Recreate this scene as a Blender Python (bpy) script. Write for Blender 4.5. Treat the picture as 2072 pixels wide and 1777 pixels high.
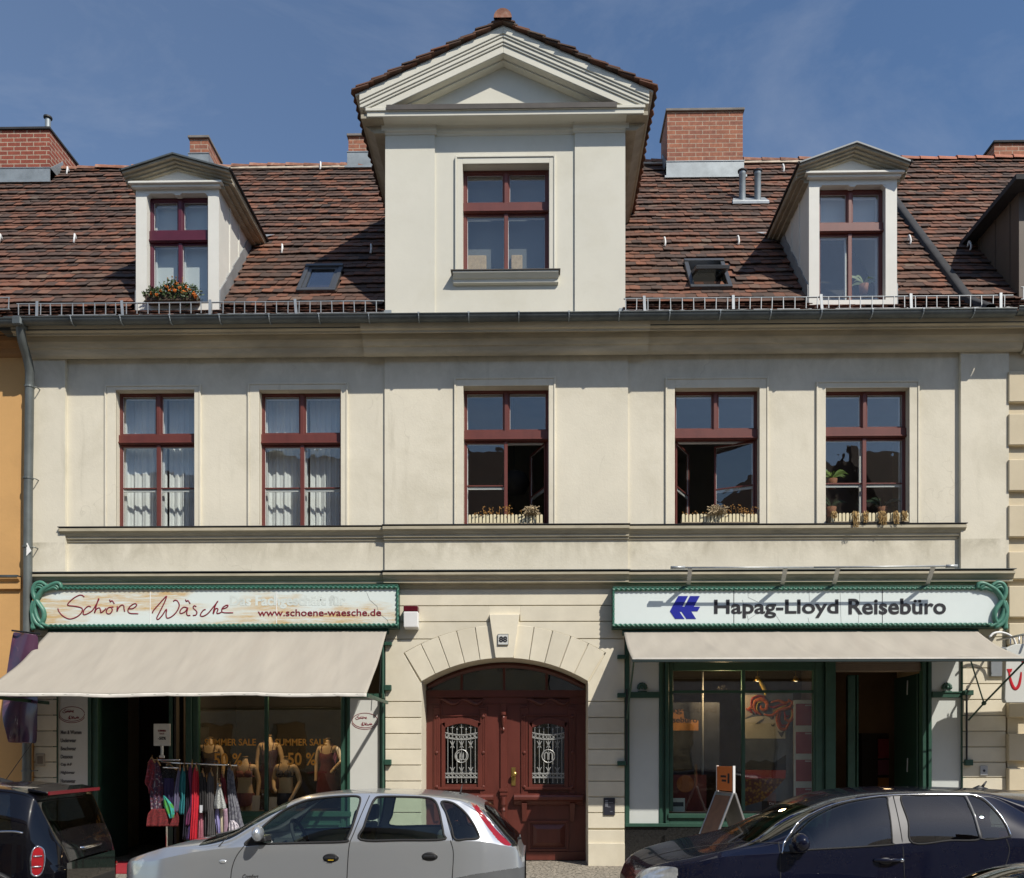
# Street front of an old rendered town house with two shops, parked cars in front.
import bpy, bmesh, math, random
import numpy as np
from mathutils import Vector, Matrix
R = math.radians
for o in list(bpy.data.objects):
    bpy.data.objects.remove(o)
sc = bpy.context.scene
COL = sc.collection

# ------------------------------------------------------------------ camera, sky, sun, exposure
EYE, DIST, YAW, FPX, CX, HY = 1.78, 13.5, R(0.95), 1755.0, 1056.0, 1530.0
cam = bpy.data.objects.new("camera", bpy.data.cameras.new("camera"))
COL.objects.link(cam)
cam.location = (0, -DIST, EYE)
cam.rotation_euler = (R(90), 0, YAW)
cam.data.sensor_width = 36.0
cam.data.lens = 36.0 * FPX / 2072.0
cam.data.shift_x = (1036.0 - CX) / 2072.0
cam.data.shift_y = (HY - 888.5) / 2072.0
cam.data.clip_start, cam.data.clip_end = 0.05, 2000
sc.camera = cam

SUN = Vector((0.444, -0.516, 0.733)).normalized()
sd = bpy.data.lights.new("sun", "SUN")
sd.energy, sd.angle, sd.color = 4.6, R(0.53), (1.0, 0.94, 0.84)
sun = bpy.data.objects.new("sun", sd)
COL.objects.link(sun)
sun.rotation_euler = SUN.to_track_quat("Z", "Y").to_euler()
sun.location = SUN * 60

w = bpy.data.worlds.new("World")
sc.world = w
w.use_nodes = True
nt = w.node_tree
for n in list(nt.nodes):
    nt.nodes.remove(n)
def _n(nt, t, **kw):
    n = nt.nodes.new(t)
    for k, v in kw.items():
        setattr(n, k, v)
    return n
wo = _n(nt, "ShaderNodeOutputWorld")
bg = _n(nt, "ShaderNodeBackground")
bg.inputs["Strength"].default_value = 0.120
sky = _n(nt, "ShaderNodeTexSky", sky_type="NISHITA", sun_disc=False)
sky.sun_elevation = math.asin(SUN.z)
sky.sun_rotation = math.atan2(SUN.x, SUN.y)
sky.air_density, sky.dust_density, sky.ozone_density, sky.altitude = 1.0, 0.6, 3.0, 100
hs = _n(nt, "ShaderNodeHueSaturation")
hs.inputs["Saturation"].default_value = 1.06
nt.links.new(sky.outputs[0], hs.inputs["Color"])
tc = _n(nt, "ShaderNodeTexCoord")
mp = _n(nt, "ShaderNodeMapping")
mp.inputs["Scale"].default_value = (1.2, 1.0, 3.6)
mp.inputs["Rotation"].default_value = (0.0, R(24), R(10))
mp.inputs["Location"].default_value = (0.9, 0.2, 0.4)
nt.links.new(tc.outputs["Generated"], mp.inputs["Vector"])
cn = _n(nt, "ShaderNodeTexNoise")
cn.inputs["Scale"].default_value, cn.inputs["Detail"].default_value = 2.3, 9
cn.inputs["Roughness"].default_value, cn.inputs["Distortion"].default_value = 0.62, 0.5
nt.links.new(mp.outputs[0], cn.inputs["Vector"])
cr = _n(nt, "ShaderNodeValToRGB")
cr.color_ramp.elements[0].position, cr.color_ramp.elements[0].color = 0.50, (0, 0, 0, 1)
cr.color_ramp.elements[1].position, cr.color_ramp.elements[1].color = 0.85, (0.24, 0.24, 0.24, 1)
nt.links.new(cn.outputs[0], cr.inputs[0])
mx = _n(nt, "ShaderNodeMix", data_type="RGBA")
nt.links.new(cr.outputs[0], mx.inputs[0])
mx.inputs[7].default_value = (5.2, 5.4, 5.8, 1)
sx_ = _n(nt, "ShaderNodeSeparateXYZ")   # thin haze veil towards the west
nt.links.new(tc.outputs["Generated"], sx_.inputs[0])
vl = _n(nt, "ShaderNodeMapRange")
vl.inputs["From Min"].default_value, vl.inputs["From Max"].default_value = 0.25, -0.55
vl.inputs["To Min"].default_value, vl.inputs["To Max"].default_value = 0.0, 0.075
nt.links.new(sx_.outputs[0], vl.inputs["Value"])
mv = _n(nt, "ShaderNodeMix", data_type="RGBA")
nt.links.new(vl.outputs[0], mv.inputs[0])
nt.links.new(hs.outputs[0], mv.inputs[6])
mv.inputs[7].default_value = (5.0, 5.1, 5.0, 1)
nt.links.new(mv.outputs[2], mx.inputs[6])
nt.links.new(mx.outputs[2], bg.inputs["Color"])
nt.links.new(bg.outputs[0], wo.inputs["Surface"])

sc.view_settings.view_transform = "Standard"
sc.view_settings.look = "None"
sc.view_settings.gamma = 1
sc.view_settings.use_curve_mapping = False
sc.view_settings.exposure = 0.10
try:
    sc.cycles.max_bounces = 10
    sc.cycles.transparent_max_bounces = 16
    sc.cycles.caustics_reflective = False
    sc.cycles.caustics_refractive = False
    sc.cycles.sample_clamp_indirect = 6.0
except Exception:
    pass

# ------------------------------------------------------------------ survey: picture point on the plane y = Y -> metres
_ca, _sa = math.cos(YAW), math.sin(YAW)
def at(px, py, Y=0.0):
    u, v = px - CX, HY - py
    dx, dy = -_sa * FPX + _ca * u, _ca * FPX + _sa * u
    t = (Y + DIST) / dy
    return (dx * t, EYE + v * t)
def fx(px, Y=0.0):
    return at(px, HY, Y)[0]
def fz(py, px=1036, Y=0.0):
    return at(px, py, Y)[1]
def p3(px, py, Y):
    x, z = at(px, py, Y)
    return (x, Y, z)

# ------------------------------------------------------------------ mesh builder
class MB:
    def __init__(s):
        s.v, s.f = [], []
    def add(s, vs, fs):
        n = len(s.v)
        s.v += [tuple(p) for p in vs]
        s.f += [tuple(i + n for i in f) for f in fs]
        return s
    def box(s, x0, x1, y0, y1, z0, z1):
        if x0 > x1: x0, x1 = x1, x0
        if y0 > y1: y0, y1 = y1, y0
        if z0 > z1: z0, z1 = z1, z0
        return s.add([(x0,y0,z0),(x1,y0,z0),(x1,y1,z0),(x0,y1,z0),(x0,y0,z1),(x1,y0,z1),(x1,y1,z1),(x0,y1,z1)],
                     [(0,3,2,1),(4,5,6,7),(0,1,5,4),(1,2,6,5),(2,3,7,6),(3,0,4,7)])
    def hexa(s, q):   # 8 points: bottom 4 counter-clockwise, top 4
        return s.add(q, [(0,3,2,1),(4,5,6,7),(0,1,5,4),(1,2,6,5),(2,3,7,6),(3,0,4,7)])
    def prism(s, poly, y0, y1):   # poly in x,z extruded along y
        n = len(poly)
        vs = [(x, y0, z) for x, z in poly] + [(x, y1, z) for x, z in poly]
        fs = [tuple(range(n)), tuple(range(2*n-1, n-1, -1))]
        fs += [(i, i + n, (i+1) % n + n, (i+1) % n) for i in range(n)]
        return s.add(vs, fs)
    def prof(s, pts, x0, x1, caps=True, closed=True):   # pts in y,z swept along x
        n = len(pts)
        vs = [(x0, y, z) for y, z in pts] + [(x1, y, z) for y, z in pts]
        m = n if closed else n - 1
        fs = [(i, (i+1) % n, (i+1) % n + n, i + n) for i in range(m)]
        if caps and closed:
            fs += [tuple(range(n-1, -1, -1)), tuple(range(n, 2*n))]
        return s.add(vs, fs)
    def profy(s, pts, y0, y1):   # pts in x,z swept along y
        return s.prism(pts, y0, y1)
    def tube(s, path, r, n=8, closed=False, caps=True, flat=None):
        P = [Vector(p) for p in path]
        m = len(P)
        rs = r if isinstance(r, (list, tuple)) else [r] * m
        vs = []
        up = None
        for i, p in enumerate(P):
            a = P[(i-1) % m] if (closed or i > 0) else p
            b = P[(i+1) % m] if (closed or i < m-1) else p
            t = (b - a)
            if t.length < 1e-9: t = Vector((0,0,1))
            t.normalize()
            if up is None:
                up = Vector((0,1,0)) if abs(t.y) < 0.9 else Vector((1,0,0))
            u = (up - t * up.dot(t))
            if u.length < 1e-6: u = Vector((1,0,0)) - t * t.x
            u.normalize()
            up = u
            q = t.cross(u)
            for k in range(n):
                an = 2 * math.pi * k / n
                ru = rs[i] * (flat if flat else 1)
                vs.append(p + u * (math.cos(an) * ru) + q * (math.sin(an) * rs[i]))
        fs = []
        seg = m if closed else m - 1
        for i in range(seg):
            j = (i + 1) % m
            for k in range(n):
                l = (k + 1) % n
                fs.append((i*n+k, j*n+k, j*n+l, i*n+l))
        if caps and not closed:
            fs.append(tuple(range(n-1, -1, -1)))
            fs.append(tuple((m-1)*n + k for k in range(n)))
        return s.add(vs, fs)
    def lathe(s, pr, c=(0,0,0), n=20, axis="z"):   # pr: radius, height
        vs = []
        for r, h in pr:
            for k in range(n):
                a = 2*math.pi*k/n
                d = (r*math.cos(a), r*math.sin(a), h)
                if axis == "y": d = (d[0], d[2], d[1])
                if axis == "x": d = (d[2], d[0], d[1])
                vs.append((c[0]+d[0], c[1]+d[1], c[2]+d[2]))
        fs = []
        for i in range(len(pr)-1):
            for k in range(n):
                l = (k+1) % n
                fs.append((i*n+k, i*n+l, (i+1)*n+l, (i+1)*n+k))
        fs.append(tuple(range(n-1,-1,-1)))
        fs.append(tuple((len(pr)-1)*n+k for k in range(n)))
        return s.add(vs, fs)
    def ball(s, c, rx, ry=None, rz=None, n=12, m=8):
        ry = ry or rx; rz = rz or rx
        vs = [(c[0], c[1], c[2]-rz)]
        for i in range(1, m):
            ph = -math.pi/2 + math.pi*i/m
            for k in range(n):
                a = 2*math.pi*k/n
                vs.append((c[0]+rx*math.cos(ph)*math.cos(a), c[1]+ry*math.cos(ph)*math.sin(a), c[2]+rz*math.sin(ph)))
        vs.append((c[0], c[1], c[2]+rz))
        fs = [(0, 1+(k+1) % n, 1+k) for k in range(n)]
        for i in range(m-2):
            for k in range(n):
                l = (k+1) % n
                fs.append((1+i*n+k, 1+i*n+l, 1+(i+1)*n+l, 1+(i+1)*n+k))
        b = 1+(m-2)*n
        fs += [(b+k, b+(k+1) % n, len(vs)-1) for k in range(n)]
        return s.add(vs, fs)
    def grid(s, rows, closed=False):   # list of rows of points
        n = len(rows[0])
        vs = [p for r in rows for p in r]
        fs = []
        for i in range(len(rows)-1):
            for k in range(n if closed else n-1):
                l = (k+1) % n
                fs.append((i*n+k, i*n+l, (i+1)*n+l, (i+1)*n+k))
        return s.add(vs, fs)
    def wall(s, x0, x1, z0, z1, holes, yf, yb, edges=True):   # wall face with rectangular openings and their reveals
        xs = sorted({x0, x1, *[h[0] for h in holes], *[h[1] for h in holes]})
        zs = sorted({z0, z1, *[h[2] for h in holes], *[h[3] for h in holes]})
        xs = [x for x in xs if x0 <= x <= x1]; zs = [z for z in zs if z0 <= z <= z1]
        for a, b in zip(xs, xs[1:]):
            for c, d in zip(zs, zs[1:]):
                mxx, mz = (a+b)/2, (c+d)/2
                if any(h[0] < mxx < h[1] and h[2] < mz < h[3] for h in holes): continue
                s.add([(a,yf,c),(b,yf,c),(b,yf,d),(a,yf,d)], [(0,1,2,3)])
        for h in holes:
            a, b, c, d = h[:4]
            s.add([(a,yf,c),(a,yb,c),(a,yb,d),(a,yf,d)], [(0,1,2,3)])
            s.add([(b,yf,c),(b,yf,d),(b,yb,d),(b,yb,c)], [(0,1,2,3)])
            s.add([(a,yf,d),(a,yb,d),(b,yb,d),(b,yf,d)], [(0,1,2,3)])
            s.add([(a,yf,c),(b,yf,c),(b,yb,c),(a,yb,c)], [(0,1,2,3)])
        if edges:
            s.add([(x0,yf,z0),(x0,yf,z1),(x0,yb,z1),(x0,yb,z0)], [(0,1,2,3)])
            s.add([(x1,yf,z0),(x1,yb,z0),(x1,yb,z1),(x1,yf,z1)], [(0,1,2,3)])
            s.add([(x0,yf,z1),(x1,yf,z1),(x1,yb,z1),(x0,yb,z1)], [(0,1,2,3)])
            s.add([(x0,yf,z0),(x0,yb,z0),(x1,yb,z0),(x1,yf,z0)], [(0,1,2,3)])
        return s
    def frame(s, x0, x1, z0, z1, w, y0, y1):   # rectangular ring
        s.box(x0, x1, y0, y1, z0, z0+w); s.box(x0, x1, y0, y1, z1-w, z1)
        s.box(x0, x0+w, y0, y1, z0+w, z1-w); s.box(x1-w, x1, y0, y1, z0+w, z1-w)
        return s
    def xf(s, mat, start=0):
        for i in range(start, len(s.v)):
            s.v[i] = tuple(mat @ Vector(s.v[i]))
        return s
    def each(s, name, mat, parent=None, **kw):   # every separate piece becomes a mesh of its own
        par = list(range(len(s.v)))
        def find(a):
            while par[a] != a:
                par[a] = par[par[a]]; a = par[a]
            return a
        for f in s.f:
            r = find(f[0])
            for i in f[1:]:
                par[find(i)] = r
        isl = {}
        for f in s.f: isl.setdefault(find(f[0]), []).append(f)
        out = []
        for fs in isl.values():
            q = MB(); ids = {}
            for f in fs:
                g = []
                for i in f:
                    if i not in ids:
                        ids[i] = len(q.v); q.v.append(s.v[i])
                    g.append(ids[i])
                q.f.append(tuple(g))
            out.append(q.build(name, mat, parent, **kw))
        return out
    def build(s, name, mat, parent=None, smooth=False, bevel=0, local=False, seg=1, auto=None):
        me = bpy.data.meshes.new(name)
        vs = s.v
        if parent is not None and not local:
            org = root_of(parent).location
            if org.length > 0:
                vs = [(p[0]-org.x, p[1]-org.y, p[2]-org.z) for p in vs]
        me.from_pydata(vs, [], s.f)
        me.validate()
        bm = bmesh.new(); bm.from_mesh(me)
        if len(bm.faces) < 60000:
            bmesh.ops.recalc_face_normals(bm, faces=bm.faces)
        bm.to_mesh(me); bm.free()
        ob = bpy.data.objects.new(name, me)
        COL.objects.link(ob)
        if isinstance(mat, (list, tuple)):
            for m in mat: me.materials.append(m)
        elif mat: me.materials.append(mat)
        if parent is not None: ob.parent = parent
        if smooth:
            me.polygons.foreach_set("use_smooth", [True]*len(me.polygons))
            if auto:
                try: me.set_sharp_from_angle(angle=R(auto))
                except Exception: pass
        if bevel:
            m = ob.modifiers.new("bevel", "BEVEL")
            m.width, m.segments, m.limit_method, m.angle_limit = bevel, seg, "ANGLE", R(40)
        return ob
def root_of(o):
    while o.parent is not None: o = o.parent
    return o
def thing(name, label, cat, loc=(0,0,0), rotz=0, group=None):
    o = bpy.data.objects.new(name, None)
    COL.objects.link(o)
    o.location = loc; o.rotation_euler = (0, 0, rotz); o.empty_display_size = 0.2
    return tag(o, label, cat, group)
def tag(o, label=None, cat=None, group=None, kind=None):
    if label: o["label"] = label
    if cat: o["category"] = cat
    if group: o["group"] = group
    if kind: o["kind"] = kind
    return o
def sub(name, parent):   # an empty part that holds sub-parts
    o = bpy.data.objects.new(name, None)
    COL.objects.link(o); o.parent = parent; o.empty_display_size = 0.1
    return o
def copy_tree(o, parent=None):
    c = o.copy(); COL.objects.link(c)
    if parent is not None: c.parent = parent
    for ch in list(o.children): copy_tree(ch, c)
    return c
def spline(pts, n=8, closed=False):   # Catmull-Rom through points
    P = [Vector(p) for p in pts]
    m = len(P); out = []
    for i in range(m if closed else m-1):
        p0 = P[(i-1) % m] if (closed or i > 0) else P[0]*2 - P[1]
        p1, p2 = P[i], P[(i+1) % m]
        p3_ = P[(i+2) % m] if (closed or i < m-2) else P[-1]*2 - P[-2]
        for k in range(n):
            t = k/n
            out.append(0.5*((2*p1) + (p2-p0)*t + (2*p0-5*p1+4*p2-p3_)*t*t + (3*p1-p0-3*p2+p3_)*t**3))
    if not closed: out.append(P[-1])
    return [tuple(q) for q in out]
def text_mesh(name, body, size, mat, parent, pos, w=None, h=None, bold=0.0, shear=0, align="LEFT", depth=0.002, rot=(90,0,0), local=False, base=True):
    cu = bpy.data.curves.new(name, "FONT")
    cu.body, cu.size, cu.offset, cu.shear, cu.extrude = body, size, bold, shear, depth
    cu.resolution_u = 4
    t = bpy.data.objects.new(name, cu)
    COL.objects.link(t)
    dg = bpy.context.evaluated_depsgraph_get()
    me = bpy.data.meshes.new_from_object(t.evaluated_get(dg))
    bpy.data.objects.remove(t)
    n = len(me.vertices)
    co = np.empty(n*3); me.vertices.foreach_get("co", co); co = co.reshape(-1, 3)
    mn, mxv = co.min(0), co.max(0)
    co[:,0] -= mn[0]
    if base: co[:,1] -= mn[1]
    if w: co[:,0] *= w/(mxv[0]-mn[0])
    if h: co[:,1] *= h/(mxv[1]-mn[1])
    if align == "CENTER": co[:,0] -= (co[:,0].max())/2
    M = Matrix.Translation(Vector(pos)) @ Matrix.Rotation(R(rot[2]),4,"Z") @ Matrix.Rotation(R(rot[0]),4,"X")
    A = np.array(M)
    co = co @ A[:3,:3].T + A[:3,3]
    if parent is not None and not local:
        co = co - np.array(root_of(parent).location)
    me.vertices.foreach_set("co", co.ravel())
    me.update()
    me.name = name
    me.materials.clear(); me.materials.append(mat)
    ob = bpy.data.objects.new(name, me)
    COL.objects.link(ob)
    if parent is not None: ob.parent = parent
    return ob

# ------------------------------------------------------------------ materials
def base_mat(name):
    m = bpy.data.materials.new(name)
    m.use_nodes = True
    nt = m.node_tree
    b = nt.nodes["Principled BSDF"]
    return m, nt, b
def noise(nt, scale, detail=5, rough=0.6, coord=None, stretch=None, dist=0):
    n = _n(nt, "ShaderNodeTexNoise")
    n.inputs["Scale"].default_value, n.inputs["Detail"].default_value, n.inputs["Roughness"].default_value = scale, detail, rough
    n.inputs["Distortion"].default_value = dist
    c = coord or _n(nt, "ShaderNodeTexCoord").outputs["Object"]
    if stretch:
        mp = _n(nt, "ShaderNodeMapping"); mp.inputs["Scale"].default_value = stretch
        nt.links.new(c, mp.inputs["Vector"]); c = mp.outputs[0]
    nt.links.new(c, n.inputs["Vector"])
    return n.outputs[0]
def ramp(nt, fac, a, b, ca=(0,0,0,1), cb=(1,1,1,1)):
    r = _n(nt, "ShaderNodeValToRGB")
    e = r.color_ramp.elements
    e[0].position, e[0].color, e[1].position, e[1].color = a, ca, b, cb
    nt.links.new(fac, r.inputs[0])
    return r.outputs[0]
def mixc(nt, fac, a, b, blend="MIX"):
    m = _n(nt, "ShaderNodeMix", data_type="RGBA", blend_type=blend)
    for sock, val in ((m.inputs[0], fac), (m.inputs[6], a), (m.inputs[7], b)):
        if hasattr(val, "is_output"): nt.links.new(val, sock)
        elif isinstance(val, (int, float)): sock.default_value = val
        else: sock.default_value = tuple(val) + (1,) if len(val) == 3 else val
    return m.outputs[2]
def bump(nt, b, h, strength=0.3, dist=0.01):
    n = _n(nt, "ShaderNodeBump")
    n.inputs["Strength"].default_value, n.inputs["Distance"].default_value = strength, dist
    nt.links.new(h, n.inputs["Height"])
    nt.links.new(n.outputs[0], b.inputs["Normal"])
def M(name, c, rough=0.7, metal=0.0, var=0.12, vs=3.0, bs=60.0, bstr=0.15, bd=0.004, dirt=None, dscale=1.2, dlo=0.5, dhi=0.75, damt=0.5, spec=0.5, coat=0.0, stretch=None, island=0.0):
    m, nt, b = base_mat(name)
    f = noise(nt, vs, 6, 0.65, stretch=stretch)
    dark = tuple(x*(1-var*1.6) for x in c); lite = tuple(min(1, x*(1+var)) for x in c)
    col = mixc(nt, ramp(nt, f, 0.3, 0.7), dark, lite)
    if dirt:
        fac = ramp(nt, noise(nt, dscale, 8, 0.7, stretch=stretch, dist=0.4), dlo, dhi, (0,0,0,1), (damt,damt,damt,1))
        col = mixc(nt, fac, col, dirt)
    if island:
        g = _n(nt, "ShaderNodeNewGeometry")
        v = ramp(nt, g.outputs["Random Per Island"], 0, 1, (1-island,)*3+(1,), (1+island*0.4,)*3+(1,))
        col = mixc(nt, 1.0, col, v, "MULTIPLY")
    nt.links.new(col, b.inputs["Base Color"])
    b.inputs["Roughness"].default_value, b.inputs["Metallic"].default_value = rough, metal
    b.inputs["Specular IOR Level"].default_value = spec
    if coat:
        b.inputs["Coat Weight"].default_value = coat; b.inputs["Coat Roughness"].default_value = 0.03
    if bstr: bump(nt, b, noise(nt, bs, 4, 0.6), bstr, bd)
    return m
def glass_mat(name, tint=(0.8,0.86,0.84), refl=0.10, wav=0.02, ior=1.5, rcol=(1,1,1), wscale=2.2):
    m = bpy.data.materials.new(name); m.use_nodes = True
    nt = m.node_tree
    for n in list(nt.nodes): nt.nodes.remove(n)
    o = _n(nt, "ShaderNodeOutputMaterial"); mix = _n(nt, "ShaderNodeMixShader")
    tr = _n(nt, "ShaderNodeBsdfTransparent"); tr.inputs[0].default_value = tint + (1,)
    gl = _n(nt, "ShaderNodeBsdfGlossy"); gl.inputs["Roughness"].default_value = 0.0; gl.inputs[0].default_value = rcol + (1,)
    lw = _n(nt, "ShaderNodeLayerWeight"); lw.inputs[0].default_value = 0.5
    pw = _n(nt, "ShaderNodeMath", operation="POWER"); pw.inputs[1].default_value = 5.0
    nt.links.new(lw.outputs["Facing"], pw.inputs[0])
    ma = _n(nt, "ShaderNodeMath", operation="MULTIPLY_ADD", use_clamp=True); ma.inputs[1].default_value = 0.9; ma.inputs[2].default_value = refl+0.035
    nt.links.new(pw.outputs[0], ma.inputs[0]); nt.links.new(ma.outputs[0], mix.inputs[0])
    nt.links.new(tr.outputs[0], mix.inputs[1]); nt.links.new(gl.outputs[0], mix.inputs[2])
    if wav:
        bp = _n(nt, "ShaderNodeBump"); bp.inputs["Strength"].default_value = wav; bp.inputs["Distance"].default_value = 0.1
        nt.links.new(noise(nt, wscale, 2, 0.5), bp.inputs["Height"])
        nt.links.new(bp.outputs[0], gl.inputs["Normal"])
    nt.links.new(mix.outputs[0], o.inputs[0])
    return m
def brick_mat(name, c1, c2, mortar, sc_=1.0, bw=0.25, rh=0.088, ms=0.012):
    m, nt, b = base_mat(name)
    tcn = _n(nt, "ShaderNodeTexCoord").outputs["Object"]
    geo = _n(nt, "ShaderNodeNewGeometry")
    sx = _n(nt, "ShaderNodeSeparateXYZ"); nt.links.new(tcn, sx.inputs[0])
    ad = _n(nt, "ShaderNodeMath", operation="ADD"); nt.links.new(sx.outputs[0], ad.inputs[0]); nt.links.new(sx.outputs[1], ad.inputs[1])
    cb = _n(nt, "ShaderNodeCombineXYZ"); nt.links.new(ad.outputs[0], cb.inputs[0]); nt.links.new(sx.outputs[2], cb.inputs[1])
    br = _n(nt, "ShaderNodeTexBrick")
    nt.links.new(cb.outputs[0], br.inputs["Vector"])
    for k, v in (("Scale", 1.0), ("Brick Width", bw), ("Row Height", rh), ("Mortar Size", ms), ("Mortar Smooth", 0.15), ("Bias", 0.0)):
        br.inputs[k].default_value = v
    br.inputs["Color1"].default_value, br.inputs["Color2"].default_value, br.inputs["Mortar"].default_value = c1+(1,), c2+(1,), mortar+(1,)
    f = noise(nt, 14, 6, 0.7)
    col = mixc(nt, ramp(nt, f, 0.35, 0.75, (0.62,0.6,0.6,1), (1.12,1.08,1.05,1)), (0,0,0), (1,1,1))
    col = mixc(nt, 1.0, br.outputs["Color"], ramp(nt, f, 0.3, 0.75, (0.6,0.58,0.58,1), (1.1,1.08,1.05,1)), "MULTIPLY")
    nt.links.new(col, b.inputs["Base Color"])
    b.inputs["Roughness"].default_value = 0.9
    inv = _n(nt, "ShaderNodeMath", operation="SUBTRACT"); inv.inputs[0].default_value = 1.0
    nt.links.new(br.outputs["Fac"], inv.inputs[1])
    bump(nt, b, inv.outputs[0], 0.5, 0.006)
    return m
def tile_mat(name, dark=0.0):
    m, nt, b = base_mat(name)
    g = _n(nt, "ShaderNodeNewGeometry")
    r = _n(nt, "ShaderNodeValToRGB")
    e = r.color_ramp.elements
    stops = [(0.0,(0.058,0.035,0.026)),(0.22,(0.080,0.045,0.031)),(0.42,(0.108,0.055,0.036)),(0.60,(0.135,0.061,0.037)),(0.78,(0.165,0.068,0.039)),(0.92,(0.21,0.082,0.044)),(1.0,(0.14,0.098,0.070))]
    e[0].position, e[0].color = stops[0][0], stops[0][1]+(1,)
    e[1].position, e[1].color = stops[-1][0], stops[-1][1]+(1,)
    for p, c in stops[1:-1]:
        q = e.new(p); q.color = c+(1,)
    nt.links.new(g.outputs["Random Per Island"], r.inputs[0])
    lich = ramp(nt, noise(nt, 0.7, 8, 0.75, dist=0.6), 0.45, 0.68, (0,0,0,1), (0.68,0.68,0.68,1))
    col = mixc(nt, lich, r.outputs[0], (0.052,0.040,0.033))
    spots = ramp(nt, noise(nt, 26, 5, 0.7), 0.56, 0.72, (0,0,0,1), (0.6,0.6,0.6,1))
    col = mixc(nt, spots, col, (0.045,0.038,0.032))
    col = mixc(nt, ramp(nt, noise(nt, 40, 3, 0.6), 0.66, 0.78, (0,0,0,1), (0.3,0.3,0.3,1)), col, (0.26,0.24,0.19))
    nt.links.new(col, b.inputs["Base Color"])
    b.inputs["Roughness"].default_value = 0.85
    bump(nt, b, noise(nt, 70, 5, 0.7), 0.5, 0.006)
    return m

def facade_mat(name, c, dirtc, zbands):
    """old painted render: broad clouds, run-off streaks, stained strips under the ledges, hairline cracks"""
    m, nt, b = base_mat(name)
    co = _n(nt, "ShaderNodeTexCoord").outputs["Object"]
    sp = _n(nt, "ShaderNodeSeparateXYZ"); nt.links.new(co, sp.inputs[0])
    col = mixc(nt, ramp(nt, noise(nt, 1.3, 6, 0.65), 0.3, 0.7), tuple(x*0.93 for x in c), tuple(min(1, x*1.04) for x in c))
    col = mixc(nt, ramp(nt, noise(nt, 0.75, 9, 0.72, dist=0.5), 0.50, 0.80, (0,0,0,1), (0.60,)*3+(1,)), col, dirtc)
    streak = ramp(nt, noise(nt, 1.0, 7, 0.7, stretch=(5.5,1,0.55)), 0.55, 0.78)
    msk = ramp(nt, noise(nt, 0.6, 3, 0.5), 0.42, 0.62, (0,0,0,1), (0.5,)*3+(1,))
    mu = _n(nt, "ShaderNodeMath", operation="MULTIPLY"); nt.links.new(streak, mu.inputs[0]); nt.links.new(msk, mu.inputs[1])
    col = mixc(nt, mu.outputs[0], col, tuple(x*0.8 for x in dirtc))
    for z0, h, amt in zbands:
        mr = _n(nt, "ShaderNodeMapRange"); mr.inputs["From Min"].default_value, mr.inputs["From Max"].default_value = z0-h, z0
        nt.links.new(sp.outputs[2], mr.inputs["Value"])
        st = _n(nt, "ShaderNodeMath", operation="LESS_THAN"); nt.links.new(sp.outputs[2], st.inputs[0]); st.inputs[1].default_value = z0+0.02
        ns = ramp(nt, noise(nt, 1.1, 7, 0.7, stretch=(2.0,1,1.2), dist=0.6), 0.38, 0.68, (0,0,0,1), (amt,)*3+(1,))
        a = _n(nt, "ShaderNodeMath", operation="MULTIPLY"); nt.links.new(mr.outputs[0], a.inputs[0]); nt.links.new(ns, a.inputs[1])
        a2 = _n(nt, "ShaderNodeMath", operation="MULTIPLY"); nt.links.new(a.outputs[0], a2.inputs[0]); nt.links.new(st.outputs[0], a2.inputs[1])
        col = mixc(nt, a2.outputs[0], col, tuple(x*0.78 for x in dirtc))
    vo = _n(nt, "ShaderNodeTexVoronoi", feature="DISTANCE_TO_EDGE"); vo.inputs["Scale"].default_value = 0.55
    wv = _n(nt, "ShaderNodeVectorMath", operation="ADD"); nt.links.new(co, wv.inputs[0])
    nn = _n(nt, "ShaderNodeTexNoise"); nn.inputs["Scale"].default_value = 2.5; nt.links.new(co, nn.inputs["Vector"]); nt.links.new(nn.outputs["Color"], wv.inputs[1])
    nt.links.new(wv.outputs[0], vo.inputs["Vector"])
    ck = ramp(nt, vo.outputs["Distance"], 0.0, 0.005, (0.22,)*3+(1,), (0,0,0,1))
    mk = ramp(nt, noise(nt, 0.9, 2, 0.5), 0.55, 0.6)
    mc = _n(nt, "ShaderNodeMath", operation="MULTIPLY"); nt.links.new(ck, mc.inputs[0]); nt.links.new(mk, mc.inputs[1])
    col = mixc(nt, mc.outputs[0], col, tuple(x*0.5 for x in dirtc))
    nt.links.new(col, b.inputs["Base Color"]); b.inputs["Roughness"].default_value = 0.9; b.inputs["Specular IOR Level"].default_value = 0.3
    bump(nt, b, noise(nt, 28, 5, 0.65), 0.4, 0.006)
    return m
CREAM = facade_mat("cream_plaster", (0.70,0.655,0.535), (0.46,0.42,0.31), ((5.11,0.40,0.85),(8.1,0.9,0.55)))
CREAM_UP = M("cream_plaster_dormer", (0.635,0.615,0.525), 0.9, var=0.03, vs=1.0, bs=30, bstr=0.22, bd=0.004, dirt=(0.52,0.49,0.39), dscale=0.8, damt=0.5)
CREAM_STONE = M("cream_painted_blocks", (0.71,0.655,0.52), 0.85, var=0.06, vs=2.0, bs=40, bstr=0.2, bd=0.004, dirt=(0.58,0.52,0.39), dscale=1.2, damt=0.55, island=0.10)
CORNICE = M("weathered_cornice", (0.56,0.495,0.365), 0.9, var=0.14, vs=1.0, bs=30, bstr=0.3, bd=0.005, dirt=(0.26,0.24,0.19), dscale=1.1, dlo=0.42, dhi=0.72, damt=0.7, stretch=(0.6,1,3))
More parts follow.
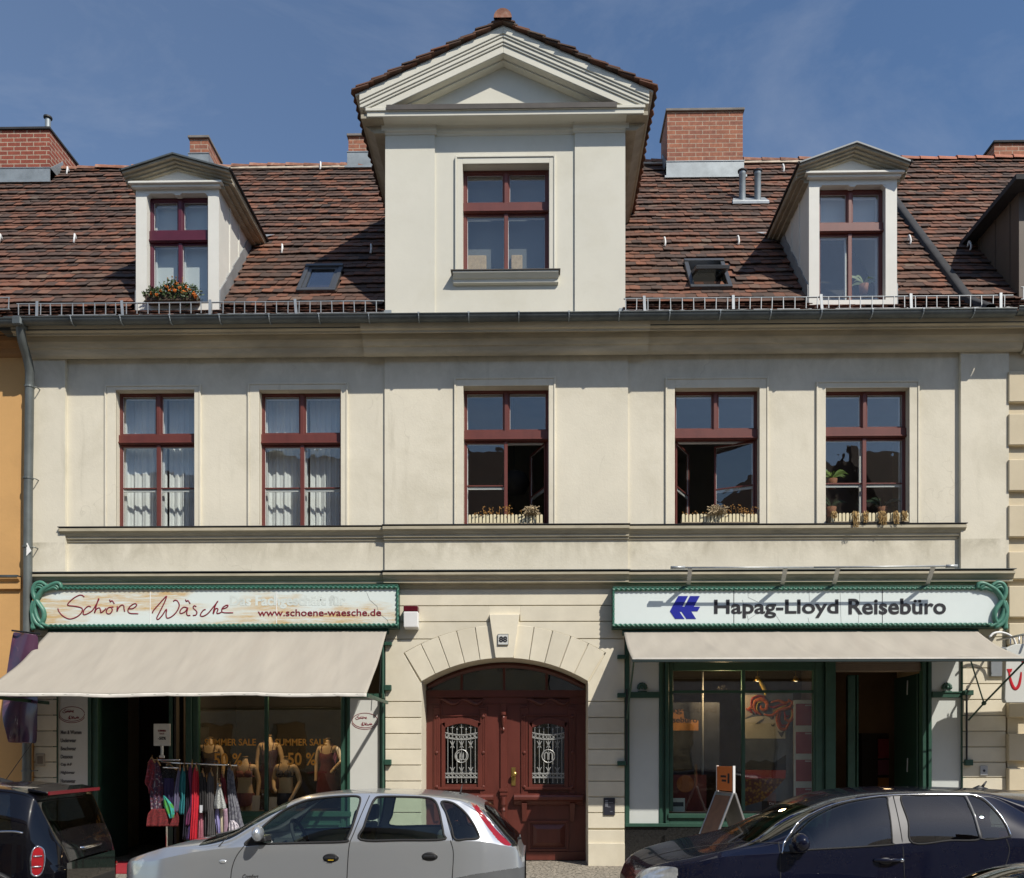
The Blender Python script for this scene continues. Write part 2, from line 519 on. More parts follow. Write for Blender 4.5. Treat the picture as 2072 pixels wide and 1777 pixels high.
SILLM = M("weathered_sill_band", (0.50,0.45,0.33), 0.9, var=0.16, vs=1.6, bs=30, bstr=0.3, dirt=(0.24,0.22,0.17), dscale=1.6, dlo=0.4, dhi=0.7, damt=0.7, stretch=(0.7,1,3))
WHITEP = M("white_dormer_paint", (0.68,0.67,0.61), 0.7, var=0.04, vs=2, bs=40, bstr=0.12, dirt=(0.55,0.52,0.45), dscale=3, dlo=0.6, dhi=0.85, damt=0.5)
OLIVE = M("bare_timber_soffit", (0.36,0.32,0.24), 0.85, var=0.15, vs=5, bs=40, bstr=0.3)
TILE = tile_mat("old_clay_tiles")
RIDGE = M("ridge_clay", (0.27,0.115,0.07), 0.85, var=0.25, vs=6, bs=50, bstr=0.4, dirt=(0.36,0.31,0.25), dscale=6, damt=0.6, island=0.35)
UNDER = M("roof_battens", (0.03,0.025,0.02), 0.95, bstr=0)
BRICK_RED = brick_mat("red_chimney_brick", (0.33,0.085,0.05), (0.25,0.06,0.038), (0.45,0.36,0.27), bw=0.27, rh=0.0885, ms=0.010)
BRICK_OLD = brick_mat("old_chimney_brick", (0.38,0.15,0.085), (0.29,0.115,0.075), (0.46,0.36,0.27), bw=0.27, rh=0.0885, ms=0.008)
ZINC = M("zinc_sheet", (0.29,0.32,0.33), 0.5, 0.35, var=0.15, vs=4, bs=10, bstr=0.08, dirt=(0.25,0.28,0.29), dscale=3)
GUTTER = M("dull_gutter_zinc", (0.115,0.13,0.13), 0.5, 0.4, var=0.25, vs=2.5, bs=8, bstr=0.1, dirt=(0.07,0.075,0.07), dscale=2.5)
PIPE = M("grey_downpipe", (0.14,0.155,0.15), 0.45, 0.35, var=0.15, vs=3, bs=8, bstr=0.05)
GALV = M("galvanised_steel", (0.40,0.42,0.42), 0.45, 0.5, var=0.12, vs=9, bs=30, bstr=0.05)
LEAD = M("dark_roof_felt", (0.035,0.035,0.037), 0.9, var=0.2, vs=4, bs=40, bstr=0.3)
REDWOOD = M("oxblood_window_paint", (0.135,0.034,0.026), 0.45, var=0.12, vs=6, bs=40, bstr=0.08, stretch=(1,1,0.3))
PURPLE = M("wine_window_paint", (0.085,0.012,0.026), 0.4, var=0.1, vs=5, bs=40, bstr=0.05)
DOORRED = M("oxblood_door_paint", (0.115,0.028,0.020), 0.4, var=0.14, vs=4, bs=30, bstr=0.12, stretch=(1.5,1.5,0.3))
WHITE = M("white_inner_paint", (0.78,0.78,0.76), 0.5, var=0.03, bstr=0)
GREEN = M("shopfront_green_paint", (0.028,0.080,0.056), 0.4, var=0.12, vs=5, bs=25, bstr=0.06)
GREEN_L = M("green_carved_paint", (0.065,0.20,0.145), 0.45, var=0.15, vs=8, bs=20, bstr=0.08)
PANELW = M("white_shop_panel", (0.60,0.61,0.58), 0.35, var=0.03, vs=1.5, bs=40, bstr=0.03)
AWN = M("cream_awning_cloth", (0.37,0.338,0.285), 0.9, var=0.06, vs=1.3, bs=300, bstr=0.1, bd=0.002, stretch=(2.5,0.4,0.4), dirt=(0.33,0.285,0.235), dscale=0.8, damt=0.35)
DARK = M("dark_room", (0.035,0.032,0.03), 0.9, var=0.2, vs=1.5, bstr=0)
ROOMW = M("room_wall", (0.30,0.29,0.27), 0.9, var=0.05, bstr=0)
BLACK = M("black_plastic", (0.012,0.012,0.013), 0.45, var=0.1, bstr=0)
RUBBER = M("black_rubber", (0.015,0.015,0.016), 0.75, var=0.2, bstr=0)
CURT = M("white_curtain", (0.85,0.86,0.85), 0.95, var=0.04, bs=200, bstr=0.1)
GLASS = glass_mat("window_glass", (0.93,0.95,0.945), 0.055, 0.04, rcol=(1.0,0.96,0.90))
SHOPGLASS = glass_mat("shop_glass", (0.93,0.95,0.94), 0.025, 0.012)
ORANGE = M("ochre_plaster", (0.60,0.345,0.13), 0.9, var=0.05, vs=1.2, bs=35, bstr=0.25, dirt=(0.42,0.24,0.10), dscale=0.8, damt=0.45)
BEIGE = M("beige_plaster", (0.60,0.52,0.37), 0.9, var=0.05, vs=1.5, bs=40, bstr=0.2, dirt=(0.48,0.41,0.28), dscale=1, damt=0.4)
GRANITE = M("black_granite", (0.018,0.018,0.018), 0.2, var=0.3, vs=30, bstr=0, dirt=(0.25,0.24,0.2), dscale=60, dlo=0.7, dhi=0.76, damt=0.5)
STEEL = M("brushed_steel", (0.55,0.55,0.55), 0.3, 0.8, var=0.08, bstr=0)
BRASS = M("worn_brass", (0.55,0.38,0.12), 0.3, 0.9, var=0.15, bstr=0)
# ------------------------------------------------------------------ ground
def sheet(name, x0, x1, y0, y1, z, mat):
    o = MB().add([(x0,y0,z),(x1,y0,z),(x1,y1,z),(x0,y1,z)], [(0,1,2,3)]).build(name, mat)
    o["kind"] = "structure"
    return o
ASPH = M("worn_street_setts", (0.20,0.19,0.175), 0.85, var=0.2, vs=2, bs=200, bstr=0.5, bd=0.004)
def cobble_mat(name, c1, c2, joint, scale):
    m, nt, b = base_mat(name)
    v = _n(nt, "ShaderNodeTexVoronoi", feature="DISTANCE_TO_EDGE"); v.inputs["Scale"].default_value = scale
    v2 = _n(nt, "ShaderNodeTexVoronoi"); v2.inputs["Scale"].default_value = scale
    c = _n(nt, "ShaderNodeTexCoord").outputs["Object"]
    nt.links.new(c, v.inputs["Vector"]); nt.links.new(c, v2.inputs["Vector"])
    col = mixc(nt, v2.outputs["Color"], c1, c2)
    col = mixc(nt, ramp(nt, v.outputs["Distance"], 0.02, 0.09), joint, col)
    col = mixc(nt, ramp(nt, noise(nt, 40, 4), 0.35, 0.7, (0.7,0.7,0.7,1), (1.1,1.1,1.1,1)), (0,0,0), col) if False else col
    nt.links.new(col, b.inputs["Base Color"]); b.inputs["Roughness"].default_value = 0.9
    bump(nt, b, ramp(nt, v.outputs["Distance"], 0.0, 0.14), 0.8, 0.012)
    return m
COBBLE = cobble_mat("small_paving_setts", (0.36,0.32,0.26), (0.27,0.245,0.20), (0.10,0.09,0.07), 14)
SLAB = M("pavement_slabs", (0.36,0.33,0.29), 0.9, var=0.15, vs=2, bs=80, bstr=0.3)
KERB = M("granite_kerb", (0.30,0.29,0.27), 0.85, var=0.2, vs=12, bs=60, bstr=0.3)
sheet("road", -120, 120, -120, -4.05, 0.0, ASPH)
PZ = 0.075
sheet("pavement", -120, 120, -3.9, 30, PZ, COBBLE)
o = MB().box(-120, 120, -4.05, -3.9, -0.2, PZ+0.004).build("kerb", KERB); o["kind"] = "structure"
sheet("far_pavement", -120, 120, -60, -11.6, 0.11, SLAB)

# ------------------------------------------------------------------ the main house
HOUSE = thing("town_house", "cream rendered two storey house with tiled roof and large central gable", "house", (0,0,0))
XL, XR = fx(66), fx(2040)
XC0, XC1 = fx(778), fx(1271)
XP0, XP1 = fx(133), fx(1943)
YP, YPAN, YCEN = -0.02, 0.05, 0.012
YB = 0.30
ZB = 4.60          # belt course
ZBT = fz(1160)
ZS = fz(1066)      # sill band top
ZTOP = fz(716)

# upper windows: x0, x1, ztop, zbottom of the opening
WIN = []
for a, b, t, bo in ((235,394,790,1066),(525,690,790,1067),(938,1110,784,1066),(1365,1536,786,1064),(1670,1839,786,1062)):
    WIN.append((fx(a,0.05), fx(b,0.05), fz(t,(a+b)/2,0.05), ZS))
mb = MB()
mb.wall(XL, XP0, ZBT, ZTOP+0.3, [], YP, YB)
mb.wall(XP0, XC0, ZBT, ZTOP+0.3, [(w_[0],w_[1],w_[3],w_[2]) for w_ in WIN[:2]], YPAN, YB, False)
mb.wall(XC0, XC1, ZBT, ZTOP+0.3, [(WIN[2][0],WIN[2][1],ZS,WIN[2][2])], YCEN, YB)
mb.wall(XC1, XP1, ZBT, ZTOP+0.3, [(w_[0],w_[1],w_[3],w_[2]) for w_ in WIN[3:]], YPAN, YB, False)
mb.wall(XP1, XR, ZBT, ZTOP+0.3, [], YP, YB)
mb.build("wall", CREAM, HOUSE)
# window surrounds: flat band with a raised outer fillet
for (a,b,t), w_ in zip(((210,405,777),(500,703,773),(919,1124,764),(1347,1556,762),(1653,1862,769)), WIN):
    yw = YCEN if w_ is WIN[2] else YPAN
    x0, x1, z1 = fx(a), fx(b), fz(t,(a+b)/2)
    mb = MB()
    for y0, i in ((yw-0.022, 0.0), (yw-0.034, 0.028)):
        pass
    # outer fillet
    f = 0.028
    mb.box(x0, x0+f, yw-0.034, yw+0.01, ZS, z1); mb.box(x1-f, x1, yw-0.034, yw+0.01, ZS, z1)
    mb.box(x0+f, x1-f, yw-0.034, yw+0.01, z1-f, z1)
    # inner band
    mb.box(x0+f, w_[0], yw-0.022, yw+0.012, ZS, z1-f); mb.box(w_[1], x1-f, yw-0.022, yw+0.012, ZS, z1-f)
    mb.box(w_[0], w_[1], yw-0.022, yw+0.012, w_[2], z1-f)
    mb.build("window_surround", CREAM, HOUSE, bevel=0.004)

# sill band
mb = MB()
def band(mb, x0, x1, y, prof):
    mb.prof([(y+dy, z) for dy, z in prof], x0, x1)
zb0 = fz(1092)
SP = [(0.1, ZS+0.004),(-0.115, ZS-0.012),(-0.115, ZS-0.055),(-0.085, ZS-0.075),(-0.06, ZS-0.115),(-0.045, ZS-0.12),(-0.045, ZS-0.16),(-0.02, ZS-0.165),(-0.02, zb0),(0.1, zb0)]
SPp = SP
band(mb, fx(123), XC0, YPAN, SP)
band(mb, XC0-0.01, XC1+0.01, YCEN-0.01, SP)
band(mb, XC1+0.01, fx(1952), YPAN, SP)
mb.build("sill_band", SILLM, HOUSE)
mb = MB()
for x0, x1, y in ((fx(121), XC0-0.02, YPAN), (XC0-0.02, XC1+0.02, YCEN-0.01), (XC1+0.02, fx(1954), YPAN)):
    mb.box(x0, x1, y-0.125, y+0.06, ZS+0.006, ZS+0.016)
mb.build("sill_flashing", LEAD, HOUSE)

# belt course above the shops
z0 = fz(1160); 
BP = [(0.2, z0+0.01),(-0.12, z0-0.015),(-0.12, z0-0.05),(-0.095, z0-0.065),(-0.07, z0-0.11),(-0.05, z0-0.125),(-0.05, z0-0.16),(-0.01, z0-0.165),(0.2, z0-0.17)]
mb = MB()
band(mb, fx(64), XC0, 0.0, BP); band(mb, XC0, XC1, -0.04, BP); band(mb, XC1, fx(2046), 0.0, BP)
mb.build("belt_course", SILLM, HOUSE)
mb = MB()
for x0, x1, y in ((fx(62), XC0-0.015, 0), (XC0-0.015, XC1+0.015, -0.04), (XC1+0.015, fx(2048), 0)):
    mb.box(x0, x1, y-0.132, y+0.05, z0+0.012, z0+0.022)
mb.build("belt_flashing", GUTTER, HOUSE)

# main cornice
CP = [(0.02,720),(-0.05,719.5),(-0.085,715),(-0.115,708),(-0.125,701),(-0.135,699),(-0.15,698),(-0.17,693),(-0.185,687),(-0.195,685),(-0.215,685),(-0.215,673),(-0.33,671),(-0.335,667),(-0.37,663),(-0.39,657),(-0.40,648),(0.28,646)]
def cornice(mb, x0, x1, dy):
    pts = [(y+dy if y < 0.2 else y, fz(py, 1036, y+dy)) for y, py in CP]
    mb.prof(pts, x0, x1)
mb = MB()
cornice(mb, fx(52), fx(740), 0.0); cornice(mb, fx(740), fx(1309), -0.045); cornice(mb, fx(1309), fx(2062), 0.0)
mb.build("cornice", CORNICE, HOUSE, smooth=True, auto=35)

# ground floor masonry: back wall, rusticated courses and voussoirs
mb = MB()
YG = 0.055
ax, az = fx(1020), fz(1658)
RI, RO = 327/130.0, 394/130.0
DL, DR = fx(852), fx(1190)
a_sp = math.asin((DR-DL)/2/RI)
axc = (DL+DR)/2
az = fz(1331) - RI
def arc(r, a0, a1, n):
    return [(axc + r*math.sin(a0+(a1-a0)*i/n), az + r*math.cos(a0+(a1-a0)*i/n)) for i in range(n+1)]
GL, GR = fx(779), fx(1264)
ztopg = z0-0.02
poly = [(GL, PZ-0.05), (DL, PZ-0.05)] + arc(RI, -a_sp, a_sp, 24) + [(DR, PZ-0.05), (GR, PZ-0.05), (GR, ztopg), (GL, ztopg)]
mb.prism(poly, YG, 0.78)
mb.build("gateway_wall", CREAM_STONE, HOUSE)
mb = MB()
g = 0.007
yv = 0.025
# voussoirs
k0 = R(3.15)
edges = [k0 + (a_sp - k0)*i/5 for i in range(6)]
for sgn in (-1, 1):
    for i in range(5):
        a0, a1 = edges[i]+g/RO/1.2, edges[i+1]-g/RO/1.2
        a0, a1 = sgn*a0, sgn*a1
        mb.prism(arc(RI-0.002, a0, a1, 5) + arc(RO, a1, a0, 5), yv, YG+0.004)
mb.prism([(axc+RI*math.sin(-k0), az+RI*math.cos(k0)), (axc+RI*math.sin(k0), az+RI*math.cos(k0)), (axc+0.235, fz(1244)), (axc-0.235, fz(1244))], -0.035, YG+0.004)
def xe(z, sgn):   # extrados at height z
    c = (z-az)/RO
    if c >= 1: return axc
    a = math.acos(max(-1, c))
    if a > a_sp + 0.02:   # below the arch: door jamb
        return (DL if sgn < 0 else DR)
    return axc + sgn*RO*math.sin(a)
CUTS = [1191, 1225, 1257.5, 1292.5]
zc = [fz(p) for p in CUTS]
for zt_, zb_ in zip(zc, zc[1:]):
    a, b = zt_-g, zb_+g
    if zb_ > az+RO-0.02:
        kx0 = axc-0.225
        if zb_ > fz(1244):
            mb.box(GL, GR, yv+0.004, YG+0.004, b, a)
        else:
            mb.box(GL, axc-0.243, yv+0.004, YG+0.004, b, a); mb.box(axc+0.243, GR, yv+0.004, YG+0.004, b, a)
            mb.box(axc-0.243, axc+0.243, yv+0.004, YG+0.004, fz(1244)+0.006, a)
    else:
        for sgn in (-1, 1):
            xs = [(xe(b+(a-b)*i/6, sgn)+sgn*0.006, b+(a-b)*i/6) for i in range(7)]
            xo = GL if sgn < 0 else GR
            mb.prism([(xo, b)] + xs + [(xo, a)], yv+0.004, YG+0.004)
# haunch pieces between last course and piers
zsp = az + RO*math.cos(a_sp)
zpi = fz(1419.5)
for sgn in (-1, 1):
    xo = GL if sgn < 0 else GR
    xj = DL if sgn < 0 else DR
    b, a = zpi+g, zc[-1]-g
    pts = [(xo, b), (xj, b), (xj, az+RI*math.cos(a_sp)-0.03), (axc+sgn*(RI*math.sin(a_sp)+0.02), az+RI*math.cos(a_sp)-0.02)]
    sa = a_sp+0.004
    pts += [(axc+sgn*(RO+0.004)*math.sin(sa*(1-t)), az+(RO+0.004)*math.cos(sa*(1-t))) for t in [0.0, 0.05, 0.1, 0.2, 0.3, 0.4, 0.5] if az+(RO+0.004)*math.cos(sa*(1-t)) < a]
    pts += [(xe(a, sgn)+sgn*0.006, a), (xo, a)]
    mb.prism(pts, yv+0.004, YG+0.004)
PIER = [1419.5, 1452, 1484.5, 1516.5, 1548.5, 1581, 1613, 1645, 1677]
for pa, pb in zip(PIER, PIER[1:]):
    for (x0, x1) in ((GL, DL), (DR, GR)):
        mb.box(x0, x1, yv+0.004, YG+0.004, fz(pb)+g, fz(pa)-g)
for (x0, x1) in ((GL, DL), (DR, GR)):
    mb.box(x0, x1, yv-0.01, YG+0.004, PZ-0.05, fz(1679)-g)
    mb.box(x0, x1, yv-0.045, YG+0.004, PZ-0.05, fz(1706))
mb.build("rusticated_blocks", CREAM_STONE, HOUSE, bevel=0.004)

# outer piers
def pier(x0, x1, cuts, px):
    m1, m2 = MB(), MB()
    m1.box(x0, x1, YG, 0.36, PZ-0.05, ztopg)
    zz = [fz(c, px) for c in cuts]
    zz = [ztopg-0.17] + zz
    for a, b in zip(zz, zz[1:]):
        m2.box(x0, x1, yv, YG+0.004, b+g, a-g)
    m2.box(x0, x1, yv-0.02, YG+0.004, PZ-0.05, zz[-1]-g)
    m1.v += []
    m1.build("corner_pier", CREAM_STONE, HOUSE)
    m2.build("rusticated_blocks", CREAM_STONE, HOUSE, bevel=0.004)
st = [1224, 1256, 1288, 1320, 1351, 1383, 1415, 1447, 1479, 1511, 1542, 1573.5, 1605, 1637, 1669]
pier(fx(66), fx(112), st, 66)
pier(fx(1950), fx(2037), [s_+0.5 for s_ in st], 2000)

# fascia wall behind the shop signs
mb = MB()
for x0, x1 in ((fx(112), GL), (GR, fx(1950))):
    mb.box(x0, x1, YG, 0.36, fz(1290), ztopg)
mb.each("fascia_wall", CREAM_STONE, HOUSE)

# side walls, back, floors of the building (rooms behind the windows)
mb = MB()
ZF1 = fz(1163)-0.1
mb.box(XL+0.02, XL+0.3, 0.3, 9.2, 0, ZTOP); mb.box(XR-0.3, XR-0.02, 0.3, 9.2, 0, ZTOP)
mb.box(XL+0.3, XR-0.3, 8.9, 9.2, 0, ZTOP)
mb.build("side_and_rear_wall", BEIGE, HOUSE)
mb = MB()
mb.box(XL+0.3, XR-0.3, 0.36, 8.9, ZF1-0.1, ZF1+0.2)
mb.box(XL+0.3, XR-0.3, 0.36, 8.9, ZTOP+0.02, ZTOP+0.2)
mb.box(XL+0.3, XR-0.3, 3.6, 3.7, ZF1+0.2, ZTOP)
for px in (735, 1290):
    mb.box(fx(px), fx(px)+0.12, 0.36, 3.6, ZF1+0.2, ZTOP)
mb.build("room_walls", ROOMW, HOUSE)

# ------------------------------------------------------------------ casement windows
def casement(name, x0, x1, z0_, z1_, y, mat, zt0, zt1, bars=True, fw=0.055, open_l=0, open_r=0, parent=HOUSE, glz=None, only_top=False):
    """wooden cross window: transom between zt0 and zt1, mullion in the middle, glazing bar in the lower sashes"""
    W = sub(name, parent)
    xm = (x0+x1)/2
    m = MB()
    m.box(x0, x0+fw, y, y+0.09, z0_, z1_); m.box(x1-fw, x1, y, y+0.09, z0_, z1_)
    m.box(x0+fw, x1-fw, y, y+0.09, z1_-fw, z1_); m.box(x0+fw, x1-fw, y, y+0.09, z0_, z0_+0.035)
    m.box(x0+0.01, x1-0.01, y-0.035, y+0.085, zt0, zt1)
    m.box(x0+0.005, x1-0.005, y-0.052, y+0.02, zt0+0.012, zt0+0.035)
    m.box(xm-0.028, xm+0.028, y-0.02, y+0.08, zt1, z1_-fw)
    m.box(xm-0.04, xm+0.04, y-0.008, y+0.07, zt1+0.001, z1_-fw-0.001)
    m.build("frame", mat, W, bevel=0.005)
    def sash(a, b, c, d, ang, hinge, bar):
        o = MB(); gl = MB(); wh = MB()
        f = 0.03
        o.frame(a, b, c, d, f, y+0.012, y+0.06)
        gl.box(a+f-0.004, b-f+0.004, y+0.036, y+0.039, c+f-0.004, d-f+0.004)
        wh.frame(a+f-0.002, b-f+0.002, c+f-0.002, d-f+0.002, 0.006, y+0.028, y+0.034)
        if bar:
            zb_ = c + (d-c)*0.49
            o.box(a+f, b-f, y+0.022, y+0.034, zb_, zb_+0.022)
            wh.box(a+f, b-f, y+0.041, y+0.062, zb_-0.042, zb_+0.012)
        if ang:
            T = Matrix.Translation((hinge, y+0.06, 0)) @ Matrix.Rotation(R(ang), 4, "Z") @ Matrix.Translation((-hinge, -y-0.06, 0))
            for q in (o, gl, wh): q.xf(T)
        so = o.build("sash", mat, W, bevel=0.004)
        gl.build("pane", glz or GLASS, W)
        wh.build("glazing_bead", WHITE, W)
    iw = MB()   # white inner casement behind the outer one
    yi = y+0.125
    iw.frame(x0+0.02, x1-0.02, z0_+0.01, z1_-0.02, 0.05, yi, yi+0.035)
    iw.box(x0+0.07, x1-0.07, yi, yi+0.035, zt0-0.01, zt1+0.01); iw.box(xm-0.035, xm+0.035, yi+0.001, yi+0.034, zt1+0.01, z1_-0.07)
    if not (open_l or open_r): iw.box(xm-0.035, xm+0.035, yi+0.001, yi+0.034, z0_+0.06, zt0-0.01)
    iw.build("inner_frame", WHITE, W, bevel=0.004)
    a0, a1 = x0+fw-0.012, xm-0.002
    b0, b1 = xm+0.002, x1-fw+0.012
    sash(a0, a1-0.025, zt1+0.004, z1_-fw+0.01, 0, 0, False)
    sash(b0+0.025, b1, zt1+0.004, z1_-fw+0.01, 0, 0, False)
    if not only_top:
        sash(a0, a1, z0_+0.03, zt0-0.003, open_l, a0, bars)
        sash(b0, b1, z0_+0.03, zt0-0.003, -open_r, b1, bars)
        if not (open_l or open_r):
            MB().box(xm-0.032, xm+0.032, y-0.012, y+0.012, z0_+0.03, zt0-0.003).build("meeting_stile", mat, W, bevel=0.006)
        elif open_r and not open_l:
            MB().box(xm-0.036, xm+0.02, y-0.008, y+0.012, z0_+0.03, zt0-0.003).build("meeting_stile", mat, W, bevel=0.006)
    return W
yw = 0.17
tr = [(877,896),(877,898),(873,893),(873,893),(872,891)]
for i, (x0, x1, z1_, z0_) in enumerate(WIN):
    px = (235+1110*0) 
    zt1, zt0 = fz(tr[i][0], 1036, yw), fz(tr[i][1], 1036, yw)
    d = 0.0
    casement("window", x0-0.02, x1+0.02, z0_-0.02, z1_+0.02, yw, REDWOOD, zt0, zt1, True, 0.048,
             open_l=(62 if i == 3 else 0), open_r=(68 if i == 2 else 24 if i == 3 else 0))
# curtains behind the two left windows: gathered sheer cloth
def curtain(x0, x1, z0_, z1_, y, seed, gather, label, mat=CURT, amp=0.017):
    rnd = random.Random(seed)
    n = 90
    ph = [rnd.uniform(0, 6.28) for _ in range(4)]
    rows = []
    for j in range(2):
        zz = z1_ if j == 0 else z0_
        rows = rows
    rows = []
    for j in range(9):
        t = j/8
        zz = z1_ + (z0_-z1_)*t
        row = []
        for i in range(n+1):
            s = i/n
            yy = y + amp*(math.sin(s*gather*6.28+ph[0])+0.5*math.sin(s*gather*2.3*6.28+ph[1]+t*0.6))*(0.6+0.5*t)
            row.append((x0+(x1-x0)*s, yy, zz))
        rows.append(row)
    o = MB().grid(rows).build("curtain", mat, None, smooth=True)
    return tag(o, label, "curtain", "white curtains in the upper windows")
for i, wn in ((0, "leftmost"), (1, "second")):
    x0, x1, z1_, z0_ = WIN[i]
    xm = (x0+x1)/2
    curtain(x0-0.05, xm+0.03, z0_+0.0, z1_+0.1, 0.40, 3+i, 5, "sheer white curtain behind the left sash of the %s upper window" % wn)
    curtain(xm+0.06, x1+0.05, z0_, z1_+0.1, 0.42, 9+i, 6, "sheer white curtain behind the right sash of the %s upper window" % wn)
# roller blinds in the upper part of the middle and right windows
BLIND = M("pale_roller_blind", (0.42,0.47,0.47), 0.9, var=0.05, bstr=0)
# ------------------------------------------------------------------ the roof
ZE, YE = 8.40, -0.44          # eave
YK, ZK = 0.22, 8.86           # kink of the bell-cast eave
YR_, ZR_ = 4.6, 14.10         # ridge
def roof_z(y):
    if y < YK: return ZE + (ZK-ZE)*(y-YE)/(YK-YE)
    return ZK + (ZR_-ZK)*(y-YK)/(YR_-YK)
def roof_at(px, py, lift=0.0):   # point of the roof plane seen at a picture point
    lo, hi = YE, YR_+0.2
    for _ in range(50):
        m = (lo+hi)/2
        if at(px, py, m)[1] < roof_z(m)+lift: hi = m
        else: lo = m
    x, z = at(px, py, lo)
    return Vector((x, lo, z))
XV = fx(1972)      # fire strip to the right neighbour
XLN = fx(22)       # border to the left neighbour
def slope_frame(d):   # distance along slope -> point, direction, normal
    L1 = math.hypot(YK-YE, ZK-ZE)
    if d < L1:
        t = d/L1; y, z = YE+(YK-YE)*t, ZE+(ZK-ZE)*t
        dv = Vector((0, YK-YE, ZK-ZE)).normalized()
    else:
        L2 = math.hypot(YR_-YK, ZR_-ZK); t = (d-L1)/L2
        y, z = YK+(YR_-YK)*t, ZK+(ZR_-ZK)*t
        dv = Vector((0, YR_-YK, ZR_-ZK)).normalized()
    return Vector((0, y, z)), dv, Vector((0, -dv.z, dv.y))
SLEN = math.hypot(YK-YE, ZK-ZE) + math.hypot(YR_-YK, ZR_-ZK)
def sub_roof(x0, x1, name, parent):
    mb = MB()
    mb.prof([(-0.36, ZE-0.06),(YK+0.03, ZK-0.10),(YR_, ZR_-0.10),(2*YR_-YE, ZE-0.10),(2*YR_-YE, ZE-0.2),(0.2, ZE-0.1),(-0.36, ZE-0.09)], x0, x1)
    return mb.build(name, UNDER, parent)
def tiles(x0, x1, skip, seed, name, parent, dx=0.176, rows=24, mat=TILE):
    """crown covering: every course is a lower and an upper layer of beaver-tail tiles"""
    rnd = random.Random(seed)
    mb = MB()
    step = SLEN/rows
    for r in range(rows):
        sag = [rnd.uniform(-0.010, 0.010) for _ in range(40)]
        for layer in (0, 1):
            d0 = r*step + (0.0 if layer == 0 else 0.40*step) - 0.03
            off = (dx/2 if layer else 0) + rnd.uniform(-0.012, 0.012)
            n = int((x1-x0)/dx)+2
            for c in range(n):
                xa = x0 + off + (c-1)*dx
                xb = xa + dx
                if xa < x0: xa = x0
                if xb > x1: xb = x1
                if xb-xa < 0.04: continue
                xm = (xa+xb)/2
                s_ = 0.020*math.sin(xm*0.9+r*0.35+layer)+0.015*math.sin(xm*2.7+r*1.1+layer*2)+0.006*math.sin(xm*6.1+r*2.3)
                dd = d0 + s_ + rnd.uniform(-0.004, 0.004)
                p, dv, nv = slope_frame(max(0.0, dd+0.08))
                if skip(xm, p.y): continue
                p, dv, nv = slope_frame(max(0.0, dd))
                if dd < 0: p = p + dv*dd
                ln = step + 0.05
                lift0 = 0.038 + 0.017*layer + rnd.uniform(-0.003, 0.008)
                lift1 = 0.000 + 0.010*layer
                th = 0.015
                tw = rnd.uniform(-0.005, 0.005)
                ga = 0.0012
                A, B = xa+ga, xb-ga
                lowpts = [(A, 0.015), (A+(B-A)*0.2, 0.005), (A+(B-A)*0.5, 0.0), (A+(B-A)*0.8, 0.005), (B, 0.015)]
                top, bot = [], []
                for x, dl in lowpts:
                    q = p + dv*dl + nv*(lift0 + tw*(x-xm)/dx*2 + 0.004*(1-abs(x-xm)/dx*2))
                    top.append((x, q.y, q.z))
                    q2 = q - nv*th
                    bot.append((x, q2.y, q2.z))
                qe = p + dv*ln + nv*lift1
                top += [(B, qe.y, qe.z), (A, qe.y, qe.z)]
                qd = qe - nv*0.010
                vs = top + bot
                fs = [tuple(range(7))]
                fs += [(i, 7+i, 8+i, i+1) for i in range(4)]
                mb.add(vs, fs)
    o = mb.build(name, mat, parent)
    return o

# footprints of dormers and skylights
GX0, GX1 = fx(780), fx(1265)
DLX = (fx(275, 0.25), fx(443, 0.25)); DRX = (fx(1637, 0.25), fx(1815, 0.25))
def skip_main(x, y):
    if GX0-0.02 < x < GX1+0.02 and y < 2.6: return True
    for a, b in (DLX, DRX):
        if a-0.02 < x < b+0.02 and 0.16 < y < 2.05: return True
    for (a, b, c, d) in SKY:
        if a < x < b and c < y < d: return True
    return False
SKY = []
def sky_fp(q):
    P = [roof_at(*p) for p in q]
    return (min(p.x for p in P)+0.02, max(p.x for p in P)-0.02, min(p.y for p in P)-0.03, max(p.y for p in P)-0.06)
SKL = [(618,540),(692,540),(685,590),(604,590)]
SKR = [(1386,530),(1466,529),(1478,583),(1392,583)]
SKY = [sky_fp(SKL), sky_fp(SKR)]
sub_roof(XLN, XV, "roof_deck", HOUSE)
roof = tiles(XLN, XV-0.06, skip_main, 11, "roof", HOUSE)
# ridge tiles
def ridge_row(x0, x1, seed, name, parent, y=YR_, z=ZR_, L=0.38, r=0.105, mat=RIDGE):
    rnd = random.Random(seed)
    mb = MB(); x = x0
    while x < x1-0.05:
        xe_ = min(x+L, x1)
        dz = rnd.uniform(-0.012, 0.012)
        for i in range(1):
            rows = []
            for xx, rr in ((x, r+0.018), (x+0.03, r+0.016), (xe_+0.03, r-0.004)):
                rows.append([(xx, y-rr*math.cos(math.pi*k/8)*1.15, z+dz+rr*math.sin(math.pi*k/8)-0.03) for k in range(9)])
            mb.grid(rows)
            rows = [[(xx_, y-(rr-0.015)*math.cos(math.pi*k/8)*1.15, z+dz+(rr-0.015)*math.sin(math.pi*k/8)-0.03) for k in range(9)] for xx_, rr in ((x, r+0.018),)]
            a = [(x, y-(r+0.018)*math.cos(math.pi*k/8)*1.15, z+dz+(r+0.018)*math.sin(math.pi*k/8)-0.03) for k in range(9)]
            mb.grid([a, rows[0]])
        x = xe_
    return mb.build(name, mat, parent)
ridge_row(XLN, XV, 4, "ridge", HOUSE)
mb = MB()   # mortar bed under the ridge
mb.prof([(YR_-0.17, ZR_-0.10),(YR_-0.11, ZR_-0.015),(YR_+0.11, ZR_-0.015),(YR_+0.17, ZR_-0.10)], XLN, XV)
